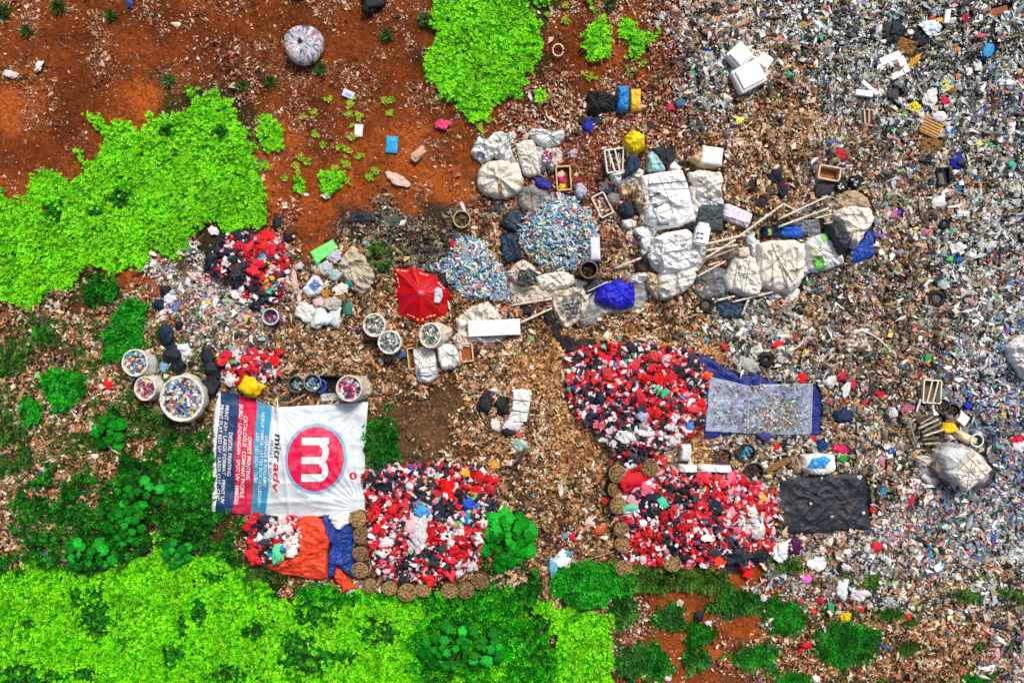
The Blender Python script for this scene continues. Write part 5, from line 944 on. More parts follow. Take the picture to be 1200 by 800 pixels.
for (x, y, a, b_, rz, cl, l) in ((1047, 37, 28, 26, 20, c(24, 34, 44), 'black bag near the top among grey litter'), (1092, 33, 26, 20, 20, c(218, 226, 238), 'large white translucent bag near the top right'), (1093, 22, 8, 8, 0, c(215, 50, 80), 'small pink red bag above the large white one'), (1100, 24, 8, 7, 0, c(225, 190, 60), 'small mustard bag beside the pink red one'), (1067, 38, 10, 9, 0, WHITE, 'small white bag between black bag and large white bag'),
    (1116, 24, 10, 8, -30, c(235, 236, 238), 'white scrap right of the foam bar'), (1079, 48, 14, 16, 0, c(28, 34, 52), 'navy bag below the large white one'), (1070, 74, 20, 8, -50, c(225, 160, 50), 'orange yellow strip right of the foam frame'), (1158, 60, 15, 26, 30, c(50, 150, 215), 'bright blue bag near the upper right corner'), (1146, 77, 12, 14, 0, c(215, 225, 225), 'white bag just below the bright blue one'),
    (1136, 84, 10, 9, 0, c(240, 240, 238), 'round white tub left of the white bag'), (1047, 111, 20, 15, 0, c(60, 58, 66), 'dark grey translucent bag below the foam frame'), (1090, 115, 19, 18, 0, c(228, 228, 224), 'white bag, upper of the pair near the slatted crate lid'), (1101, 137, 21, 18, 15, c(226, 228, 230), 'white bag, lower of the pair near the slatted crate lid'), (1106, 118, 12, 11, 0, c(225, 30, 60), 'bright red bag beside the white pair'),
    (1072, 125, 13, 13, 0, c(228, 220, 30), 'yellow bag left of the white pair'), (1047, 127, 12, 7, 10, c(230, 220, 30), 'flat yellow bag left of the round yellow one'), (1060, 122, 10, 9, 0, c(190, 50, 110), 'magenta bag between the two yellow ones'), (1032, 108, 8, 7, 0, WHITE, 'small white ball beside the v shaped foam'), (1116, 106, 16, 9, -10, c(130, 85, 40), 'brown flat bag right of the white pair'), (1109, 100, 14, 12, 0, c(215, 210, 130), 'pale yellow bag above the brown flat one'),
    (1113, 97, 10, 8, 0, c(90, 150, 165), 'teal scrap above the brown flat bag'), (1120, 190, 13, 22, 0, c(14, 26, 160), 'deep blue bag beside the black frame crate'), (1122, 222, 9, 14, -10, c(25, 110, 150), 'teal blue bag below the deep blue one'), (1186, 193, 12, 10, 0, c(50, 195, 115), 'mint green bag at the right edge'), (1104, 330, 15, 7, 5, c(60, 190, 165), 'turquoise strip above the black wheel'), (1146, 169, 12, 9, -20, c(222, 215, 130), 'pale yellow bag right of the straw'),
    (1184, 150, 12, 13, 10, WHITE, 'white bag near the right edge in the upper part'), (1160, 182 - 12, 8, 8, 0, c(70, 170, 110), 'small green scrap right of the pale yellow bag'), (1123, 290, 16, 16, 0, c(228, 230, 224), 'crumpled white bag right of the brown litter'), (1139, 298, 9, 10, 0, WHITE, 'small white bag beside the crumpled one'), (1129, 252, 14, 10, 0, c(215, 222, 230), 'pale bag right of the small wheel'), (1100, 237, 24, 14, -10, c(226, 230, 232), 'white torn bag above the small wheel'),
    (1086, 270, 14, 8, -15, c(225, 130, 150), 'pink bag left of the small wheel'), (1050, 252, 10, 9, 20, c(235, 90, 160), 'magenta scrap right of the cream sack'), (1053, 249, 8, 7, 0, c(70, 60, 160), 'violet scrap touching the magenta one'), (1113, 303, 9, 8, 0, c(90, 205, 120), 'light green scrap below the crumpled white bag'), (1123, 304, 9, 9, 0, c(30, 100, 180), 'blue scrap right of the light green one'), (984, 183, 12, 16, -30, c(190, 30, 40), 'red cloth strip above the wooden box'),
    (924, 88, 10, 9, 0, c(60, 190, 130), 'green bag at the left of the grey litter'), (811, 88, 7, 11, 0, c(30, 170, 90), 'green bottle shaped bag left of the foam boxes'), (797, 121, 12, 12, 0, c(70, 100, 130), 'slate blue bag left below the foam boxes'), (785, 126, 12, 9, 0, c(190, 40, 80), 'crimson bag left of the slate blue one'), (867, 142, 9, 8, 0, c(225, 225, 110), 'pale yellow ball below the foam boxes'),
    (910, 403, 15, 9, -5, c(220, 25, 30), 'red bag left of the white hose curl'), (849, 407, 8, 9, 0, c(215, 40, 45), 'small red bag above the blue tarpaulin'), (939, 443, 14, 13, 0, c(220, 20, 25), 'round red bag at the top edge of the clear sheet'), (829, 441, 10, 9, 0, c(235, 100, 40), 'round orange ball at the left corner of the clear sheet'), (877, 428, 24, 17, 25, c(170, 172, 165), 'grey flattened bag left of the tyre'), (887, 409, 12, 16, 25, c(225, 225, 215), 'small pale bag above the tyre'),
    (926, 409, 12, 9, 0, c(232, 225, 215), 'cream white scrap where the thin hose curl starts'), (1000, 450, 8, 16, 5, c(215, 30, 50), 'upright red strip right of the clear sheet'), (993, 455, 10, 22, 20, c(220, 222, 228), 'white strip left of the upright red one'), (972, 446, 14, 17, 20, c(205, 208, 205), 'grey white bag above the navy ring'), (988, 487, 20, 18, 0, c(26, 44, 90), 'navy bag with pale lump right of the clear sheet'), (990, 488, 9, 9, 0, c(205, 195, 190), 'pale lump on the navy bag'),
    (908, 207, 17, 15, 20, c(24, 30, 50), 'navy rag in the brown litter left of the pale wooden box, upper'), (916, 222, 14, 18, 0, c(22, 28, 44), 'navy rag in the brown litter left of the pale wooden box, lower'), (879, 218, 15, 13, 0, c(34, 32, 44), 'dark rag right of the lumpy off white sack'), (892, 236, 18, 12, 25, c(36, 34, 38), 'charcoal rag above the long bending pole'), (933, 190, 18, 8, 0, c(30, 40, 46), 'thin dark rag above the pale wooden box'), (1021, 455, 12, 16, 10, c(40, 50, 52), 'dark bag among mixed litter right of the white strip'), (1031, 462, 9, 9, 0, c(220, 30, 40), 'red scrap right of the dark bag'), (986, 441, 9, 9, 0, c(200, 30, 60), 'crimson ball above the navy bag'), (986, 526, 18, 12, 10, c(215, 30, 85), 'crimson pink bag above the green strip'), (988, 537, 15, 9, 5, c(40, 150, 60), 'bright green strip right of the scribbled white bag'), (963, 521, 14, 16, 0, c(28, 60, 120), 'dark blue bag above the scribbled white bag'),
    (909, 524, 16, 8, -20, c(215, 25, 40), 'red strip below the clear sheet'), (951, 515, 10, 8, 0, c(200, 25, 45), 'dark red bag under the corner of the clear sheet'), (896, 512, 16, 12, 30, c(60, 60, 130), 'violet navy bag below the clear sheet'), (933, 505, 9, 9, 0, WHITE, 'small white ball on the lower edge of the clear sheet'), (845, 540 + 1, 12, 8, 0, c(190, 40, 130), 'magenta bag under the left dark pan'), (1033, 543, 10, 16, 0, c(215, 130, 160), 'pale pink bag right of the green strip'),
    (1035, 576, 10, 9, 0, c(50, 150, 210), 'sky blue bag right of the black tarpaulin'), (1043, 529, 10, 9, 0, c(40, 95, 175), 'medium blue bag left of the limp sack'), (1067, 585, 10, 14, 15, c(210, 30, 60), 'crimson bag below the limp grey pink sack'), (1063, 574, 14, 9, 0, c(232, 222, 212), 'cream white bag above the crimson one'), (1023, 596, 8, 12, 0, c(220, 25, 30), 'red scrap at the right edge of the black tarpaulin'), (1022, 587, 8, 8, 0, c(25, 30, 36), 'black scrap above the red scrap at the tarpaulin'),
    (1135, 475, 12, 11, 0, c(20, 50, 190), 'royal blue bag right of the wicker bowls'), (1063, 478, 16, 9, 0, c(205, 110, 140), 'dusty pink bag left of the wicker bowls'), (1037, 491, 9, 13, 0, c(30, 38, 46), 'black upright bag left of the sticks'), (1046, 485, 10, 16, 5, c(226, 230, 236), 'white bag touching the black upright one'), (1175, 487, 9, 8, 0, c(235, 200, 70), 'yellow bag near the crimson cloth'), (1086, 420, 10, 9, 0, c(50, 170, 90), 'green bag above the white framed crate'),
    (1190, 522, 18, 14, 20, c(226, 222, 226), 'white bag under the crimson cloth'), (1090, 650, 9, 10, 0, c(50, 150, 180), 'teal blue bag in the lower right litter'), (1026, 641, 15, 12, -20, c(215, 30, 45), 'red bag below the black tarpaulin'), (945, 677, 14, 10, 0, c(225, 110, 210), 'pink violet bag left of the lower white bags'), (958, 660, 24, 16, -10, c(228, 232, 236), 'white torn bag above the pink violet one'), (983, 662, 12, 17, 0, c(24, 34, 42), 'black bag between the lower white bags'),
    (991, 664, 16, 10, 20, c(230, 230, 234), 'white bag right of the lower black bag'), (991, 722, 15, 14, 0, c(245, 210, 30), 'bright yellow bag above the dark green bush'), (987, 690, 16, 24, 10, c(224, 228, 234), 'long white torn bag above the bright yellow one'), (1007, 697, 24, 14, -10, c(220, 222, 224), 'white torn bag right of the long one'), (1010, 713, 9, 9, 0, c(222, 50, 80), 'pinkish red bag right of the bright yellow one'), (1064, 722, 10, 9, 0, c(222, 30, 60), 'lone red bag right of the bushes'),
    (1129, 788, 14, 9, 0, c(222, 25, 50), 'red bag at the bottom edge'), (945, 755, 11, 10, 0, c(220, 25, 40), 'red bag between the two lower right bushes'), (938, 763, 8, 8, 0, c(218, 25, 40), 'small red bag beside the red bag between bushes'), (937, 705, 10, 9, 0, c(222, 55, 75), 'rosy red bag left of the long white torn bag'), (961, 703, 14, 10, 0, c(205, 35, 60), 'dark pink bag right of the rosy red one'), (932, 640, 13, 22, 10, c(85, 25, 80), 'dark purple net bag below the black tarpaulin'),
    (914, 644, 24, 26, 0, c(222, 226, 230), 'crumpled white bag between red heap and purple net bag'), (876, 672, 14, 11, 0, c(222, 20, 35), 'red bag fallen below the black bags of the red heap'), (746, 794, 12, 9, 0, c(222, 25, 35), 'red bag at the bottom edge left of centre right bushes'), (659, 658, 18, 20, 35, c(236, 240, 242), 'white bag on a pale blue sheet near the brown stick'), (651, 670, 12, 30, -12, c(120, 190, 215), 'pale blue sheet under the white bag'), (665, 651, 10, 9, 0, c(70, 160, 190), 'small turquoise bag touching the white bag'),
    (671, 629, 9, 10, 0, c(215, 25, 50), 'red bag above the brown stick'), (663, 627, 10, 10, 0, c(110, 150, 170), 'slate blue bag left of the red bag'), (701, 622, 14, 11, 0, c(205, 85, 55), 'rust orange bag left of the basket column'), (692, 611, 14, 12, 0, c(232, 200, 195), 'pale pink bag left above the rust orange one'), (709, 587, 9, 9, 0, c(215, 50, 55), 'small red bag left of the upper baskets'), (730, 670, 9, 12, 25, c(215, 25, 30), 'red bag at the lowest basket of the right column'),
    (610, 602, 12, 12, 0, c(20, 26, 40), 'black bag at the top right of the round leaved plant'), (822, 745, 7, 6, 0, c(30, 34, 60), 'navy scrap on the red earth patch'), (819, 722, 9, 11, 0, c(30, 38, 60), 'navy bag between the bushes on the red earth'), (830, 730, 8, 6, 0, c(228, 225, 222), 'white scrap right of the navy bag'), (797, 706, 8, 8, 0, c(205, 195, 185), 'grey stone on the red earth patch'), (956, 795, 10, 9, 0, WHITE, 'white box at the bottom edge'),
    (955, 720 - 4, 9, 7, 0, c(226, 60, 60), 'small vermilion bag by the bushes'), (783, 794, 11, 9, 0, c(225, 226, 230), 'white bag at the bottom edge beside the bushes'), (895, 700, 10, 12, 0, c(222, 215, 212), 'white lump right of the bush on the red earth'), (942, 30, 12, 9, 0, c(190, 150, 90), 'tan bag in the upper grey litter'), (967, 10, 9, 8, 0, c(200, 40, 50), 'red scrap in the upper grey litter'), (1132, 21, 9, 9, 0, c(190, 30, 60), 'wine red bag right of the foam bar'), (1121, 58, 12, 9, 0, c(225, 130, 60), 'orange bag left of the bright blue one')):
    ct = 'ball' if ' ball' in l else 'stone' if 'stone' in l else 'sheet' if ' sheet' in l[:20] else 'bag'
    bagat(x, y, a, b_, cl, l, cat=ct, rz=rz, name={'ball': 'ball', 'stone': 'stone'}.get(ct, 'plastic_bag'))
# dark narrow strip running to the upper heap
puff('rag', [(634, 366), (640, 363), (650, 378), (661, 395), (672, 404), (690, 400), (712, 398), (708, 408), (685, 412), (665, 416), (655, 404), (645, 388)], .15, c(30, 28, 30), 'cloth', 'dark narrow strip running to the upper rag heap', 'rag', wr=.05)

# grey cords on the sacks: seams, and crease shade drawn as dark lines
for (o, P_) in SACKS:
    n_ = len(P_); ctr = P_.mean(0); r2 = random.Random(int(ctr[0] * 3 + ctr[1]))
    for k in range(r2.choice((2, 3, 3))):
        i = r2.randrange(n_); j = (i + n_ // 2 + r2.choice((-1, 0, 0, 1))) % n_; a = ctr + (P_[i] - ctr) * .86; b = ctr + (P_[j] - ctr) * r2.uniform(.3, .86); m_ = (a + b) / 2 + np.array([r2.uniform(-2, 2), r2.uniform(-2, 2)])
        t = r2.uniform(95, 165); cord(o, [tuple(a), tuple(m_), tuple(b)], r2.uniform(.008, .013), c(t, t * .97, t * .9), .02, 'seam')

# ---------------------------------------------------------------- bamboo baskets
def basket_proto():
    r_ = bpy.data.objects.new('bamboo_basket', None); link(r_); Rb, h = .315, .42
    bm = bmesh.new(); rg = lathe_bm(bm, [(Rb * .98, 0), (Rb * 1.04, .12), (Rb * 1.02, .28), (Rb * .93, h * .92), (Rb * .75, h), (Rb * .1, h + .015)], 26, wob=.02); bm.faces.new(rg[-1]); bm.faces.new(rg[0][::-1])
    from_bm('body', bm, M['basket'], r_, smooth=True, color=c(92, 70, 48))
    bm = bmesh.new()
    for k in range(4):
        a = math.pi * k / 4 + .22 * math.sin(k * 1.7); pts = [Vector((q * Rb * 1.02 * math.cos(a), q * Rb * 1.02 * math.sin(a), h + .04 - .07 * abs(q) ** 5 + .012 * (k % 3))) for q in np.linspace(-1, 1, 11)]; tube_bm(bm, pts, .014, 5)
    for k in range(11):
        a = math.pi * 2 * k / 11 + .3 * math.sin(k * 2.1); pts = [Vector((Rb * q * math.cos(a + s * .25), Rb * q * math.sin(a + s * .25), h + .03 - .05 * q ** 6)) for s, q in zip(np.linspace(0, 1, 5), np.linspace(.45, 1.0, 5))]; tube_bm(bm, pts, .013, 4)
    rb = random.Random(5)
    for k in range(46):
        a, q = rb.uniform(0, 6.28), Rb * math.sqrt(rb.random()) * .92; d = rb.uniform(0, 3.14); l_ = rb.uniform(.05, .11); x, y = q * math.cos(a), q * math.sin(a)
        tube_bm(bm, [Vector((x - l_ * math.cos(d), y - l_ * math.sin(d), h + .03 + rb.uniform(-.02, .02))), Vector((x + l_ * math.cos(d), y + l_ * math.sin(d), h + .04 + rb.uniform(-.02, .02)))], .011, 4)
    from_bm('weave', bm, M['basket'], r_, smooth=True, color=c(200, 166, 116))
    bm = bmesh.new(); tube_bm(bm, [Vector((Rb * 1.02 * math.cos(a), Rb * 1.02 * math.sin(a), h * .93)) for a in np.linspace(0, 6.283, 26, endpoint=False)], .026, 6, close=True)
    tube_bm(bm, [Vector((Rb * .55 * math.cos(a), Rb * .55 * math.sin(a), h + .03)) for a in np.linspace(0, 6.283, 20, endpoint=False)], .014, 5, close=True)
    from_bm('hoop', bm, M['basket'], r_, smooth=True, color=c(178, 144, 98)); return r_
BP = basket_proto(); used_b = [False]
def basket(px, py, label, group, s=1.0):
    if used_b[0]:
        r_ = BP.copy(); link(r_)
        for ch in BP.children: q = ch.copy(); COL.objects.link(q); q.parent = r_; t = rnd.uniform(.5, 1.1); q.color = tuple(v * t for v in ch.color[:3]) + (1,)
    else: r_ = BP; used_b[0] = True
    g = G(px, py); r_.location = (g.x, g.y, g.z + .05); s = s * rnd.uniform(.84, 1.02); r_.rotation_euler = (rnd.uniform(-.28, .28), rnd.uniform(-.28, .28), rnd.uniform(0, 6.28)); r_.scale = (s, s, s); tag(r_, label, 'basket', group); EXCL.append(np.array(ell(px, py, 9, 9, 0, 12, 0)))
GA = 'baskets standing round the middle rag heap'; GB = 'baskets standing left of the lower right rag heap'
for i, (x, y) in enumerate([(423.5, 605), (424, 624), (424, 643), (424, 662)]): basket(x, y, 'round bamboo basket, %s in the column between blue tarpaulin and rag heap' % ['topmost', 'second from top', 'third from top', 'lowest'][i], GA)
for i, (x, y) in enumerate([(434, 683), (457, 685.5), (476.5, 689), (497, 688), (528, 685), (548, 686.5), (564.5, 674.5)]): basket(x, y, 'round bamboo basket, %s in the row below the middle rag heap' % ['leftmost', 'second from left', 'third from left', 'fourth from left', 'third from right', 'second from right', 'rightmost'][i], GA, 1.05 if i in (2, 5) else .97)
for (x, y, l) in ((762.5, 547, 'pale bamboo basket of yellow husks between the two right rag heaps'), (720, 553, 'worn bamboo basket, uppermost left of the lower right heap'), (716, 572, 'worn bamboo basket, second down left of the lower right heap'), (722, 589, 'worn bamboo basket, third down left of the lower right heap'), (727, 618, 'bright topped bamboo basket by the left edge of the lower right heap'),
    (727.5, 637, 'dark bamboo basket just above the lone brown stick'), (729, 661, 'broken low bamboo basket at the lower left corner of the lower right heap'), (785.5, 658, 'pale bamboo basket in the lower edge of the lower right heap')): basket(x, y, l, GB)

# ---------------------------------------------------------------- heaps of rags and bags
HEAPS = [
 ('the upper rag heap left of the clear sheet', [(672, 420), (690, 408), (720, 405), (760, 408), (800, 412), (820, 425), (825, 450), (823, 480), (820, 503), (800, 514), (782, 522), (775, 543), (735, 545), (720, 525), (690, 500), (675, 480), (668, 450)],
  (.42, .27, .19, .08, .04), [(688, 425, 1), (740, 408, 1), (700, 500, 1), (720, 520, 1), (750, 540, 1), (740, 490, 1), (700, 460, 1), (750, 505, 2), (790, 505, 2), (720, 440, 0), (770, 440, 0), (770, 480, 0), (815, 440, 1), (812, 478, 0)]),
 ('the lower right rag heap beside the black tarpaulin', [(728, 560), (745, 553), (800, 553), (850, 556), (885, 565), (905, 580), (910, 610), (905, 640), (890, 660), (860, 665), (830, 662), (780, 660), (740, 662), (732, 640), (728, 600)],
  (.53, .17, .14, .13, .03), [(745, 563, 0), (755, 580, 1), (765, 595, 1), (820, 600, 0), (760, 630, 0), (790, 635, 1), (770, 650, 0), (835, 605, 1), (870, 595, 0), (866, 652, 1), (890, 650, 1), (850, 640, 1), (880, 610, 2), (805, 580, 1), (840, 575, 0), (860, 575, 3)]),
 ('the middle rag heap ringed by baskets', [(428, 562), (445, 552), (500, 548), (560, 552), (578, 565), (578, 590), (570, 610), (560, 640), (556, 662), (535, 672), (500, 681), (470, 680), (444, 672), (434, 640), (434, 600)],
  (.38, .27, .23, .07, .05), [(437, 560, 1), (460, 570, 1), (495, 580, 1), (500, 640, 1), (475, 665, 1), (525, 595, 1), (495, 610, 2), (495, 635, 2), (440, 590, 0), (455, 595, 0), (525, 575, 0), (505, 618, 0), (540, 650, 0), (557, 640, 0), (565, 572, 0), (505, 645, 1), (550, 595, 4), (548, 585, 4), (540, 610, 4), (493, 598, 4), (545, 670, 2), (450, 630, 0), (570, 585, 1)]),
 ('the small rag heap below the bright green patch', [(245, 292), (262, 276), (300, 272), (328, 282), (333, 300), (330, 330), (322, 350), (300, 360), (275, 350), (272, 330), (247, 318)],
  (.42, .34, .16, .05, .03), [(290, 278, 1), (253, 298, 1), (310, 290, 0), (295, 300, 0), (300, 285, 0), (305, 322, 0), (280, 325, 1), (285, 310, 1), (308, 305, 4), (316, 332, 4), (305, 345, 1), (280, 345, 2), (242, 322, 1), (272, 305, 1)]),
 ('the small red pile above the banner', [(256, 417), (325, 412), (322, 438), (300, 447), (272, 450), (258, 436)], (.5, .1, .32, .06, .02), [(262, 422, 0), (290, 426, 0), (318, 415, 0), (276, 416, 2), (314, 432, 2)]),
 ('the rags spilling out below the banner', [(290, 607), (345, 610), (350, 635), (345, 650), (318, 660), (297, 655), (290, 632)], (.32, .45, .16, .04, .03), [(295, 610, 0), (310, 615, 1), (325, 620, 2), (312, 640, 1), (330, 650, 1), (326, 648, 4), (292, 650, 0), (345, 640, 2)])]
PC = [[c(224, 14, 18), c(205, 18, 28), c(232, 24, 40), c(190, 12, 22), c(215, 30, 55)], [c(22, 34, 46), c(30, 42, 56), c(24, 28, 34), c(20, 30, 58)], [c(236, 232, 232), c(225, 222, 226), c(240, 240, 240), c(220, 205, 205)], [c(235, 150, 165), c(225, 100, 125), c(230, 180, 190)], [c(50, 140, 215), c(60, 200, 160), c(240, 170, 40), c(60, 90, 200), c(50, 190, 80)]]
SN = ['the upper rag heap', 'the lower right rag heap', 'the middle rag heap', 'the small upper left rag heap', 'the red pile above the banner', 'the rags below the banner']
PN = ['red', 'black', 'white', 'pink', 'bright coloured']
sx, sy, scol, ssz = [], [], [], []
for hi, (hn, poly, probs, hints) in enumerate(HEAPS):
    P_ = np.array(poly); x0, y0 = P_.min(0); x1, y1 = P_.max(0); pts = []; md = 11.6 if hi < 3 else 9.5
    for _ in range(6000):
        x, y = rnd.uniform(x0, x1), rnd.uniform(y0, y1)
        if inpoly(np.array([x]), np.array([y]), poly)[0] and all((x - a) ** 2 + (y - b) ** 2 > md * md for a, b in pts): pts.append((x, y))
    def pick(x, y):
        best = min(hints, key=lambda q: (q[0] - x) ** 2 + (q[1] - y) ** 2)
        if (best[0] - x) ** 2 + (best[1] - y) ** 2 < (15 if best[2] != 4 else 9) ** 2 and rnd.random() < .8: return best[2]
        return rnd.choices(range(5), probs)[0]
    for (x, y) in pts:
        k = pick(x, y); s = rnd.uniform(9, 15) * (1.0 if k < 2 else .95); t = rnd.uniform(.85, 1.1); col = rnd.choice(PC[k])
        cx_, cy_ = (x0 + x1) / 2, (y0 + y1) / 2; v_ = 'top' if y < y0 + (y1 - y0) / 3 else 'bottom' if y > y1 - (y1 - y0) / 3 else 'middle'; h_ = ' left' if x < x0 + (x1 - x0) / 3 else ' right' if x > x1 - (x1 - x0) / 3 else ''
        w1 = s * rnd.uniform(1.0, 1.4); h1 = s * rnd.uniform(.8, 1.05); dz_ = rnd.choice((0, 0, 0, .012, .03)); sz_ = 'long' if w1 > h1 * 1.45 else 'big' if s > 13 else 'small'
        bagat(x, y, w1, h1, tuple(min(1, q * t + dz_) for q in col[:3]) + (1,), '%s %s rag at the %s%s of %s' % (sz_, PN[k], v_, h_, SN[hi]), 'rag', '%s rags in %s' % (PN[k], hn), rz=rnd.uniform(0, 180), up=rnd.uniform(.1, .22), zs=.85, name='rag')
    m_ = int((x1 - x0) * (y1 - y0) * .17); X = rng.uniform(x0 - 4, x1 + 4, m_); Y = rng.uniform(y0 - 4, y1 + 4, m_); ctr = P_.mean(0); ok = inpoly(X, Y, (P_ - ctr) * 1.06 + ctr); X, Y = X[ok], Y[ok]
    for x, y in zip(X, Y):
        k = pick(x, y) if rnd.random() < .6 else rnd.choices(range(5), (.3, .2, .36, .12, .02))[0]; sx.append(x); sy.append(y); scol.append(rnd.choice(PC[k])[:3]); ssz.append(rnd.uniform(.1, .27))
sx, sy = np.array(sx), np.array(sy); wx, wy = W(sx, sy, .8); hz = Hf(wx, wy)
scatter('rag_scraps', 'torn red, black and white plastic scraps filling the gaps of the rag heaps', 'scraps', wx, wy, hz + rng.uniform(.05, .36, len(wx)), np.array(ssz), np.array(scol) * rng.uniform(.7, 1.1, (len(wx), 1)), seed=77, flat=.5, k=7, aspect=.2)
for h_ in HEAPS: EXCL.append(np.array(h_[1], float))
for (x, y, a, b_, rz, cl, l) in ((866, 651, 27, 22, 0, c(26, 44, 58), 'large slate black bag at the lower right of the red heap'), (890, 650, 23, 23, 0, c(22, 34, 44), 'second large black bag at the lower right corner of the red heap'), (844, 656, 20, 12, 0, c(232, 70, 40), 'orange red bag left of the slate black bag'), (893, 583, 9, 13, -20, c(245, 195, 40), 'yellow bag near the right edge of the red heap'), (882, 597, 20, 14, -10, c(236, 226, 224), 'folded white sheet piece on the red heap'),
    (742, 596, 22, 13, 5, c(110, 215, 175), 'mint green bag at the left edge of the red heap'), (745, 563, 34, 16, -15, c(205, 14, 40), 'large crimson sheet at the upper left of the red heap'), (494, 598, 20, 16, 0, c(60, 165, 225), 'bright sky blue bag in the middle rag heap'), (493, 624, 17, 32, 5, c(222, 222, 228), 'long crumpled white bag in the middle of the rag heap'), (326, 648, 12, 20, 0, c(90, 225, 160), 'mint green bag on the black rags below the banner'),
    (526, 573, 20, 22, 0, c(226, 12, 16), 'large round red bag in the upper part of the middle rag heap'), (548, 590, 13, 15, 0, c(30, 90, 215), 'royal blue bag in the right part of the middle rag heap'), (547, 608, 11, 17, 0, c(60, 150, 215), 'light blue bag below the royal blue one'), (557, 628, 10, 8, 0, c(130, 225, 185), 'mint bag at the right edge of the middle rag heap'), (809, 498, 9, 12, 0, c(40, 150, 225), 'light blue bag at the lower right of the upper rag heap'),
    (732, 512, 24, 14, 10, c(236, 234, 234), 'smooth white bag low in the upper rag heap'), (753, 487, 15, 14, 0, c(180, 190, 215), 'round pale lilac bag in the upper rag heap'), (758, 507, 28, 12, 5, c(228, 226, 226), 'long white bag low in the upper rag heap')):
    bagat(x, y, a, b_, cl, l, rz=rz, up=.2)

# ---------------------------------------------------------------- bottle heaps
def bottle_geo(n=8):
    prof = [(.0, 0), (.033, .0), (.036, .03), (.036, .10), (.030, .12), (.036, .14), (.034, .19), (.013, .235), (.013, .262), (.0, .264)]; V = []; F = []
    for (r, z) in prof:
        for k in range(n): V.append((r * math.cos(6.2832 * k / n), r * math.sin(6.2832 * k / n), z - .13))
    for i in range(len(prof) - 1):
        for k in range(n): F.append((i * n + k, i * n + (k + 1) % n, (i + 1) * n + (k + 1) % n, (i + 1) * n + k))
    V = np.array(V) * .95; V[:, :2] *= 1.2; return V, np.array(F)
BV, BF = bottle_geo()
BM = bpy.data.meshes.new('plastic_bottle'); BM.from_pydata(BV.tolist(), [], BF.tolist()); BM.polygons.foreach_set('use_smooth', np.ones(len(BM.polygons), bool)); M['pet'] = material('bottle_plastic', rough=.2, bump=0, dirt=.2, dscale=4, var=.15, spec=.7); M['pett'] = material('bottle_plastic_mixed', src='tint', rough=.22, bump=0, dirt=0, var=.15, dscale=7, spec=.7); BM.materials.append(M['pet'])
PET = [(190, 208, 220), (140, 182, 208), (95, 160, 205), (60, 120, 180), (230, 234, 236), (175, 200, 205), (130, 170, 190), (185, 95, 100), (215, 205, 140), (80, 165, 150), (40, 70, 120), (160, 160, 165), (225, 150, 110), (110, 140, 90), (60, 85, 105)]
BH = [('the big bottle heap among the sacks', [(640, 225), (655, 224), (675, 232), (690, 246), (700, 262), (702, 285), (695, 302), (680, 310), (660, 318), (640, 312), (622, 302), (612, 288), (606, 268), (615, 252), (632, 244)], 170),
      ('the smaller bottle heap right of the red umbrella', [(532, 282), (548, 276), (565, 282), (578, 298), (590, 318), (597, 336), (597, 352), (580, 350), (560, 348), (545, 350), (536, 340), (528, 330), (516, 318), (500, 312), (512, 306), (528, 300)], 130)]
ax, ay, atop = [], [], []
for nm, poly, cnt in BH:
    P_ = np.array(poly, float); x0, y0 = P_.min(0); x1, y1 = P_.max(0); k = 0
    while k < cnt:
        x, y = rnd.uniform(x0, x1), rnd.uniform(y0, y1)
        if not inpoly(np.array([x]), np.array([y]), poly)[0]: continue
        k += 1; o = bpy.data.objects.new('plastic_bottle', BM); g = G(x, y, rnd.uniform(.16, .24)); o.location = g; o.rotation_euler = (R(90 + rnd.gauss(0, 18)), 0, rnd.uniform(0, 6.28)); col = rnd.choice(PET[:8] + PET[:6] + PET); o.color = c(*col)
        link(o); ci = PET.index(col); cn = ['pale blue', 'light blue', 'mid blue', 'strong blue', 'white', 'grey blue', 'dull blue', 'red', 'yellow', 'teal', 'navy', 'grey', 'orange', 'olive', 'slate'][ci]
        v_ = 'top' if y < y0 + (y1 - y0) / 3 else 'bottom' if y > y1 - (y1 - y0) / 3 else 'middle'; h_ = ' left' if x < x0 + (x1 - x0) / 3 else ' right' if x > x1 - (x1 - x0) / 3 else ''
        tag(o, 'empty %s plastic bottle at the %s%s of %s' % (cn, v_, h_, nm.split(' among')[0].split(' right')[0]), 'bottle', '%s bottles on top of %s' % (cn, nm))
    m_ = int(cnt * 17); X, Y = rng.uniform(x0, x1, m_), rng.uniform(y0, y1, m_); ok = inpoly(X, Y, poly); ax += list(X[ok]); ay += list(Y[ok]); EXCL.append(P_)
ax, ay = np.array(ax), np.array(ay); wx, wy = W(ax, ay, .8); nB = len(wx); th = rng.uniform(0, 6.283, nB); el = rng.normal(0, .35, nB)
d = np.stack([np.cos(th) * np.cos(el), np.sin(th) * np.cos(el), np.sin(el)], 1); e1 = np.stack([-np.sin(th), np.cos(th), th * 0], 1); e2 = np.cross(d, e1)
V = (BV[None, :, 0, None] * e1[:, None] + BV[None, :, 1, None] * e2[:, None] + BV[None, :, 2, None] * d[:, None]) + np.stack([wx, wy, Hf(wx, wy) + rng.uniform(.0, .2, nB)], 1)[:, None]
Fb = (BF[None] + (np.arange(nB) * len(BV))[:, None, None]).reshape(-1, 4); cb = pal(PET)[rng.integers(0, len(PET), nB)]
tag(link(bpy.data.objects.new('plastic_bottles', mesh_np('plastic_bottles', V.reshape(-1, 3), Fb, 4, M['pett'], np.repeat(cb, len(BF), axis=0), True))), 'masses of blue, clear and white plastic bottles inside the two bottle heaps', 'bottles', kind='stuff')

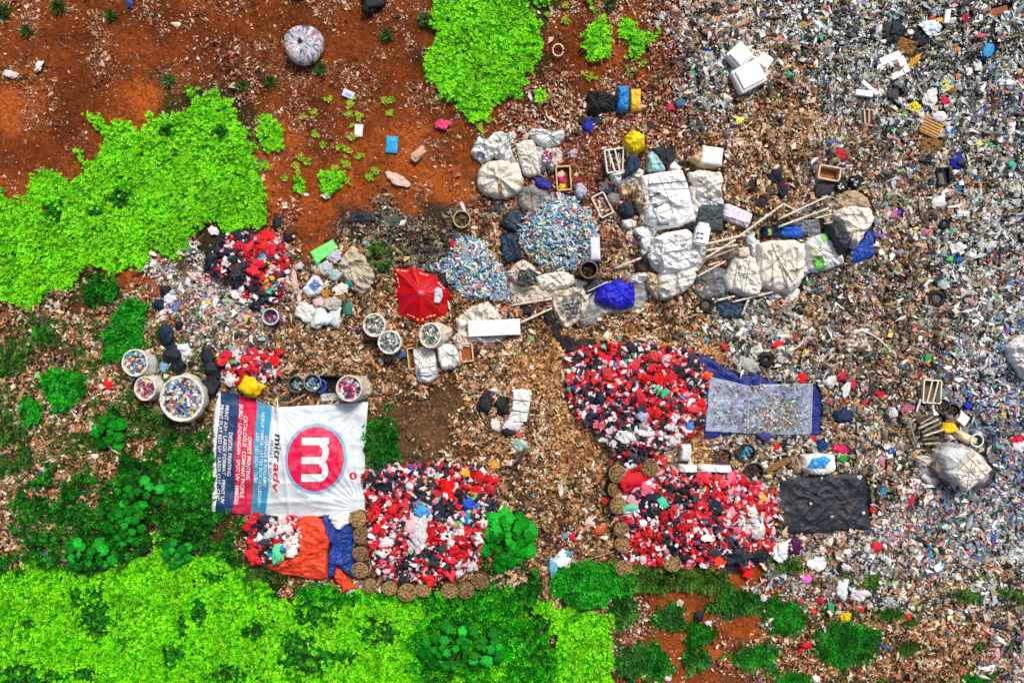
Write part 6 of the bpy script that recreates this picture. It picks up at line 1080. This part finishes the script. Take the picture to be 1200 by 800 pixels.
# ---------------------------------------------------------------- plants
def leafmesh(name, x, y, z, length, col, nl=4, up=.35, wid=.5, seed=0, mat_='leaf', fold=.15, jl=.3):
    r = np.random.default_rng(seed); n = len(x); rot = r.uniform(0, 6.283, (n, 1)); a = rot + np.arange(nl)[None] * 2 * np.pi / nl + r.uniform(-.4, .4, (n, nl))
    L = (length[:, None] if np.ndim(length) else np.full((n, 1), length)) * r.uniform(1 - jl, 1 + jl, (n, nl)); e = r.normal(up, .35, (n, nl)); wd = L * wid * .5
    dx, dy, dz = np.cos(a) * np.cos(e), np.sin(a) * np.cos(e), np.sin(e); sx_, sy_ = -np.sin(a), np.cos(a); B = np.stack([np.broadcast_to(q[:, None], (n, nl)) for q in (x, y, z)], -1)
    D = np.stack([dx, dy, dz], -1); S_ = np.stack([sx_, sy_, dz * 0], -1); Lx, Wx = L[..., None], wd[..., None]; U = np.array([0, 0, 1.0])
    v0 = B + D * Lx * .08; v1 = B + D * Lx * .5 - S_ * Wx + U * Wx * fold; v2 = B + D * Lx; v3 = B + D * Lx * .5 + S_ * Wx + U * Wx * fold
    V = np.stack([v0, v1, v2, v3], 2).reshape(-1, 3); b = np.arange(n * nl)[:, None] * 4; F = np.concatenate([b + np.array([[0, 1, 2]]), b + np.array([[0, 2, 3]])], 1).reshape(-1, 3)
    C_ = np.repeat(np.repeat(col, nl, axis=0) * r.uniform(.8, 1.15, (n * nl, 1)), 2, axis=0); return mesh_np(name, V, F, 3, M[mat_], C_)
NEON = [
 [(-170, 215), (0, 222), (12, 235), (32, 232), (35, 212), (48, 200), (70, 205), (85, 215), (100, 202), (95, 188), (86, 174), (92, 176), (104, 190), (113, 185), (122, 170), (115, 148), (98, 133), (115, 136), (128, 146), (146, 142), (160, 152), (172, 143), (170, 128), (182, 140), (205, 134), (212, 129), (226, 131), (229, 120), (221, 108), (221, 97), (232, 110), (240, 116), (250, 104), (256, 118), (272, 117), (276, 135), (284, 155), (296, 170), (300, 190), (310, 225), (312, 262), (303, 270), (290, 263), (275, 272), (262, 270), (250, 256), (236, 266), (228, 262), (222, 275), (212, 296), (200, 301), (190, 296), (180, 290), (163, 316), (150, 308), (142, 318), (133, 322), (120, 314), (100, 308), (90, 320), (86, 335), (70, 344), (55, 338), (46, 352), (24, 365), (10, 352), (-170, 345)],
 [(500, 18), (512, 8), (520, -140), (610, -140), (618, 8), (632, 30), (636, 60), (628, 84), (618, 88), (612, 108), (595, 118), (580, 122), (575, 138), (550, 144), (536, 130), (533, 116), (512, 112), (510, 98), (497, 88), (500, 70), (508, 52), (514, 38), (505, 22)],
 [(684, 0), (698, 14), (703, 22), (712, 24), (716, 45), (714, 66), (702, 73), (690, 66), (680, 58), (684, 45), (693, 38), (700, 26), (692, 8), (688, -4)], [(726, 24), (740, 26), (742, 40), (752, 48), (765, 42), (772, 34), (770, 46), (760, 52), (750, 56), (747, 72), (736, 64), (738, 56), (724, 48)], [(625, -20), (645, -20), (644, 2), (636, 12), (628, 6)], [(300, 136), (312, 134), (322, 145), (330, 160), (332, 175), (320, 176), (310, 180), (304, 165)], [(344, 206), (352, 204), (356, 216), (350, 226), (344, 220)], [(376, 200), (390, 198), (404, 206), (398, 220), (386, 232), (380, 222), (374, 212)], [(628, 104), (638, 104), (640, 116), (632, 124), (628, 116)]]
NEON2 = [
 [(-170, 670), (0, 676), (20, 672), (30, 656), (42, 652), (50, 664), (68, 666), (90, 672), (120, 676), (132, 664), (150, 656), (172, 652), (186, 640), (178, 624), (190, 622), (200, 634), (198, 650), (226, 654), (246, 646), (262, 650), (275, 668), (288, 664), (300, 676), (318, 690), (325, 704), (345, 706), (352, 698), (380, 694), (398, 702), (420, 690), (448, 696), (470, 700), (495, 706), (500, 722), (484, 730), (488, 750), (476, 762), (490, 790), (500, 950), (-170, 950)],
 [(612, 728), (628, 722), (626, 704), (644, 702), (650, 716), (664, 712), (700, 718), (718, 722), (712, 745), (718, 765), (720, 790), (722, 950), (640, 950), (648, 780), (655, 750), (640, 740), (622, 738)], [(500, 780), (520, 776), (560, 782), (600, 770), (608, 790), (600, 950), (500, 950)], [(540, 775), (575, 765), (600, 760), (605, 775), (575, 790), (545, 790)]]
POCK = [(112, 722, 22, 32), (90, 700, 12, 12), (202, 770, 16, 18), (232, 716, 12, 16), (212, 730, 8, 20), (25, 795, 36, 20), (62, 792, 18, 12), (268, 792, 30, 16), (370, 716, 28, 22), (352, 770, 26, 34), (395, 770, 22, 12), (440, 740, 26, 18), (300, 740, 18, 12), (140, 233, 14, 14), (62, 247, 12, 14), (110, 247, 10, 8), (195, 155, 10, 8), (258, 155, 9, 8), (630, 745, 18, 30), (612, 770, 25, 30), (252, 675, 12, 8), (100, 790, 16, 10), (32, 730, 10, 8)]
GREEN = [   # darker weeds: outline, palette index
 ([(18, 585), (35, 565), (60, 548), (92, 556), (120, 560), (150, 540), (170, 535), (190, 512), (212, 506), (245, 508), (252, 540), (248, 600), (285, 606), (286, 640), (280, 668), (262, 652), (240, 648), (200, 652), (190, 640), (150, 655), (120, 678), (60, 668), (20, 656), (14, 620)], 0),
 ([(285, 655), (300, 662), (340, 672), (322, 690), (330, 705), (300, 700), (284, 672)], 1), ([(395, 690), (410, 694), (425, 690), (430, 700), (570, 688), (600, 690), (625, 700), (615, 730), (640, 745), (655, 770), (645, 800), (640, 950), (490, 950), (480, 790), (470, 765), (490, 735), (498, 708), (450, 694), (400, 706), (350, 704), (345, 690), (380, 682)], 2),
 ([(575, 655), (600, 660), (625, 662), (640, 680), (628, 700), (570, 692), (560, 680)], 0), ([(658, 664), (690, 656), (720, 664), (735, 672), (748, 690), (720, 700), (700, 710), (672, 706), (650, 700), (645, 684)], 3), ([(715, 655), (760, 662), (810, 665), (850, 664), (852, 676), (800, 684), (760, 692), (735, 690)], 4), ([(900, 655), (935, 652), (945, 662), (925, 672), (905, 672)], 4),
 ([(-150, 440), (0, 445), (15, 470), (22, 500), (40, 530), (20, 545), (-150, 550)], 1), ([(22, 470), (35, 462), (48, 475), (45, 500), (28, 500)], 3), ([(48, 440), (75, 432), (98, 440), (100, 462), (85, 480), (60, 478), (48, 460)], 3), ([(36, 385), (55, 378), (72, 388), (68, 405), (45, 408)], 1), ([(98, 332), (118, 322), (140, 330), (138, 352), (115, 362), (98, 352)], 0),
 ([(140, 360), (152, 348), (170, 352), (178, 362), (165, 395), (160, 412), (140, 418), (118, 426), (122, 405), (132, 385)], 3), ([(135, 470), (160, 468), (185, 478), (205, 490), (215, 500), (190, 505), (165, 512), (150, 505), (120, 520), (96, 530), (92, 515), (108, 500), (112, 480)], 1), ([(0, 400), (30, 395), (36, 420), (20, 440), (-150, 440), (-150, 400)], 1), ([(45, 540), (25, 550), (0, 560), (-150, 560), (-150, 530), (0, 530)], 1),
 ([(428, 498), (440, 490), (455, 496), (465, 510), (468, 525), (455, 540), (440, 545), (428, 548)], 0), ([(433, 288), (445, 283), (460, 290), (462, 312), (448, 318), (436, 308)], 1), ([(-150, 650), (15, 655), (25, 672), (0, 680), (-150, 675)], 0), ([(1112, 700), (1125, 690), (1160, 690), (1200, 686), (1215, 696), (1180, 702), (1150, 700)], 4)]
GP = [[(20, 105, 15), (28, 130, 22), (14, 80, 14), (45, 150, 30), (10, 60, 10)], [(45, 110, 28), (70, 130, 40), (30, 85, 20), (95, 125, 50), (20, 60, 15)], [(14, 120, 8), (22, 150, 12), (40, 175, 15), (10, 85, 8), (90, 205, 20)], [(20, 150, 20), (40, 175, 35), (15, 115, 15), (60, 195, 40)], [(60, 120, 30), (95, 140, 50), (40, 100, 25), (130, 150, 70), (25, 75, 18)]]
def sample(poly, dens):
    P_ = np.array(poly, float); x0, y0 = P_.min(0); x1, y1 = P_.max(0); n = int((x1 - x0) * (y1 - y0) * dens); X, Y = rng.uniform(x0, x1, n), rng.uniform(y0, y1, n)
    ex = (vnoise(X, Y, .12, 41) - .5) * 9 + rng.normal(0, 1.6, n); ey = (vnoise(X, Y, .12, 42) - .5) * 9 + rng.normal(0, 1.6, n); ok = inpoly(X + ex, Y + ey, poly); return X[ok], Y[ok]
X_, Y_, Z_, C_, L_ = [], [], [], [], []; gx_, gy_, gz_, gc_, gl_ = [], [], [], [], []
def inpock(X, Y):
    m = np.zeros(len(X), bool)
    for (a, b_, rx, ry) in POCK: m |= ((X - a) / rx) ** 2 + ((Y - b_) / ry) ** 2 + (vnoise(X, Y, .2, 9) - .5) * 1.6 + rng.normal(0, .28, len(X)) < .9
    return m
for polys, tone in ((NEON, 0), (NEON2, 1)):
    base_ = pal([(124, 236, 18), (142, 242, 26), (100, 215, 18), (58, 160, 18), (158, 246, 44)] if tone == 0 else [(112, 230, 12), (134, 240, 16), (82, 205, 12), (45, 150, 12), (160, 246, 36)])
    for poly in polys:
        X, Y = sample(poly, .40); n = len(X); pk = inpock(X, Y); kk = rng.integers(0, 5, n); cc = base_[kk] * (.8 + .36 * vnoise(X, Y, .06, 21))[:, None]
        dg = pal([(20, 115, 20), (35, 150, 25), (15, 80, 20), (50, 170, 25)])[rng.integers(0, 4, n)]; cc[pk] = dg[pk]; keep = (~pk | (rng.random(n) < .6)) & (rng.random(n) < .74 + .36 * vnoise(X, Y, .22, 24))
        top = .09 + .2 * vnoise(X, Y, .09, 22) + .09 * vnoise(X, Y, .3, 23); zz = top * rng.uniform(.3, 1.0, n); zz[pk] *= .5
        X_ += list(X[keep]); Y_ += list(Y[keep]); Z_ += list(zz[keep]); C_ += list(cc[keep]); L_ += list(np.where(pk, .075, .082)[keep]); P_ = np.array(poly, float); EXCL.append((P_ - P_.mean(0)) * .97 + P_.mean(0))
# strays round the patches on the red earth
for (a, b_, r, n) in ((380, 150, 45, 45), (350, 190, 40, 35), (410, 190, 30, 20), (395, 125, 20, 12), (640, 20, 15, 15), (300, 195, 12, 8), (745, 80, 12, 8), (690, 85, 14, 10), (560, 150, 20, 8), (460, 125, 14, 6)):
    cl = rng.normal(0, r * .6, (max(3, n // 4), 2)); 
    for q in cl:
        m_ = int(rng.integers(3, 9)); X = a + q[0] + rng.normal(0, 2, m_); Y = b_ + q[1] + rng.normal(0, 2, m_); X_ += list(X); Y_ += list(Y); Z_ += [.06] * m_; C_ += list(pal([(150, 205, 40), (110, 190, 30), (180, 190, 60)])[rng.integers(0, 3, m_)]); L_ += [.11] * m_
X_, Y_, Z_ = map(np.array, (X_, Y_, Z_)); wx, wy = W(X_, Y_, .35)
tag(link(bpy.data.objects.new('ground_cover', leafmesh('ground_cover', wx, wy, Hf(wx, wy) + Z_, np.array(L_), np.array(C_), 5, .3, .62, 4))), 'dense bright lime green ground cover spreading in patches over the earth', 'ground cover', kind='stuff')
for poly, gi in GREEN:
    X, Y = sample(poly, {0: .15, 1: .11}.get(gi, .22)); kq = (vnoise(X, Y, .07, 91) > .3) | (gi in (2, 3)); X, Y = X[kq], Y[kq]; n = len(X); cc = pal(GP[gi])[rng.integers(0, len(GP[gi]), n)] * (.55 + .9 * vnoise(X, Y, .07, 26))[:, None]
    gx_ += list(X); gy_ += list(Y); gz_ += list((.1 + .4 * vnoise(X, Y, .07, 25)) * rng.uniform(.4, 1, n)); gc_ += list(cc); gl_ += list(rng.uniform(.07, .15, n) * (1.1 if gi != 4 else 1)); P_ = np.array(poly, float)
    if gi in (2, 3): EXCL.append((P_ - P_.mean(0)) * .93 + P_.mean(0))
for _ in range(230):    # little weeds creeping through the litter at the lower left
    a, b_ = rnd.uniform(0, 240), rnd.uniform(370, 600); m_ = rnd.randrange(8, 40); X = rng.normal(a, 5, m_); Y = rng.normal(b_, 4, m_); gx_ += list(X); gy_ += list(Y); gz_ += list(rng.uniform(.04, .16, m_)); gc_ += list(pal(GP[1])[rng.integers(0, 5, m_)]); gl_ += list(rng.uniform(.06, .12, m_))
for _ in range(36):
    a, b_ = rnd.uniform(900, 1200), rnd.uniform(670, 800); m_ = rnd.randrange(8, 30); X = rng.normal(a, 4, m_); Y = rng.normal(b_, 3, m_); gx_ += list(X); gy_ += list(Y); gz_ += list(rng.uniform(.04, .14, m_)); gc_ += list(pal(GP[1])[rng.integers(0, 5, m_)]); gl_ += list(rng.uniform(.06, .12, m_))
gx_, gy_, gz_ = map(np.array, (gx_, gy_, gz_)); wx, wy = W(gx_, gy_, .4)
tag(link(bpy.data.objects.new('weeds', leafmesh('weeds', wx, wy, Hf(wx, wy) + gz_, np.array(gl_), np.array(gc_), 5, .4, .42, 8))), 'tangled dark green weeds growing through the litter', 'weeds', kind='stuff')
def stems_bm(n, r, h, t=.012):
    bm = bmesh.new()
    for k in range(n): a = k * 2.4 + .3; tube_bm(bm, [Vector((0, 0, -.03)), Vector((math.cos(a) * r * .35, math.sin(a) * r * .35, h * .45)), Vector((math.cos(a) * r * .8, math.sin(a) * r * .8, h * .8))], t, 5, t * .5)
    return bm
def bush(px, py, rx, ry, palette, label, h=.45, ln=.16, dens=.5, wid=.38, nl=6, cat='bush', grass=False):
    g = G(px, py); r_ = empty('bush' if not grass else 'grass_tuft', g, label, cat); n = int(rx * ry * 3.14 * dens); sd_ = rnd.randrange(9999); r = np.random.default_rng(sd_)
    a = r.uniform(0, 6.283, n); q = np.sqrt(r.uniform(0, 1, n)) * (1 + .25 * np.sin(a * 3 + sd_) + .16 * np.sin(a * 7 + sd_) + r.normal(0, .2 if px > 300 else .33, n)); x = rx * S * q * np.cos(a); y = ry * S * q * np.sin(a); z = Hf(g.x + x, g.y + y) - g.z + h * np.sqrt(np.clip(1.2 - q * q, .03, 1)) * r.uniform(.55, 1, n)
    cc = pal(palette)[r.integers(0, len(palette), n)] * (.35 + 1.15 * vnoise(x, y, 3.0, sd_ % 50))[:, None]
    if grass: x, y = x * .35, y * .35; z = z * .2
    link(bpy.data.objects.new('foliage' if not grass else 'blades', leafmesh('foliage', x, y, z, np.full(n, ln), cc, nl if not grass else 3, .45 if not grass else .55, wid, sd_)), r_)
    if not grass: from_bm('stem', stems_bm(7, min(rx, ry) * S * .8, h * .7), M['wood'], r_, color=c(80, 90, 40))
    EXCL.append(np.array(ell(px, py, rx * .6, ry * .6, 0, 12, 0)))
DG = [(24, 100, 28), (34, 125, 36), (20, 78, 22), (60, 150, 50), (80, 120, 50)]; FG = [(18, 118, 24), (30, 142, 32), (12, 88, 16), (62, 160, 42)]
FGB = 0
for (x, y, rx, ry, l, p, ln) in ((862, 704, 27, 15, 'bush of pointed leaves on the red earth patch, upper right one', DG, .2), (784, 723, 19, 14, 'round dark bush in the middle of the red earth patch', DG, .15), (820, 742, 15, 13, 'fine dull green bush right below the round dark one', GP[0], .1), (816, 770, 14, 15, 'leafy little bush near the bottom of the red earth patch', DG, .17),
    (742, 774, 24, 22, 'wide bush near the bottom right of the lime green patch', DG, .17), (768, 776, 18, 18, 'brighter bush touching the wide one near the bottom', FG, .18), (922, 722, 27, 23, 'fine even green cushion bush left of the bright yellow bag', FG, .08), (990, 752, 41, 29, 'largest fine green cushion bush below the bright yellow bag', FG, .08), (888, 770, 30, 18, 'green cushion bush near the bottom right of the earth patch', FG, .12),
    (930, 794, 26, 12, 'green cushion bush cut by the bottom edge, left one', FG, .08), (1135, 797, 32, 14, 'green cushion bush cut by the bottom edge, right one', FG, .08), (730, 712, 17, 24, 'loose bush at the left rim of the red earth patch', DG, .13), (1020, 680, 12, 14, 'low thin bush below the red bag in the lower right litter', GP[4], .12), (1074, 712, 10, 6, 'tiny green bush beside the lone red bag', FG, .1), (1062, 757, 16, 10, 'dull sparse bush right of the largest cushion bush', GP[1], .09),
    (1040, 717, 20, 8, 'sparse flat bush above the lone red bag', GP[1], .09), (448, 520, 18, 26, 'pointed leaved dark bush right of the banner', DG, .22), (218, 555, 30, 30, 'dense leafy bush left of the banner', GP[3], .2), (150, 540, 12, 12, 'small feathery bush between litter and round leaves', GP[0], .14), (155, 385, 18, 30, 'tall bush growing above the bottle sacks', GP[3], .17), (118, 340, 18, 16, 'dark bush below the bright green patch', GP[0], .15),
    (55, 395, 16, 12, 'spreading bush in the litter at the far left', GP[3], .14), (75, 456, 26, 20, 'soft green bush in the left litter', GP[3], .1), (35, 482, 12, 15, 'round mossy bush near the left edge', FG, .07), (150, 748, 14, 10, 'dull shrub in the lime green ground cover', GP[0], .14), (1008, 760, 10, 10, 'small dark plant in the largest cushion bush', DG, .12)):
    bush(x, y, rx, ry, p, l, h=.10 + .006 * min(rx, ry), ln=ln * 1.05, dens=.19 if ln > .1 else (.3 if x < 100 else .7))
for (x, y, s, l) in ((285, 101, 10, 'spiky grass tuft right of the lime patch top'), (317, 97, 9, 'spiky grass tuft left below the clear tied bag'), (377, 82, 8, 'spiky grass tuft right below the clear tied bag'), (498, 24, 10, 'spiky grass tuft at the left rim of the upper lime patch'), (454, 43, 8, 'thin pale grass tuft left of the upper lime patch'), (199, 95, 9, 'dry grass tuft above the lime patch'), (70, 8, 11, 'grass tuft at the upper left corner, right one'), (5, 15, 12, 'grass tuft at the upper left corner, left one'), (715, 5, 8, 'spiky grass tuft at the top edge'), (131, 20, 7, 'small dull grass tuft near the top edge'), (32, 37, 8, 'small dull grass tuft near the upper left corner'), (1000, 60, 1, '')):
    if l: bush(x, y, s, s, [(70, 120, 50), (110, 140, 70), (50, 95, 45)], l, h=.2, ln=.3, dens=.22, wid=.12, cat='grass', grass=True)
for i, x in enumerate((742, 757, 773, 790, 806, 826, 838)): bush(x, 676 + (i % 3) * 3, 11, 8, [(60, 130, 40), (95, 150, 55), (40, 105, 30), (120, 150, 70)], 'long bladed grass tuft, %s in the fringe below the red heap' % ['leftmost', 'second', 'third', 'fourth', 'fifth', 'sixth', 'rightmost'][i], h=.25, ln=.42, dens=.8, wid=.1, cat='grass', grass=True)
def broad(px, py, R_, n, lr, label, col=(12, 132, 18), ell_=(1, 1), h=.6):
    g = G(px, py); r_ = empty('broad_leaved_plant', g, label, 'plant'); V, F, C2 = [], [], []; K = 14; sd_ = rnd.randrange(999); stems = bmesh.new(); P5 = pal([col, (col[0] + 10, col[1] + 22, col[2] + 8), (max(0, col[0] - 6), col[1] - 22, col[2] - 8), (30, 165, 45)])
    for i in range(n):
        q = math.sqrt((i + .6) / n); a = i * 2.39996 + rnd.uniform(-.3, .3); x, y = R_ * S * q * math.cos(a) * ell_[0], R_ * S * q * math.sin(a) * ell_[1]; z = h * (1.1 - .6 * q * q) + rnd.uniform(-.13, .13); r = lr * S * rnd.uniform(.75, 1.2) * (.5 + .4 * q); tilt = .1 + .3 * q + rnd.uniform(-.15, .2); b0 = len(V); V.append((x, y, z - .03)); cl = P5[rnd.randrange(4)] * rnd.uniform(.6, 1.25)
        for ring in (.5, 1.0):
            for k in range(K):
                t = 2 * math.pi * k / K; rr = r * ring * (1 + .07 * math.cos(t * 5)) * (1 - .42 * math.exp(-((abs(t - math.pi)) / .35) ** 2)); u, v = rr * math.cos(t), rr * math.sin(t); zz = -u * tilt + .03 * math.cos(2 * t) * ring - .12 * r * ring * ring + .02 * math.sin(t * 7 + i)
                V.append((x + u * math.cos(a) - v * math.sin(a), y + u * math.sin(a) + v * math.cos(a), z + zz))
        for k in range(K): F.append((b0, b0 + 1 + k, b0 + 1 + (k + 1) % K, b0)); C2.append(cl * 1.35)
        for k in range(K): F.append((b0 + 1 + k, b0 + 1 + K + k, b0 + 1 + K + (k + 1) % K, b0 + 1 + (k + 1) % K)); C2.append(cl * rnd.uniform(.94, 1.04))
        tube_bm(stems, [Vector((x * .15, y * .15, 0)), Vector((x * .6, y * .6, z * .6)), Vector((x, y, z - .04))], .014, 5)
    me = bpy.data.meshes.new('leaves'); me.from_pydata(V, [], [f[:3] if f[0] == f[3] else f for f in F]); at = me.attributes.new('tint', 'FLOAT_COLOR', 'FACE'); cc = np.ones((len(F), 4), np.float32); cc[:, :3] = np.array(C2); at.data.foreach_set('color', cc.ravel()); me.materials.append(M['plant']); link(bpy.data.objects.new('leaves', me), r_)
    from_bm('stem', stems, M['wood'], r_, smooth=True, color=c(70, 120, 45)); EXCL.append(np.array(ell(px, py, R_ * ell_[0], R_ * ell_[1], 0, 12, 0)))
broad(593, 629, 33, 54, 8.5, 'large round leaved plant right of the middle rag heap', (12, 142, 20)); broad(134, 504, 19, 12, 8, 'round leaved plant standing alone in the left litter'); broad(176, 577, 18, 9, 7.5, 'round leaved plant, upper one of the three in the left weeds'); broad(152, 612, 24, 20, 7.5, 'biggest round leaved plant in the left weeds'); broad(110, 648, 28, 15, 7.5, 'wide round leaved plant lowest in the left weeds', (16, 125, 20), (1, .6)); broad(213, 645, 17, 11, 7.5, 'round leaved plant below left of the banner', (16, 135, 38))
broad(542, 752, 47, 42, 7, 'broad spreading round leaved plant in the lower middle', (14, 125, 20), (1, .62), .95); broad(150, 592 - 14, 10, 4, 6, 'few round leaves left of the upper round leaved plant')

# ---------------------------------------------------------------- loose litter over the whole dump
PAL = {
 'r': ([(190, 132, 92), (170, 104, 66), (210, 168, 135), (150, 84, 52), (120, 60, 32), (215, 195, 175), (158, 94, 56), (100, 55, 35), (205, 170, 130), (84, 44, 26)], .42, .07),
 'R': ([(190, 110, 70), (160, 84, 40), (215, 170, 140), (130, 62, 28), (96, 46, 22)], .17, .055),
 'p': ([(200, 145, 112), (170, 108, 76), (222, 190, 165), (135, 80, 52), (90, 52, 36), (230, 222, 210), (180, 95, 60), (70, 50, 40), (170, 60, 45), (190, 165, 120)], .78, .085),
 'b': ([(200, 152, 104), (156, 106, 64), (220, 190, 150), (104, 76, 48), (230, 220, 198), (186, 118, 68), (66, 50, 38), (208, 134, 84), (60, 60, 46), (226, 204, 180), (140, 128, 84), (50, 36, 28)], 1, .095),
 'o': ([(205, 158, 100), (222, 180, 122), (178, 122, 70), (232, 200, 150), (150, 102, 58), (120, 85, 50), (215, 150, 95)], .95, .09),
 'g': ([(228, 230, 230), (190, 196, 192), (140, 146, 142), (70, 76, 78), (34, 40, 44), (205, 214, 222), (150, 142, 122), (240, 240, 240), (100, 104, 96), (45, 48, 46), (160, 165, 145), (190, 165, 125), (30, 34, 36), (120, 95, 65), (170, 192, 202), (218, 228, 234)], 1, .10),
 'm': ([(200, 165, 120), (150, 112, 74), (222, 205, 180), (104, 80, 56), (236, 230, 220), (180, 130, 84), (64, 56, 48), (196, 198, 190), (128, 128, 118), (38, 38, 38), (210, 214, 212), (90, 96, 84), (190, 140, 105), (50, 46, 36)], 1, .10),
 'B': ([(225, 228, 232), (180, 190, 198), (110, 150, 190), (70, 110, 170), (60, 62, 70), (35, 38, 46), (205, 150, 150), (150, 140, 170), (235, 235, 238), (130, 130, 120), (90, 150, 150), (200, 180, 150), (120, 100, 90)], 1, .10),
 'w': ([(235, 230, 225), (215, 205, 195), (225, 200, 190), (190, 185, 180), (150, 145, 140), (205, 215, 218), (170, 130, 110), (220, 165, 165), (90, 85, 80), (130, 170, 170)], 1, .09),
 's': ([(120, 90, 62), (88, 66, 46), (150, 120, 88), (60, 50, 40)], .3, .07),
 'd': ([(170, 150, 115), (140, 115, 80), (70, 66, 56), (100, 94, 78), (130, 122, 104), (44, 44, 42), (160, 150, 125), (84, 70, 52), (30, 30, 30), (110, 115, 110)], .85, .09),
 '.': ([(150, 110, 74), (110, 80, 50), (200, 165, 130), (70, 50, 34), (215, 200, 180)], .55, .085)}
BRIGHT = [(200, 35, 45), (225, 60, 90), (235, 200, 70), (40, 110, 190), (60, 160, 200), (50, 160, 110), (225, 120, 50), (110, 80, 160), (240, 150, 170), (30, 60, 130), (130, 200, 110), (235, 235, 240)]
RARE = {'r': .012, 'R': .006, 'p': .03, 'b': .03, 'o': .02, 'g': .07, 'm': .08, 'B': .19, 'w': .16, 'd': .03, 's': .02, '.': .03}
N0 = 660000
X = rng.uniform(-140, 1340, N0); Y = rng.uniform(-115, 915, N0); q = zone(X, Y, 24, 17)
clump = vnoise(X, Y, .035, 61) * .6 + vnoise(X, Y, .11, 62) * .4
keep = np.zeros(N0, bool); col = np.zeros((N0, 3)); size = np.zeros(N0)
tone = .5 * vnoise(X, Y, .018, 63) + .5 * vnoise(X, Y, .05, 65); tone2 = vnoise(X, Y, .16, 64)
for k, (pl, dn, sz) in PAL.items():
    m_ = q == ord(k); n = int(m_.sum()); p_ = pal(pl); lum = p_.sum(1); order = np.argsort(lum); idx = rng.integers(0, len(pl), n)
    # patches with more pale or more dark pieces
    t = .5 + (tone[m_] - .5) * .8 + (tone2[m_] - .5) * .9 + rng.normal(0, .22, n); ranked = order[np.clip((t * len(pl)).astype(int), 0, len(pl) - 1)]; idx = np.where(rng.random(n) < .65, ranked, idx)
    cc = p_[idx]; br = rng.random(n) < .8 * RARE[k] * (.4 + 1.2 * tone[m_]); cc[br] = pal(BRIGHT)[rng.integers(0, len(BRIGHT), int(br.sum()))]
    col[m_] = cc * rng.uniform(.6, 1.1, (n, 1)) * (1.02 if k in 'bpo' else 1.12 if k in 'gw' else 1.1 if k == 'B' else 1.0); size[m_] = sz * rng.lognormal(0, .47, n)
    dd = dn * (1 if dn > .7 else np.clip((clump[m_] - .38) * 5.5, .12, 2.0)); keep[m_] = rng.random(n) < dd
big = rng.random(N0) < .006; size[big & np.isin(q, [ord(ch) for ch in 'gmBwb'])] *= 2.6
size = np.clip(size, .03, .36)
inside = np.zeros(N0, bool)
for P_ in EXCL: inside |= inpoly(X, Y, P_)
keep &= ~inside; X, Y, col, size, q = X[keep], Y[keep], col[keep], size[keep], q[keep]
wx, wy = W(X, Y, .3); bump_ = .13 * vnoise(wx, wy, 1.9, 71) + .12 * vnoise(wx, wy, 4.3, 72) - .03; thick = np.isin(q, [ord(ch) for ch in 'gmBwbopd'])
z = Hf(wx, wy) + np.where(thick, bump_ + rng.uniform(-.04, .05, len(wx)), .012 + rng.uniform(0, .02, len(wx)))
fl = .38
scatter('litter', 'endless small scraps of plastic, paper, wood chips and wrappers covering the dump', 'litter', wx, wy, z, size * np.where(np.isin(q, [ord(ch) for ch in 'gmBw']), .98, .88), col, seed=99, flat=fl, k=4)

# larger torn films and crumpled wrappers lying on the fine litter
nL = 6600; X = rng.uniform(-130, 1330, nL); Y = rng.uniform(-110, 910, nL); q = zone(X, Y, 20, 31); cl_ = vnoise(X, Y, .03, 95)
pr = np.zeros(nL)
for k, v in {'g': .62, 'm': .40, 'B': .5, 'w': .6, 'b': .16, 'p': .06, 'd': .2}.items(): pr[q == ord(k)] = v
keep = rng.random(nL) < pr * np.clip(cl_ * 2.2 - .25, .15, 1.2)
for P_ in EXCL: keep &= ~inpoly(X, Y, P_)
X, Y, q = X[keep], Y[keep], q[keep]; n = len(X); gl = pal([(228, 232, 234), (200, 208, 210), (240, 240, 240), (34, 40, 46), (50, 54, 58), (170, 178, 180), (26, 30, 36), (214, 206, 190), (120, 126, 124)]); bl = pal([(214, 200, 175), (170, 130, 90), (70, 56, 44), (228, 222, 208), (150, 110, 72), (40, 38, 36)])
cc = gl[rng.integers(0, 9, n)]; isb = np.isin(q, [ord('b'), ord('p'), ord('d')]); cc[isb] = bl[rng.integers(0, 6, int(isb.sum()))]; hot = rng.random(n) < .07; cc[hot] = pal(BRIGHT)[rng.integers(0, len(BRIGHT), int(hot.sum()))]
wx, wy = W(X, Y, .35); parts_ = []
V, F, C_ = scrapset(wx, wy, Hf(wx, wy) + .13 * vnoise(wx, wy, 1.9, 71) + .12 * vnoise(wx, wy, 4.3, 72) + .03, rng.uniform(.15, .36, n) * rng.uniform(.8, 1.2, n), cc, flat=.3, k=9, seed=321, aspect=.5)
tag(link(bpy.data.objects.new('torn_films', mesh_np('torn_films', V, F, 3, M['litter'], C_))), 'torn pale and dark plastic films strewn over the finer litter', 'films', kind='stuff')
